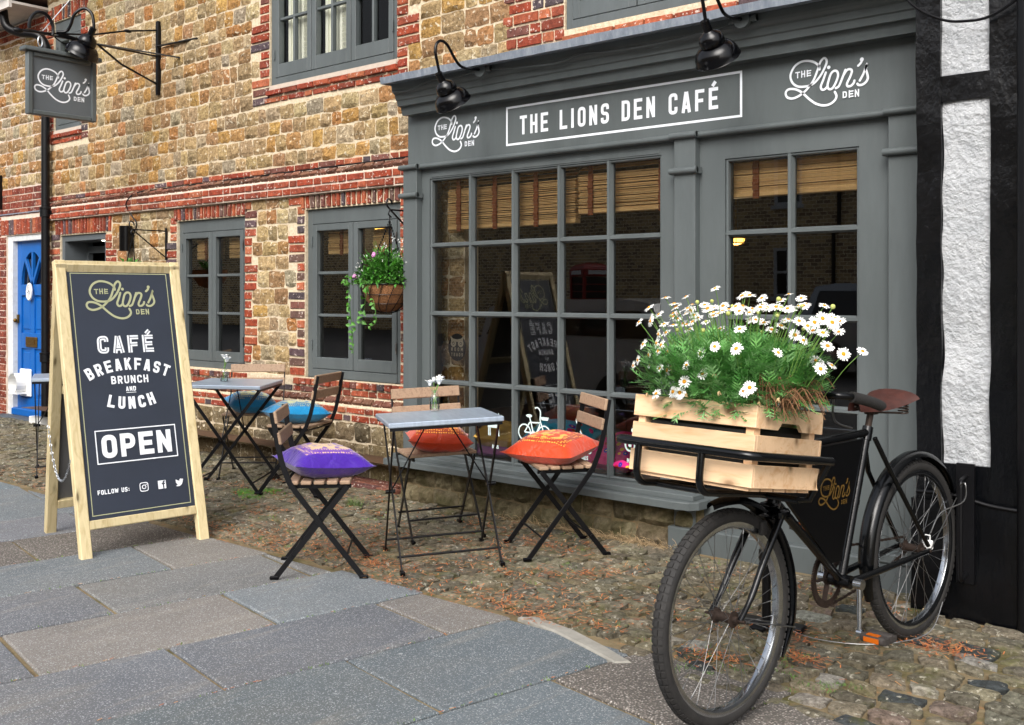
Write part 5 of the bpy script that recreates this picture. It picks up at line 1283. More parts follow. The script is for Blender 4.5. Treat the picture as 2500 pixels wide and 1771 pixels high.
# flat barred table variant uses the same parts; three tables in all
TB = [(-3.775, 3.825, 145, (1.0, -2.0), 'square metal topped bistro table between the two orange cushions'),
      (-6.235, 4.235, 38, (1.0, 0), 'square metal topped bistro table between the two blue cushions'),
      (-7.80, 3.87, 153, (0, 0), 'square metal topped bistro table half hidden behind the chalkboard, near the blue door')]
for i, (x, y, a, tl, lab) in enumerate(TB):
    o = tab0 if i == 0 else copy_tree(tab0)
    o.location = (x, y, gz(x, y)); o.rotation_euler = (R(tl[1]), R(tl[0]), R(a)); o['label'] = lab; o['group'] = 'metal topped bistro tables'
def cushion_mat(name, base, gold, dk, shade_=None, pat=1):
    m, t, b = node_mat(name); L = t.links.new
    tc = t.nodes.new('ShaderNodeTexCoord'); sx = t.nodes.new('ShaderNodeSeparateXYZ'); L(tc.outputs['Object'], sx.inputs[0])
    def mth(op, a, b_=None, **k):
        n = N_(t, 'ShaderNodeMath', operation=op)
        for i_, v in enumerate((a, b_)):
            if v is None: continue
            if isinstance(v, (int, float)): n.inputs[i_].default_value = v
            else: L(v, n.inputs[i_])
        return n.outputs[0]
    ax = mth('ABSOLUTE', sx.outputs[0]); ay = mth('ABSOLUTE', sx.outputs[1]); mxx = mth('MAXIMUM', ax, ay)
    top = mth('GREATER_THAN', sx.outputs[2], .012)
    band = mth('MULTIPLY', mth('GREATER_THAN', mxx, .098), mth('LESS_THAN', mxx, .138)); inner = mth('LESS_THAN', mxx, .098)
    v = N_(t, 'ShaderNodeTexVoronoi', Scale=75., Randomness=.25); L(tc.outputs['Object'], v.inputs['Vector'])
    vb = mth('GREATER_THAN', v.outputs['Distance'], .36)
    nz = N_(t, 'ShaderNodeTexNoise', Scale=22., Detail=3); L(tc.outputs['Object'], nz.inputs['Vector'])
    vi = mth('GREATER_THAN', nz.outputs[0], .52 if pat == 1 else .46)
    wv = N_(t, 'ShaderNodeTexNoise', Scale=220., Detail=2); L(tc.outputs['Object'], wv.inputs['Vector'])
    g1 = mixc(t, ramp(t, wv.outputs[0], [(.3, .55), (.55, 1)]).outputs[0], hexc(base), hexc(gold))
    bandc = mixc(t, vb, g1, hexc(dk)); innc = mixc(t, vi, hexc(dk if pat == 2 else base), g1)
    c = hexc(base)
    c = mixc(t, mth('MULTIPLY', top, band), c, bandc); c = mixc(t, mth('MULTIPLY', top, inner), c, innc)
    L(c, b.inputs['Base Color']); b.inputs['Roughness'].default_value = .42; b.inputs['Sheen Weight'].default_value = .3; b.inputs['Specular IOR Level'].default_value = .4
    n2 = N_(t, 'ShaderNodeTexNoise', Scale=12., Detail=5, Distortion=1.5); L(tc.outputs['Object'], n2.inputs['Vector'])
    bp = N_(t, 'ShaderNodeBump', Strength=.5, Distance=.02); L(n2.outputs[0], bp.inputs['Height']); L(bp.outputs[0], b.inputs['Normal'])
    return m
def cushion(name, label, loc, rotz, mat, s=.2, h=.075, tilt=(0, 0), grp='brocade cushions on the bistro chairs', seed=1, cat='cushion'):
    q = MB(); n = 18; rr = random.Random(seed)
    for side in (1, -1):
        V = []
        for j in range(n + 1):
            for i in range(n + 1):
                u, v = i / n * 2 - 1, j / n * 2 - 1
                pin = 1 - .10 * (1 - v * v) ** 1.0; pin2 = 1 - .10 * (1 - u * u)
                x = u * s * pin; y = v * s * pin2
                e = (1 - u ** 4) * (1 - v ** 4)
                z = h * (max(e, 0) ** .8) * (1 - .25 * (u * u + v * v) / 2)
                edge = max(abs(u), abs(v)); z += math.sin(u * 9 + seed) * math.sin(v * 8 + seed * 2) * .004 * e + math.sin(u * 30 + seed * 3) * .003 * (edge ** 6) * (1 - edge ** 20)
                if side < 0: z = -z * .75
                z += .012 * (abs(u) ** 3 * abs(v) ** 3)
                V.append((x, y, z))
        F = [(j * (n + 1) + i, j * (n + 1) + i + 1, (j + 1) * (n + 1) + i + 1, (j + 1) * (n + 1) + i) for j in range(n) for i in range(n)]
        if side < 0: F = [f[::-1] for f in F]
        q.add(V, F)
    o = q.build(name, mat, None, None, 70); o.location = loc; o.rotation_euler = (R(tilt[0]), R(tilt[1]), rotz)
    return tag(o, label, cat, grp)
cp = cushion_mat('purple_brocade', '3d0f90', 'd8b888', '6a3aa0', pat=2); co = cushion_mat('orange_brocade', 'cc3a04', 'ffb040', 'a03008'); cb = cushion_mat('blue_brocade', '0682b8', 'c0c088', '056a9c', pat=2)
def seatpos(i, f=.0, l=0):
    x, y, a, _, _ = CH[i]; a = R(a); return (x + math.cos(a) * f - math.sin(a) * l, y + math.sin(a) * f + math.cos(a) * l, gz(x, y) + .470 + .058)
cushion('cushion', 'purple cushion with gold brocade border on the chair by the paving slabs', seatpos(0, .0), R(70), cp, .205, .092, (0, 4), seed=1)
cushion('cushion', 'orange cushion with a gold arch motif on the chair against the shop window', seatpos(1, .02), R(11), co, .205, .092, (4, 0), seed=2)
cushion('cushion', 'orange cushion on the chair behind the metal table by the left pilaster', seatpos(2, .01), R(49), co, .185, .09, (0, 3), seed=3)
cushion('cushion', 'blue cushion on the chair with its back to the brick plinth', seatpos(3, .02), R(62), cb, .19, .09, (3, 5), seed=4)
cushion('cushion', 'blue cushion on the chair seen from behind beside the wall', seatpos(4, .03), R(75), cb, .19, .09, (-3, 4), seed=5)
def vase(x, y, z, lab, seed):
    rr = random.Random(seed); t = thing('flower_vase', lab, 'vase', (x, y, z), 0, 'small glass vases on the tables')
    def C(nm, m, fn, sm=50): q = MB(); fn(q); return q.build(nm, m, t, None, sm)
    C('bottle', MT['bottle'], lambda q: q.lathe([(0, .001), (.026, .001), (.028, .004), (.028, .06), (.024, .075), (.017, .088), (.016, .103), (.019, .107), (.0165, .108), (.0145, .09), (.022, .074), (.026, .06), (.026, .006), (0, .005)], 24))
    C('water', glass('vase_water', (.86, .93, .92), 1.33, 0, 1), lambda q: q.lathe([(0, .006), (.025, .006), (.025, .045), (0, .045)], 20))
    tips = []
    def stems(q):
        for k in range(6):
            a = rr.random() * 6.28; r_ = rr.uniform(.01, .035); tp = Vec((math.cos(a) * r_, math.sin(a) * r_, rr.uniform(.13, .175))); tips.append(tp)
            q.tube(catmull([(-math.cos(a) * .012, -math.sin(a) * .012, .012), (0, 0, .085), tp], 5), .0017, 5)
        for k in range(5): leaf_quad(q, Vec((0, 0, .03 + .015 * k)), rdir(rr, .3), Vec((0, 0, 1)), .03, .01, W3)
    C('stems', MT['stem'], stems)
    for k, tp in enumerate(tips):
        q = MB()
        for j in range(5 if k < 4 else 3):
            a = j * 1.256 + k; d = Vec((math.cos(a) * .8, math.sin(a) * .8, .9 if k < 4 else 2)); leaf_quad(q, tp, d, Vec((0, 0, 1)), .042 if k < 4 else .026, .038 if k < 4 else .016, W3, .25)
        q.ball(tp + Vec((0, 0, .008)), .009, 8, (1, 1, 1.4)); o = q.build('bloom', MT['petal'], t, None, 60)
vase(-3.93, 3.92, gz(0, 3.9) + .735 + .002, 'small glass bottle of white flowers on the table between the orange cushions', 3)
vase(-6.27, 4.19, gz(0, 4.2) + .735 + .003, 'small glass bottle of white flowers on the table between the blue cushions', 4)

# ---------------------------------------------------------------- inside the windows: blinds, seat, cushions, lamps
def blind(x0, x1, y, ztop, zbot, lab, nopen=3, tapes=(.15, .5, .85), tilt=0):
    t = thing('bamboo_blind', lab, 'blind', ((x0 + x1) / 2, y, zbot), 0, 'wooden slatted blinds drawn up inside the windows')
    q = MB(); n = 24; stack = (ztop - zbot) * .62; rr = random.Random(int(x0 * 100))
    for k in range(n):
        z = zbot + .03 + stack * k / n; dx = rr.uniform(-.006, .006); ang = R(rr.uniform(-8, 8) + 6)
        m_ = Matrix.Translation((0, y + rr.uniform(-.004, .004), z)) @ Matrix.Rotation(ang, 4, 'X'); q.box(x0 + dx, x1 + dx, -.026, .026, -.0027, .0027, mat=m_)
    for k in range(nopen):
        z = zbot + .03 + stack + (ztop - zbot - stack - .03) * (k + .7) / (nopen + .5); m_ = Matrix.Translation((0, y, z)) @ Matrix.Rotation(R(28), 4, 'X'); q.box(x0, x1, -.026, .026, -.0016, .0016, mat=m_)
    q.build('slats', MT['bamboo'], t, (0, 0, 0), None, world=True)
    q = MB(); q.box(x0, x1, y - .028, y + .028, zbot, zbot + .026, bev=.004); q.build('bottom_rail', MT['bamboo'], t, (0, 0, 0), None, world=True)
    q = MB(); q.box(x0, x1, y - .03, y + .03, ztop - .02, ztop + .03, bev=.004); q.build('head_rail', MT['bamboo'], t, (0, 0, 0), None, world=True)
    for f in tapes:
        x = x0 + (x1 - x0) * f; q = MB(); P = []; z = zbot - .01; k = 0
        while z < ztop: q.box(x - .017, x + .017, y - .036 - (.005 if k % 2 else 0) + .004 * math.sin(k), y - .03, z, z + .016); z += .014 if z < zbot + stack else .05; k += 1
        q.box(x - .016, x + .016, y - .034, y - .031, zbot + stack, ztop); q.build('tape', MT['tape'], t, (0, 0, 0), None, world=True)
    return t
blind(-4.76, -3.72, 4.895, 2.17, 1.785, 'slatted wooden blind in the left half of the big shop window', 3, (.10, .40, .72))
blind(-3.70, -2.98, 4.90, 2.17, 1.835, 'slatted wooden blind in the right half of the big shop window', 2, (.13, .8))
blind(-2.72, -1.80, 4.90, 2.12, 1.868, 'slatted wooden blind in the narrow shop window', 1, (.18, .8))
for (r_, k) in ((WA, 'in the casement window by the cafe door'), (WB, 'in the casement window behind the hanging basket')):
    m_ = (r_[0] + r_[1]) / 2
    for a, b, s_ in ((r_[0] + .14, m_ - .03, 'left'), (m_ + .12, r_[1] + .05, 'right')): blind(a, b, 5.24, 1.92, 1.68, 'slatted wooden blind %s, beside the %s' % (k, 'middle frame' if s_ == 'left' else 'outer frame'), 1, (.45,))
for (x, y, z, lab) in ((-6.88, 6.2, 1.95, 'lit oval caged wall lamp seen through the casement window above the basket'), (-3.40, 6.2, 1.74, 'lit oval caged wall lamp seen through the narrow shop window')):
    t = thing('bulkhead_lamp', lab, 'wall lamp', (x, y, z - .06), 0, 'caged wall lamps inside the cafe')
    W5('glass', MT['bulb'], lambda q: q.lathe([(.0, 0), (.03, .003), (.048, .014), (.056, .03), (.058, .045)], 20, (x, y, z - .045)), t)
    W5('cage', MT['brass'], lambda q: [q.tube([(x + .061 * math.cos(a) * s_, y - .0 + .061 * math.sin(a) * s_, z - .0 - h_) for a in [R(k) for k in range(0, 360, 20)]], .004, 5, closed=True) for s_, h_ in ((1, 0), (.86, .032))] + [q.tube([(x + .061 * math.cos(a), y + .061 * math.sin(a), z), (x + .05 * math.cos(a), y + .05 * math.sin(a), z - .036), (x, y, z - .049)], .0025, 5) for a in [R(k) for k in range(0, 360, 60)]], t)
    W5('base', MT['brass'], lambda q: q.lathe([(.0, 0), (.063, 0), (.063, .014), (0, .014)], 20, (x, y, z)), t)
    ld = bpy.data.lights.new('bulkhead_bulb', 'POINT'); ld.energy = 1.6; ld.color = (1, .72, .42); ld.shadow_soft_size = .05
    lo = bpy.data.objects.new('bulkhead_bulb', ld); col.objects.link(lo); lo.parent = t; lo.location = (0, 0, -.04)
    W5('stem', MT['brass'], lambda q: q.tube([(x, y, z + .01), (x, y, 2.55)], .008, 6), t)
tag(part('bench', wood('window_seat_wood', '7a5a3c', '5a3f28', grain=(3, 30, 30)), lambda q: [q.box(-4.82, -1.75, 4.862, 5.30, .305, .34, bev=.004), q.box(-4.82, -1.75, 5.28, 5.3, .22, .305)], None), 'dark wooden window seat inside the shop window', 'bench')
def emb_mat(name, base, pal, dots=28.):
    m, t, b = node_mat(name); L = t.links.new
    tc = t.nodes.new('ShaderNodeTexCoord'); v = N_(t, 'ShaderNodeTexVoronoi', Scale=dots, Randomness=.8); L(tc.outputs['Object'], v.inputs['Vector'])
    s_ = t.nodes.new('ShaderNodeSeparateColor'); L(v.outputs['Color'], s_.inputs[0])
    pc = ramp(t, s_.outputs[0], [(i / len(pal), hexc(c)) for i, c in enumerate(pal)]); pc.color_ramp.interpolation = 'CONSTANT'
    c = mixc(t, ramp(t, v.outputs['Distance'], [(.30, 1), (.36, 0)]).outputs[0], hexc(base), pc.outputs[0])
    c = mixc(t, ramp(t, v.outputs['Distance'], [(.08, 1), (.11, 0)]).outputs[0], c, hexc('f0c020'))
    L(c, b.inputs['Base Color']); b.inputs['Roughness'].default_value = .8; return m
et = emb_mat('turquoise_embroidery', '0a96b8', ['c83a1e', '1e7a2e', 'e88a14', '5a1e9c', 'c81e78'], 14.); em = emb_mat('magenta_embroidery', 'c80f6e', ['1e8a3a', 'e86a14', '2a1e9c', 'f0b020', 'b01010'], 22.)
cushion('cushion', 'turquoise embroidered flower cushion on the window seat inside the shop', (-3.98, 5.02, .455), R(10), et, .225, .13, (14, 0), 'embroidered cushions on the window seat', 6)
cushion('cushion', 'magenta embroidered cushion on the window seat inside the shop', (-3.48, 5.01, .44), R(-5), em, .225, .11, (10, 0), 'embroidered cushions on the window seat', 7)
cushion('folded_blanket', 'folded purple blanket under the mustard bag on the window seat', (-4.42, 5.0, .375), R(5), M('mauve_cotton', '8a3a7c', '7a3070', scale=20, rough=.9), .2, .05, (0, 0), None, 8, 'blanket')
cushion('cloth_bag', 'mustard yellow cloth bag slumped on the window seat', (-4.40, 5.0, .46), R(25), M('mustard_cotton', 'b08a3c', 'a07a30', scale=12, rough=.9, bump=.3, bscale=20), .17, .10, (0, 4), None, 9, 'bag')
# vinyl stickers on the glass
class SPen(Pen):          # a pen that draws smaller about a point
    def __init__(s, org, sc, *a): Pen.__init__(s, *a); s.org = org; s.sc = sc
    def pt(s, x, y): return Pen.pt(s, s.org[0] + (x - s.org[0]) * s.sc, s.org[1] + (y - s.org[1]) * s.sc)
def vinyl(name, lab, fn, m='frost', x0=0, txt=None, org=(0, 0), sc=.68):
    q = MB(); p = SPen(org, sc, q, (0, Yw + .031, 0), (1, 0, 0), (0, 0, 1), (0, -1, 0), .0006); fn(p)
    o = tag(q.build(name, MT[m]), lab, 'sticker', 'white vinyl pictures along the foot of the shop window')
    if txt: q = MB(); txt(SPen(org, sc, q, (0, Yw + .031, 0), (1, 0, 0), (0, 0, 1), (0, -1, 0), .0006)); q.build('lettering', MT[m], o)
    return o
def v_bike(p):
    x, z = -4.07, .545; r_ = .058
    p.ring(x, z, r_, .011); p.ring(x + .19, z, r_, .011); w_ = .011
    p.stroke([(x, z), (x + .085, z - .0)], w_); p.stroke([(x + .0, z), (x + .05, z + .075), (x + .15, z + .08)], w_); p.stroke([(x + .085, z), (x + .05, z + .12)], w_); p.stroke([(v.x, v.y) for v in catmull([(x + .085, z, 0), (x + .12, z + .01, 0), (x + .15, z + .07, 0)], 5)], w_)
    p.stroke([(x + .19, z), (x + .15, z + .10)], w_); p.stroke([(v.x, v.y) for v in catmull([(x + .15, z + .1, 0), (x + .155, z + .16, 0), (x + .13, z + .19, 0), (x + .10, z + .185, 0)], 5)], w_)
    p.disc(x + .045, z + .125, .03, 16, .012); p.poly([(x + .165, z + .10), (x + .225, z + .10), (x + .235, z + .125), (x + .155, z + .125)]); p.ring(x + .085, z - .002, .016, .006)
vinyl('vinyl_bicycle', 'white vinyl bicycle picture on the shop window glass', v_bike, org=(-3.97, .52), sc=.8)
def v_moto(p):
    x, z = -3.28, .545
    p.ring(x, z, .045, .016); p.ring(x + .20, z, .045, .016); p.disc(x, z, .015)
    p.stroke([(x, z), (x + .06, z + .12)], .014); p.poly([(x + .06, z + .07), (x + .13, z + .065), (x + .14, z + .10), (x + .07, z + .115)]); p.poly([(x + .13, z + .085), (x + .22, z + .085), (x + .23, z + .105), (x + .14, z + .1)])
    p.poly([(x + .075, z - .0), (x + .13, z - .0), (x + .135, z + .06), (x + .08, z + .06)]); p.disc(x + .03, z + .125, .018); p.stroke([(x + .035, z + .14), (x + .085, z + .15)], .012); p.stroke([(v.x, v.y) for v in catmull([(x + .07, z + .05, 0), (x + .06, z - .03, 0), (x + .1, z - .045, 0), (x + .17, z - .03, 0)], 5)], .012)
vinyl('vinyl_motorcycle', 'white vinyl motorcycle picture on the shop window glass', v_moto, org=(-3.30, .50), txt=lambda p: p.text('MOTORBIKES', -3.31, .40, .036, .5, .2, .12, warp=lambda a, b: (a, b - (a + 3.28) * .10)))
def v_buggy(p):
    x, z = -3.64, .53
    p.stroke([(v.x, v.y) for v in catmull([(x + .02, z + .185, 0), (x - .0, z + .21, 0), (x - .03, z + .2, 0), (x - .03, z + .16, 0), (x + .05, z + .02, 0), (x + .1, z - .06, 0)], 6)], .013); p.stroke([(x + .05, z + .06), (x - .0, z - .06)], .012); p.ring(x + .1, z - .065, .018, .01); p.ring(x - .01, z - .065, .018, .01); p.poly([(x + .02, z), (x + .1, z), (x + .12, z + .03), (x + .05, z + .04)])
vinyl('vinyl_buggy', 'white vinyl folded buggy picture on the shop window glass', v_buggy, org=(-3.62, .48), txt=lambda p: p.text('BUGGIES', -3.69, .385, .036, .48, .2, .12, warp=lambda a, b: (a, b + (a + 3.64) * .05)))
def v_dog(p):
    x, z = -4.36, .53
    p.poly([(x + .08, z + .1), (x + .13, z + .1), (x + .145, z + .16), (x + .17, z + .175), (x + .165, z + .19), (x + .12, z + .195), (x + .115, z + .215), (x + .105, z + .2), (x + .085, z + .19), (x + .09, z + .15)])
    p.poly([(x - .03, z + .06), (x + .12, z + .06), (x + .13, z + .11), (x + .08, z + .12), (x - .03, z + .11)])
    for a in (-.02, .0, .095, .115): p.stroke([(x + a, z + .07), (x + a + .004, z - .02)], .013)
    p.stroke([(x - .03, z + .1), (x - .05, z + .16)], .01)
vinyl('vinyl_dog', 'white vinyl dog picture on the shop window glass', v_dog, org=(-4.28, .47), sc=.62, txt=lambda p: p.text('DOGS', -4.33, .385, .036, .5, .2, .12))
def owl(q):
    p = Pen(q, (0, Yw + .045, 0), (1, 0, 0), (0, 0, 1), (0, -1, 0), .0006, 0); x, z = -4.625, 1.03
    p.disc(x, z, .078, 36, .088); p.mi = 1; p.k += 6
    p.ring(x - .032, z + .025, .017, .014); p.ring(x + .032, z + .025, .017, .014); p.poly([(x - .06, z + .075), (x - .035, z + .055), (x, z + .05), (x + .035, z + .055), (x + .06, z + .075), (x + .052, z + .04), (x, z + .034), (x - .052, z + .04)]); p.disc(x - .032, z + .025, .006); p.disc(x + .032, z + .025, .006)
    mir = lambda a, b: (2 * x - a, b)
    p.text('MOON', x - .052, z - .025, .024, .6, .2, .3, warp=mir, fit=.104); p.text('ROAST', x - .052, z - .058, .022, .6, .2, .25, warp=mir, fit=.104)
q = MB(); owl(q); tag(q.build('window_sticker', [M('black_vinyl', '120d0c', rough=.5), M('beige_print', '9a8f7c', rough=.6)]), 'black oval owl sticker with mirrored letters on the shop window', 'sticker')
# ---------------------------------------------------------------- trade bicycle
bike = thing('delivery_bicycle', 'old black delivery bicycle with a front carrier leaning by the timber wall', 'bicycle', (-1.497, 4.148, .012), -1.687)
def BK(nm, m, fn, par=bike, sm=50): q = MB(); fn(q); return q.build(nm, m, par, None, sm)
E_ = MT['bikeblk']; RH = Vec((0, 0, .353)); FH = Vec((1.236, 0, .337)); BB = Vec((.54, 0, .325)); SL_ = Vec((.352, 0, .85))
def wheel(c, Ro, tw, seed):
    wv = BK('wheel', MT['chrome'], lambda q: q.lathe([(Ro - .058, -.012), (Ro - .062, 0), (Ro - .058, .012), (Ro - .048, .017), (Ro - .036, .0175), (Ro - .035, .0155), (Ro - .046, .012), (Ro - .048, -.012), (Ro - .035, -.0155), (Ro - .036, -.0175), (Ro - .048, -.017), (Ro - .058, -.012)], 72, c, (0, 1, 0)), sm=40)
    def tyre(q):
        pr = []
        for k in range(13):
            a = R(-145 + 290 * k / 12); pr.append((Ro - tw + tw * math.cos(a), tw * 1.0 * math.sin(a)))
        q.lathe(pr, 84, c, (0, 1, 0))
        n = 84     # raised tread blocks
        for k in range(n):
            a = 2 * math.pi * k / n
            for s in (-1, 0, 1):
                b = s * .62; rr = Ro - tw + tw * math.cos(b) - .001; l_ = tw * math.sin(b)
                m_ = Matrix.Translation(c) @ Matrix.Rotation(-a, 4, 'Y') @ Matrix.Translation((rr, l_, 0)) @ Matrix.Rotation(b, 4, 'Z')
                q.box(-.002, .0035, -.0065, .0065, -.0085, .0085, mat=m_)
    BK('tyre', MT['rubber'], tyre, wv, 60)
    def spokes(q):
        n = 36
        for k in range(n):
            s = 1 if k % 2 else -1; a = 2 * math.pi * k / n; b = a + (.62 if (k // 2) % 2 else -.62)
            p0 = c + Vec((math.cos(b) * .022, s * .032, math.sin(b) * .022)); p1 = c + Vec((math.cos(a) * (Ro - .06), s * .003, math.sin(a) * (Ro - .06)))
            q.tube([p0, p1], .0011, 5)
            q.tube([p1, p1.lerp(p0, .05)], .002, 5)
    BK('spokes', MT['steel'], spokes, wv, 60)
    BK('hub', MT['rust'], lambda q: [q.lathe([(.0, -.05), (.012, -.05), (.012, -.036), (.026, -.034), (.026, -.03), (.016, -.025), (.015, .025), (.026, .03), (.026, .034), (.012, .036), (.012, .05), (0, .05)], 18, c, (0, 1, 0)), q.tube([c + Vec((0, -.075, 0)), c + Vec((0, .075, 0))], .005, 8)], wv, 40)
wheel(RH, .345, .0225, 1); wheel(FH, .338, .0235, 2)
HT0, HT1 = Vec((.985, 0, .64)), Vec((.905, 0, .87))
BK('top_tube', E_, lambda q: q.tube([SL_ + Vec((0, 0, -.01)), HT1 + Vec((.012, 0, -.035))], .0145, 14))
BK('down_tube', E_, lambda q: q.tube([BB, HT0 + Vec((-.012, 0, .035))], .0155, 14))
BK('seat_tube', E_, lambda q: [q.tube([BB, SL_], .0155, 14), q.tube([BB.lerp(SL_, .93), BB.lerp(SL_, 1.02)], .0195, 14), q.tube([BB.lerp(SL_, .5), BB.lerp(SL_, .53)], .0175, 12)])
BK('head_tube', E_, lambda q: [q.tube([HT0, HT1], .0185, 14), q.tube([HT0, HT0 + (HT1 - HT0) * .1], .023, 14), q.tube([HT1, HT1 - (HT1 - HT0) * .1], .023, 14)])
for s in (-1, 1):
    BK('chain_stay', E_, lambda q: q.tube([BB + Vec((0, s * .03, 0)), BB + Vec((-.08, s * .042, .004)), RH + Vec((.02, s * .062, -.002)), RH + Vec((-.015, s * .062, 0))], [.013, .013, .010, .009], 10))
    BK('seat_stay', E_, lambda q: q.tube([SL_ + Vec((-.012, s * .022, -.03)), Vec((.26, s * .048, .68)), RH + Vec((0, s * .062, .02))], [.0095, .0095, .0085], 10))
    BK('fork_blade', E_, lambda q: q.tube(catmull([HT0 + Vec((.008, s * .05, -.005)), Vec((1.045, s * .052, .572)), Vec((1.11, s * .054, .49)), Vec((1.172, s * .056, .402)), FH + Vec((0, s * .057, 0))], 5), [.0125] * 11 + [.011] * 5 + [.009] * 5, 10))
BK('fork_crown', E_, lambda q: [q.box(.955, 1.02, -.062, .062, .615, .65, bev=.008), q.box(.965, 1.01, -.03, .03, .65, .665, bev=.006)])
BK('bottom_bracket', E_, lambda q: q.tube([BB + Vec((0, -.04, 0)), BB + Vec((0, .04, 0))], .024, 16))
BK('seat_post', MT['rust'], lambda q: [q.tube([SL_, SL_ + Vec((-.028, 0, .075))], .0125, 12), q.box(.30, .345, -.02, .02, .905, .93, bev=.004)])
def guard(c, Rg, a0, a1, wd, tip=False):
    def f(q):
        n = 44; V = []; cs = [(-1, -.012), (-.92, .0), (-.55, .009), (0, .012), (.55, .009), (.92, 0), (1, -.012)]
        for i in range(n + 1):
            t_ = i / n; a = R(a0 + (a1 - a0) * t_); k = min(1, .45 + 4 * min(t_, 1 - t_))
            for (l_, h_) in cs: V.append(c + Vec((math.cos(a) * (Rg + h_), l_ * wd / 2 * k, math.sin(a) * (Rg + h_))))
        m_ = len(cs); q.add(V, [(i * m_ + j, (i + 1) * m_ + j, (i + 1) * m_ + j + 1, i * m_ + j + 1) for i in range(n) for j in range(m_ - 1)])
    return f
BK('rear_mudguard', E_, guard(RH, .372, -22, 158, .062)); BK('front_mudguard', E_, guard(FH, .368, 78, 212, .058))
for s in (-1, 1):
    BK('mudguard_stay', MT['steel'], lambda q: q.tube([RH + Vec((0, s * .07, 0)), RH + Vec((-.33, s * .03, .17))], .0022, 6))
    BK('mudguard_stay', MT['steel'], lambda q: q.tube([FH + Vec((0, s * .062, 0)), FH + Vec((-.355, s * .028, -.10))], .0022, 6))
def board(q):
    P = [(.845, .815), (.93, .69), (.615, .40), (.55, .40), (.394, .82)]; n = 5
    q.add([(x, -.007, z) for x, z in P] + [(x, .007, z) for x, z in P], [(0, 1, 2, 3, 4), (9, 8, 7, 6, 5)] + [(i, (i + 1) % n, n + (i + 1) % n, n + i) for i in range(n)])
fp = BK('frame_panel', M('black_panel', '030304', rough=.35, spec=.3), board, sm=None)
BK('lettering', MT['gold'], lambda q: logo(Pen(q, (0, .007, 0), (-1, 0, 0), (0, 0, 1), (0, 1, 0)), -.700, .590, .205, .03), fp, None)
# drive
CR_ = Vec((.54, -.052, .325))
def ring_(q):
    q.lathe([(.082, -.002), (.1, -.002), (.1, .002), (.082, .002), (.082, -.002)], 48, CR_, (0, 1, 0))
    for k in range(46):
        a = 2 * math.pi * k / 46; m_ = Matrix.Translation(CR_) @ Matrix.Rotation(-a, 4, 'Y'); q.box(.099, .106, -.0018, .0018, -.003, .003, mat=m_)
    for k in range(5):
        a = 2 * math.pi * k / 5; q.bar(CR_ + Vec((math.cos(a) * .015, 0, math.sin(a) * .015)), CR_ + Vec((math.cos(a) * .085, 0, math.sin(a) * .085)), .004, .02, (0, 1, 0))
    q.lathe([(0, -.006), (.026, -.006), (.026, .006), (0, .006)], 20, CR_, (0, 1, 0))
BK('chainring', MT['rust'], ring_, sm=40)
def chain(q):
    a = Vec((.54, -.052, .325)); b = Vec((0, -.045, .353)); R1, R2 = .104, .036; P = []
    for k in range(-90, 91, 10): P.append(a + Vec((math.cos(R(k)) * R1, 0, math.sin(R(k)) * R1)))
    for k in range(1, 12): P.append((a + Vec((0, 0, R1))).lerp(b + Vec((0, 0, R2)), k / 12))
    for k in range(90, 271, 20): P.append(b + Vec((math.cos(R(k)) * R2, 0, math.sin(R(k)) * R2)))
    for k in range(1, 12): p = (b + Vec((0, 0, -R2))).lerp(a + Vec((0, 0, -R1)), k / 12); p.z -= .012 * math.sin(math.pi * k / 12); P.append(p)
    Q = catmull(P, 3, True); 
    for i in range(0, len(Q) - 1): 
        d = (Q[i + 1] - Q[i]); q.bar(Q[i], Q[i] + d * .8, .009 if i % 2 else .006, .008, (0, 1, 0), bev=0)
BK('chain', MT['rust'], chain, sm=None)
for s, ang in ((1, -82), (-1, 98)):
    e = BB + Vec((math.cos(R(ang)) * .165, s * .085, math.sin(R(ang)) * .165)); b0 = BB + Vec((0, s * .07, 0))
    ck = BK('crank', MT['chrome'], lambda q: [q.tube([b0, e], [.011, .008], 10), q.tube([BB + Vec((0, s * .055, 0)), BB + Vec((0, s * .085, 0))], .019, 16), q.tube([e + Vec((0, -s * .008, 0)), e + Vec((0, s * .012, 0))], .013, 12)])
    BK('pedal', M('pedal_rubber', '2e2a28', '3a3532', scale=30, rough=.7, obj=True), lambda q: [q.box(e.x - .042, e.x - .012, e.y + s * .02, e.y + s * .115, e.z - .013, e.z + .013, bev=.006), q.box(e.x + .012, e.x + .042, e.y + s * .02, e.y + s * .115, e.z - .013, e.z + .013, bev=.006), q.tube([e, e + Vec((0, s * .12, 0))], .008, 8), q.box(e.x - .04, e.x + .04, e.y + s * .11, e.y + s * .118, e.z - .01, e.z + .01)], ck)
    BK('reflector', MT['amber'], lambda q: [q.box(e.x + .043, e.x + .047, e.y + s * .04, e.y + s * .095, e.z - .008, e.z + .008), q.box(e.x + .016, e.x + .038, e.y + s * .045, e.y + s * .09, e.z + .0135, e.z + .0155)], ck, None)
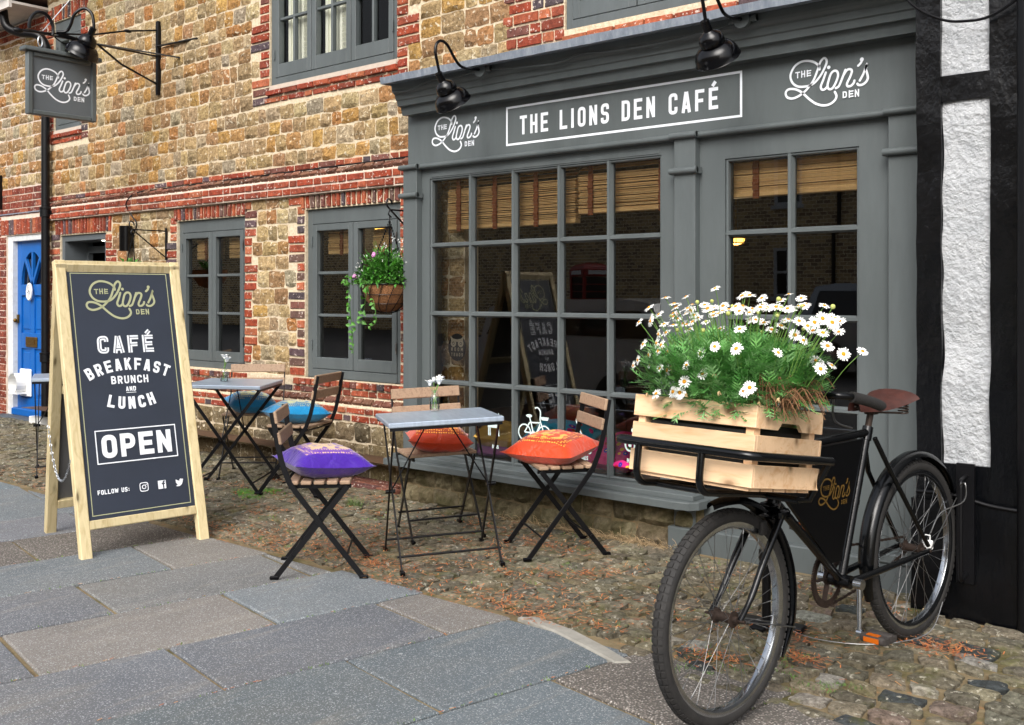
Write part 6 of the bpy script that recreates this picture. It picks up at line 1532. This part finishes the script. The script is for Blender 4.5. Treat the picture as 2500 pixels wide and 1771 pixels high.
# saddle with coil springs
def saddle(q):
    n, m_ = 16, 12; V = []
    for i in range(n + 1):
        t_ = i / n; x = .45 - .29 * t_; hw = .022 + .082 * max(0, (t_ - .25) / .75) ** 1.2 + .004; drop = .055 + .01 * t_
        zc = .968 - .012 * math.sin(t_ * 3.14) + .022 * (t_ ** 3)
        for j in range(m_ + 1):
            v = j / m_ * 2 - 1; V.append((x, hw * math.sin(v * 1.45), zc - drop * (1 - math.cos(v * 1.25)) * (1.15 - .45 * t_)))
    q.add(V, [(i * (m_ + 1) + j, (i + 1) * (m_ + 1) + j, (i + 1) * (m_ + 1) + j + 1, i * (m_ + 1) + j + 1) for i in range(n) for j in range(m_)])
sdl = BK('saddle', MT['leather'], saddle)
BK('saddle_spring', MT['rust'], lambda q: [q.tube([(.20 + .018 * math.cos(k * .6), s * .062 + .018 * math.sin(k * .6), .905 + .05 * k / 50) for k in range(51)], .003, 5) for s in (-1, 1)] + [q.tube([(.42, s * .012, .94), (.33, s * .03, .915), (.2, s * .06, .905)], .004, 6) for s in (-1, 1)] + [q.tube([(.40 + .014 * math.cos(k * .6), .0 + .014 * math.sin(k * .6), .925 + .035 * k / 40) for k in range(41)], .003, 5)], sdl)
# handlebar
BK('handlebar', E_, lambda q: [q.tube(catmull([(.83, s * .295, 1.0), (.90, s * .29, 1.02), (.985, s * .275, 1.035), (1.01, s * .23, 1.035), (.965, s * .12, 1.02), (.915, s * .02, 1.005), (.905, 0, 1.0)], 6), .0115, 12) for s in (-1, 1)] + [q.tube([HT1, HT1 + Vec((-.02, 0, .135))], .012, 12)])
for s in (-1, 1): BK('grip', MT['rubber'], lambda q: q.tube(catmull([(.805, s * .295, .992), (.815, s * .295, .996), (.88, s * .291, 1.014), (.965, s * .282, 1.032)], 5), [.014] + [.0175] * 15, 14))
BK('brake_rod', MT['steel'], lambda q: [q.tube([(.95, .05, 1.0), (.99, .07, .75), (1.03, .06, .66)], .003, 6), q.tube(catmull([(.93, .2, 1.02), (.80, .12, .96), (.62, .03, .90), (.50, .02, .87)], 6), .004, 6)])
for s in (-1, 1): BK('brake_block', MT['rubber'], lambda q: q.box(1.055, 1.085, s * .028 - .008, s * .028 + .008, .575, .62, bev=.003))
# carrier: tubes, pitched back with the crate
KP = Matrix.Translation((1.43, 0, .795)) @ Matrix.Rotation(R(-8.2), 4, 'Y')      # crate frame: x forward, origin at lower front edge
def K(x, y, z): return KP @ Vec((x, y, z))
top_ = [K(-.37, .262, .085), K(.02, .262, .085), K(.055, .262 - .035, .085), K(.055, -.262 + .035, .085), K(.02, -.262, .085), K(-.37, -.262, .085)]
BK('carrier_rail', E_, lambda q: q.tube(fillet([K(-.37, .262, .095), K(.05, .262, .095), K(.05, -.262, .095), K(-.37, -.262, .095)], .06, 7), .0138, 12))
for l_ in (-.155, .085): BK('carrier_hoop', E_, lambda q: q.tube(fillet([K(.05, l_, .095), K(.05, l_, -.03), K(-.42, l_, -.03)], .05, 6), .0115, 12))
BK('carrier_bar', E_, lambda q: [q.tube([K(-.30, -.2, -.032), K(-.30, .2, -.032)], .0115, 12), q.tube([K(-.05, -.16, -.032), K(-.05, .09, -.032)], .010, 12)] + [q.tube([K(-.36, s * .262, .095), K(-.36, s * .2, -.03), K(-.30, s * .19, -.032)], .0115, 12) for s in (-1, 1)])
BK('carrier_support', E_, lambda q: [q.box(.93, 1.10, -.05, .05, .705, .725, bev=.005), q.tube([(.96, 0, .66), (1.0, 0, .72)], .016, 10), q.tube([(1.0, .04, .71), (1.12, .06, .735)], .012, 8), q.tube([(1.0, -.04, .71), (1.12, -.10, .735)], .012, 8)])
# crate
crate = thing('wooden_crate', 'slatted pine crate of white daisies on the bicycle front carrier', 'crate', bike.matrix_basis @ K(-.17, 0, 0))
crate.matrix_basis = bike.matrix_basis @ KP
def CT(nm, fn, m='pine'): q = MB(); fn(q); o = q.build(nm, MT[m], crate); return o
for k in range(3):
    z0 = .002 + k * .086; z1 = z0 + .067
    for x in (.0, -.348): CT('slat', lambda q: q.box(x - .012, x, -.23, .23, z0, z1, bev=.0015))
    for s in (-1, 1):
        if k < 2: CT('slat', lambda q: q.box(-.348, -.0125, s * .23 - (.012 if s > 0 else 0), s * .23 + (.012 if s < 0 else 0), z0, z1, bev=.0015))
        else:
            def hs_(q, s=s):
                P = [(-.348, z0), (-.245, z0), (-.225, z0 + .022), (-.135, z0 + .022), (-.115, z0), (-.0125, z0), (-.0125, z1), (-.348, z1)]
                y0, y1 = s * .23, s * .218; n = len(P); q.add([(a, y0, b) for a, b in P] + [(a, y1, b) for a, b in P], [tuple(range(n)), tuple(range(2 * n - 1, n - 1, -1))] + [(i, (i + 1) % n, n + (i + 1) % n, n + i) for i in range(n)])
            CT('slat', hs_)
for x in (-.0125, -.336 + .0):
    for s in (-1, 1): CT('corner_post', lambda q: q.box(x - .03 if x > -.1 else x, x if x > -.1 else x + .03, s * .2175 - (.028 if s > 0 else 0), s * .2175 + (.028 if s < 0 else 0), .001, .24))
CT('floor', lambda q: [q.box(-.33 + i * .066, -.33 + i * .066 + .056, -.215, .215, -.008, .004) for i in range(5)])
q = MB(); q.box(-.33, -.02, -.19, .19, .01, .185, bev=.02); trough = q.build('plant_trough', M('dark_plastic_trough', '141512', rough=.6), crate)
# ---------------------------------------------------------------- daisies
rg = random.Random(77)
dz = thing('daisy_plant', 'bushy white marguerite daisies growing in the crate on the bicycle', 'plant', (0, 0, 0)); dz.matrix_basis = bike.matrix_basis @ Matrix.Translation((1.235, .025, 1.0))
def sprig(q, p, d, L, c):
    d = d.normalized(); s_ = d.cross(Vec((0, 0, 1))); s_ = s_.normalized() if s_.length > 1e-3 else Vec((1, 0, 0)); n = s_.cross(d)
    w = .0024; e = p + d * L - n * L * .15
    def blade(a, b, w0):
        dd = (b - a); sd = dd.cross(n); 
        if sd.length < 1e-5: return
        sd = sd.normalized() * w0; q.add([a - sd * .6, a + sd * .6, a.lerp(b, .6) + sd, b, a.lerp(b, .6) - sd], [(0, 1, 2, 3, 4)], 0, c)
    blade(p, e, w * 1.15)
    for k in range(3):
        m_ = p.lerp(e, .28 + .22 * k); l_ = L * (.5 - .09 * k)
        for s in (-1, 1): blade(m_, m_ + (d * .75 + s_ * s * .75) * l_ * rg.uniform(.7, 1.1), w)
DG = [hexc(x) for x in ('ffffff', 'd8f0d0', 'b8dcb0', 'e8ffd8', '9cc894')]
def foliage(q):
    for i in range(2300):
        d = rdir(rg, -.35); r_ = rg.random() ** .33
        bump = 1 + .22 * mnoise.noise(Vec((d.x * 3, d.y * 3, d.z * 3 + 4)))
        p = Vec((d.x * .21 * r_, d.y * .285 * r_, .065 + d.z * .145 * r_)) * bump
        if p.z < .035: p.x = max(-.15, min(.15, p.x)); p.y = max(-.2, min(.2, p.y)); p.z = max(p.z, -.03)
        sprig(q, p, (d * .9 + Vec((0, 0, .5)) + rdir(rg) * .75), rg.uniform(.04, .078), rg.choice(DG))
    for i in range(240):      # outer straggling shoots
        a = rg.random() * 6.28; d = Vec((math.cos(a), math.sin(a), rg.uniform(.0, .5))); p = Vec((d.x * .17, d.y * .25, .075 + rg.random() * .1))
        sprig(q, p, d + Vec((0, 0, .2)), rg.uniform(.06, .10), rg.choice(DG))
    for i in range(160):
        a = rg.random() * 6.28; r_ = rg.random() * .12; e = Vec((math.cos(a) * .16 * rg.random() ** .5, math.sin(a) * .24 * rg.random() ** .5, rg.uniform(.1, .2)))
        q.tube([Vec((e.x * .4, e.y * .5, -.03)), e], .0018, 4, c=DG[1])
q = MB(); foliage(q); q.build('foliage', MT['leafd'], dz)['kind'] = 'stuff'
FM = []
for v in range(4):
    q = MB(); n = 14 + v; R_ = .0205
    for k in range(n):
        a = 2 * math.pi * k / n + rg.uniform(-.08, .08); L = R_ * rg.uniform(.88, 1.08); dr = rg.uniform(-.0035, .0015); w = .0023
        d = Vec((math.cos(a), math.sin(a), 0)); s_ = Vec((-math.sin(a), math.cos(a), 0))
        pts = []
        for (f, ww, zz) in ((.25, .6, 0), (.55, 1, .001), (.88, .95, dr * .7), (1.0, .35, dr)):
            c_ = d * L * f + Vec((0, 0, zz + (k % 2) * .0006)); pts += [c_ - s_ * w * ww, c_ + s_ * w * ww]
        q.add(pts, [(0, 1, 3, 2), (2, 3, 5, 4), (4, 5, 7, 6)], 0)
    q.ball((0, 0, .0012), .0062, 10, (1, 1, .55), 1)
    me = q.build('flower', [MT['petal'], MT['yolk']]); FM.append(me.data); bpy.data.objects.remove(me)
stems = MB(); nf = 0
def put_flower(p, d, sc, dead=False):
    o = bpy.data.objects.new('flower', rg.choice(FM)); col.objects.link(o); o.parent = dz
    qn = d.to_track_quat('Z', 'Y'); o.matrix_basis = Matrix.Translation(p) @ qn.to_matrix().to_4x4() @ Matrix.Scale(sc, 4)
for i in range(132):
    if i < 80:     # crown of flowers on top
        l_ = rg.uniform(-.30, .35); s_ = rg.uniform(-.14, .14); z = .27 + rg.random() * .085 - .42 * (l_ - .02) ** 2 + rg.uniform(-.03, .02)
        p = Vec((s_ + .02, l_, z)); d = Vec((.45 + rg.uniform(-.4, .4), rg.uniform(-.35, .35) + l_ * 1.2, 1))
    elif i < 96:   # right-hand side cascade
        p = Vec((rg.uniform(-.1, .14), rg.uniform(.25, .41), rg.uniform(.13, .29))); d = Vec((rg.uniform(0, .8), .7, rg.uniform(.2, 1)))
    elif i < 118:   # left-hand side
        p = Vec((rg.uniform(-.0, .16), rg.uniform(-.32, -.12), rg.uniform(.1, .30))); d = Vec((.8, -.5, rg.uniform(0, .7)))
    else:          # front
        p = Vec((.2, rg.uniform(-.2, .22), rg.uniform(.03, .2))); d = Vec((1, rg.uniform(-.3, .5), rg.uniform(.1, .8)))
    put_flower(p, d.normalized(), rg.uniform(.82, 1.08))
    b_ = Vec((p.x * .55, p.y * .7, max(.0, p.z - .16))); stems.tube(catmull([b_, b_.lerp(p, .55) + Vec((0, 0, .012)), p - d.normalized() * .003], 4), .0011, 4)
stems.build('flower_stems', MT['stem'], dz, None, 60)['kind'] = 'stuff'
for k in range(20):
    p = Vec((rg.uniform(-.1, .15), rg.uniform(-.28, .32), rg.uniform(.22, .34))); q = MB(); q.ball(p, .005 + rg.random() * .003, 8); q.tube([Vec((p.x * .6, p.y * .8, p.z - .13)), p], .001, 4, mi=1); q.build('bud', [M('bud_green', 'b4bc6a', rough=.7) if k == 0 else bpy.data.materials['bud_green'], MT['stem']], dz, None, 60)
def wither(q):
    for k in range(120):
        p = Vec((rg.uniform(-.06, .12), rg.uniform(.13, .27), rg.uniform(.0, .05))); a = rdir(rg, -.2); e = p + Vec((a.x * .05, abs(a.y) * .07, a.z * .05 + .03)); q.tube(catmull([p, p.lerp(e, .6) + Vec((0, 0, .03)), e + Vec((0, .01, -.05 * rg.random()))], 4), .0013, 4)
q = MB(); wither(q); q.build('withered_stems', MT['dry'], dz)['kind'] = 'stuff'
for k in range(12):
    p = Vec((.2 if k % 2 else .16, rg.uniform(-.2, .3), rg.uniform(.02, .15))); q = MB()
    for j in range(7): leaf_quad(q, p, Vec((rg.uniform(-.3, .6), rg.uniform(-.5, .5), -1)), Vec((1, 0, 0)), .016, .006, W3)
    q.build('withered_flower', MT['dead'], dz)
# ---------------------------------------------------------------- stand, wall hoop, lock
st = thing('bicycle_stand', 'black steel prop stand on the cobbles behind the bicycle front wheel', 'stand', (-2.0, 3.9, gz(0, 3.9)), R(5))
def ST(nm, m, fn): q = MB(); fn(q); return q.build(nm, m, st, None, 45)
ST('base', MT['blackm'], lambda q: [q.box(-.16, .16, -.03, .03, .0, .025, bev=.005), q.box(-.03, .03, -.11, .11, .003, .022, bev=.005)]); ST('post', MT['blackm'], lambda q: q.tube([(0, 0, .02), (0, 0, .27)], .018, 12)); ST('head', MT['blackm'], lambda q: [q.lathe([(0, .26), (.028, .26), (.032, .28), (.03, .31), (0, .315)], 14)])
hp = thing('wall_hoop', 'black steel bicycle hoop bolted to the timber building', 'hoop', (-1.40, 4.47, .25))
W5('hoop', MT['blackm'], lambda q: [q.tube(fillet([(-1.395, 4.47, .62), (-1.37, 4.32, .62), (-1.37, 4.32, .22), (-1.395, 4.47, .22)], .03), .009, 10)], hp); W5('plate', MT['blackm'], lambda q: q.box(-1.43, -1.36, 4.455, 4.475, .18, .67), hp)
lk = thing('cable_lock', 'steel cable lock with a white padlock through the bicycle rear wheel', 'lock', (-1.42, 4.3, .3))
W5('cable', MT['steel'], lambda q: q.tube(catmull([(-1.375, 4.32, .60), (-1.34, 4.28, .62), (-1.345, 4.28, .55), (-1.42, 4.24, .50), (-1.45, 4.21, .42)], 6), .0025, 6), lk)
W5('padlock', MT['plastic'], lambda q: [q.box(-1.475, -1.435, 4.185, 4.20, .36, .395, bev=.003), q.tube([(-1.47, 4.19, .395), (-1.47, 4.19, .415), (-1.445, 4.19, .415), (-1.445, 4.19, .395)], .003, 6)], lk)
tag(part('ground_cable', MT['steel'], lambda q: q.tube(catmull([(-1.9, 3.88, .03), (-1.78, 3.86, .02), (-1.62, 3.9, .022), (-1.5, 4.0, .03), (-1.42, 4.12, .06), (-1.40, 4.2, .16)], 6), .002, 5), None, 60), 'thin steel security cable lying on the cobbles under the bicycle', 'cable')
# ---------------------------------------------------------------- litter, grass, small debris
rg = random.Random(3); q = MB(); NC = [hexc(x) for x in ('b4683a', 'c07a48', 'a65c34', 'b98a58', '8f5a38')]
def needle(p, L, a, lift, c):
    d = Vec((math.cos(a), math.sin(a), lift)); s_ = Vec((-math.sin(a), math.cos(a), 0)) * .0019; e = p + d * L
    q.add([p - s_, p + s_, e + s_, e - s_], [(0, 1, 2, 3)], None, c)
for k in range(230):
    X = rg.uniform(-8.5, -1.6) if k % 3 else rg.uniform(-5.2, -2.6); Y = 3.36 + 1.2 * rg.random() ** 1.5
    if X > -2.2: Y = max(Y, 3.3)
    n = rg.randint(8, 42); sp_ = rg.uniform(.03, .11)
    for i in range(n):
        p = Vec((X + rg.gauss(0, sp_ * 1.4), Y + rg.gauss(0, sp_ * .6), 0))
        if p.y < 3.3 or p.y > 4.68: continue
        p.z = gz(p.x, p.y) + rg.uniform(.006, .018); needle(p, rg.uniform(.012, .035), rg.random() * 6.28, rg.uniform(-.1, .25), rg.choice(NC))
for (X, Y, sx, sy, n) in ((-1.35, 4.05, .09, .05, 260), (-1.72, 3.62, .05, .04, 120), (-2.0, 3.45, .05, .03, 90), (-1.95, 3.9, .07, .04, 120)):
    for i in range(n): p = Vec((X + rg.gauss(0, sx), Y + rg.gauss(0, sy), gz(X, Y) + rg.uniform(.006, .02))); needle(p, rg.uniform(.012, .03), rg.random() * 6.28, rg.uniform(-.1, .3), rg.choice(NC))
for ri in range(8, 15):     # crumbs lodged in the slab joints
    for k in range(60):
        u = rg.uniform(.6, 2.9); p2 = ua * u + wa * (rows[ri] + rg.uniform(-.006, .006)); 
        if p2.y < 3.3 and rg.random() < .35: needle(Vec((p2.x, p2.y, .002)), rg.uniform(.008, .018), R(80) + rg.uniform(-.3, .3), .1, rg.choice(NC[2:]))
o = q.build('needle_litter', MT['litter'], None, None, None, True); tag(o, 'dry orange conifer needles scattered over the cobbles', 'litter', kind='stuff')
q = MB()
def tuft(X, Y, n, h, sp_, c):
    for i in range(n):
        p = Vec((X + rg.gauss(0, sp_), Y + rg.gauss(0, sp_ * .6), 0)); p.z = gz(p.x, p.y); a = rg.random() * 6.28; e = p + Vec((math.cos(a) * h * .6, math.sin(a) * h * .6, h * rg.uniform(.5, 1))); s_ = Vec((-math.sin(a), math.cos(a), 0)) * .0022
        q.add([p - s_, p + s_, e], [(0, 1, 2)], None, jit(hexc(c), rg, .25))
for (X, Y) in ((-5.95, 4.15), (-6.02, 4.2), (-5.85, 4.12), (-5.9, 4.3)): tuft(X, Y, 260, .022, .05, '5a8a34')
for k in range(70): tuft(rg.uniform(-7, -2), rg.uniform(3.4, 4.6), 14, .014, .03, '6a8440')
for k in range(26): tuft(rg.uniform(-2.05, -1.45), rg.uniform(3.2, 3.7), 26, .012, .02, '5a7a3a')
tuft(-5.08, 4.35, 120, .07, .03, '5f7040')
for ri in range(8, 15):
    for k in range(22):
        u = rg.uniform(.6, 2.9); p2 = ua * u + wa * rows[ri]
        if p2.y < 3.3: tuft(p2.x, p2.y, 3, .010, .006, '5f7a34')
o = q.build('moss_and_grass', MT['litter'], None, None, None, True); tag(o, 'green moss and grass growing between the cobbles', 'grass', kind='stuff')
q = MB()
for k in range(520):
    X = rg.choice([rg.gauss(-3.5, .12), rg.gauss(-3.15, .15), rg.uniform(-4.2, -2.85)]); p = Vec((X, 4.69 - rg.random() * .05, gz(X, 4.68))); d = Vec((rg.uniform(-1, 1), rg.uniform(-1, 0), rg.uniform(.2, 1))).normalized(); L = rg.uniform(.03, .10)
    q.tube([p, p + d * L * .6, p + d * L + Vec((0, 0, -.02))], .0011, 3, c=hexc(rg.choice(['a08a68', '8a7454', 'b49c78'])))
o = q.build('dry_weeds', MT['litter'], None, None, None, True); tag(o, 'dry straw coloured weeds along the foot of the mossy stone riser', 'weeds', kind='stuff')
tag(part('white_box', MT['plastic'], lambda q: q.box(-10.88, -10.62, 4.92, 5.0, .02, .11, bev=.005), None), 'small white block at the foot of the black drainpipe', 'box')

# ---------------------------------------------------------------- across the square (seen in the glass)
def opp_mat():
    m, t, b = node_mat('far_rubble_wall'); L = t.links.new
    g = t.nodes.new('ShaderNodeNewGeometry'); mp = N_(t, 'ShaderNodeMapping'); mp.inputs['Rotation'].default_value = (R(90), 0, 0); L(g.outputs['Position'], mp.inputs[0])
    br = N_(t, 'ShaderNodeTexBrick', Scale=2.2); br.inputs['Color1'].default_value = (*hexc('e4c288'), 1); br.inputs['Color2'].default_value = (*hexc('7e6240'), 1); br.inputs['Mortar'].default_value = (*hexc('f4e6c8'), 1); br.inputs['Mortar Size'].default_value = .028
    L(mp.outputs[0], br.inputs['Vector']); L(br.outputs[0], b.inputs['Base Color']); b.inputs['Roughness'].default_value = .9; return m
ob = thing('far_stone_building', 'long stone building across the square with white sash windows', 'building', (0, -20, 0))
OW = [(xa, xa + .9, za, za + 1.5) for xa in (-15.0, -11.2, -7.4, -3.6, .2, -33) for za in (1.26, 4.12)]
def owall(q): wall_cells(q, -50, 14, -.1, 8.5, -20.4, -20, OW)
q = MB(); owall(q); q.build('wall', opp_mat(), ob, (0, 0, 0), world=True)
for (a, b, c_, d) in OW:
    W_ = W5('window', MT['whitep'], lambda q: [q.box(a, a + .09, -20.12, -20.02, c_, d), q.box(b - .09, b, -20.12, -20.02, c_, d), q.box(a + .09, b - .09, -20.12, -20.02, d - .09, d), q.box(a + .09, b - .09, -20.12, -20.02, c_, c_ + .09), q.box(a + .09, b - .09, -20.11, -20.03, (c_ + d) / 2 - .04, (c_ + d) / 2 + .04), q.box((a + b) / 2 - .02, (a + b) / 2 + .02, -20.1, -20.04, c_ + .09, d - .09), q.box(a - .08, b + .08, -20.05, -19.9, c_ - .12, c_)], ob, None)
    W5('pane', MT['carglass'], lambda q: q.box(a + .05, b - .05, -20.09, -20.08, c_ + .05, d - .05), W_, None)
W5('roof', bpy.data.materials['old_roof_tile'], lambda q: q.extr([(-19.7, 8.5), (-24, 11.5), (-28, 8.5)], lambda a, b: (-50, a, b), lambda a, b: (14, a, b)), ob, None)
W5('drainpipe', MT['blackm'], lambda q: q.tube([(-12.9, -19.93, 0), (-12.9, -19.93, 8.5)], .06, 8), ob)
ph = thing('phone_box', 'red telephone kiosk standing across the square', 'phone box', (-18.6, -15.4, -.12), R(25))
def PH(nm, m, fn): q = MB(); fn(q); return q.build(nm, m, ph, None, 40)
PH('body', MT['red'], lambda q: [q.box(-.45, .45, -.45, .45, 0, .35, bev=.02)] + [q.box(sx * .45 - (.09 if sx > 0 else 0), sx * .45 + (.09 if sx < 0 else 0), sy * .45 - (.09 if sy > 0 else 0), sy * .45 + (.09 if sy < 0 else 0), .35, 2.1, bev=.01) for sx in (-1, 1) for sy in (-1, 1)] + [q.box(-.46, .46, -.46, .46, 2.08, 2.32, bev=.02)])
PH('roof', MT['red'], lambda q: q.lathe([(.62, 2.32), (.6, 2.36), (.45, 2.44), (.2, 2.5), (0, 2.52)], 4)); PH('pane', MT['carglass'], lambda q: q.box(-.40, .40, -.40, .40, .36, 2.06))
PH('glazing_bars', MT['red'], lambda q: [q.box(-.42, .42, -.42, .42, .35 + .215 * k - .012, .35 + .215 * k + .012) for k in range(1, 8)]); PH('sign_panel', MT['plastic'], lambda q: [q.box(-.3, .3, .461, .465, 2.14, 2.26), q.box(.461, .465, -.3, .3, 2.14, 2.26)])
def car(name, lab, loc, rz, mat, suv):
    t = thing(name, lab, 'car', loc, rz, 'cars parked across the road')
    H_ = 1.72 if suv else 1.45; L = 4.5 if suv else 4.0; w = .9
    body = [(-L / 2, .35), (-L / 2 + .02, .75), (-L / 2 + .15, .95), (-L / 2 + .9 if not suv else -L / 2 + .25, 1.02), (L / 2 - 1.2, 1.0), (L / 2 - .25, .82), (L / 2, .6), (L / 2, .35)]
    cab = [(-L / 2 + .2, .98), (-L / 2 + .5, H_ - .06), (-L / 2 + .9, H_), (.35, H_ - .01), (.8, H_ - .12), (L / 2 - 1.15, .99)]
    def C(nm, m, fn, par=t, sm=40): q = MB(); fn(q); return q.build(nm, m, par, None, sm)
    C('body', mat, lambda q: q.extr(body, lambda a, b: (a, -w, b), lambda a, b: (a, w, b)))
    def cabin(q, k=.0):
        n = len(cab); V = [(a, -w + .04 + .16 * (b - .98) / .7, b) for a, b in cab] + [(a, w - .04 - .16 * (b - .98) / .7, b) for a, b in cab]; q.add(V, [tuple(range(n)), tuple(range(2 * n - 1, n - 1, -1))] + [(i, (i + 1) % n, n + (i + 1) % n, n + i) for i in range(n)])
    C('cabin', mat, cabin)
    for s in (-1, 1):
        C('side_window', MT['carglass'], lambda q: [q.add([(xa, s * (w - .025), 1.03), (xb, s * (w - .025), 1.03), (xb - .12, s * (w - .035 - .16 * (H_ - .14 - .98) / .7 + .02), H_ - .14), (xa + .15, s * (w - .035 - .16 * (H_ - .14 - .98) / .7 + .02), H_ - .14)], [(0, 1, 2, 3)]) for xa, xb in ((-L / 2 + .45, -.35), (-.25, .75))], sm=None)
        for x in (-L / 2 + .8, L / 2 - .8):
            W_ = C('wheel', MT['rubber'], lambda q: q.lathe([(.2, -.1), (.31, -.11), (.33, -.08), (.33, .08), (.31, .11), (.2, .1)], 24, (x, s * (w - .08), .33), (0, 1, 0)))
            C('hub_cap', MT['chrome'], lambda q: [q.lathe([(0, .1 * s), (.05, .105 * s), (.2, .09 * s), (.21, .07 * s)], 20, (x, s * (w - .08), .33), (0, 1, 0))], W_)
    C('windscreen', MT['carglass'], lambda q: q.add([(.82, -w + .2, H_ - .13), (.82, w - .2, H_ - .13), (L / 2 - 1.12, w - .1, 1.02), (L / 2 - 1.12, -w + .1, 1.02)], [(0, 1, 2, 3)]), sm=None)
    return t
car('parked_car', 'silver estate car parked across the road', (-6.5, -9.2, -.12), R(2), MT['carsilver'], True)
car('parked_car', 'white hatchback parked across the road with its wheels by the kerb', (-7.6, -.45, -.12), R(180), MT['carwhite'], False)
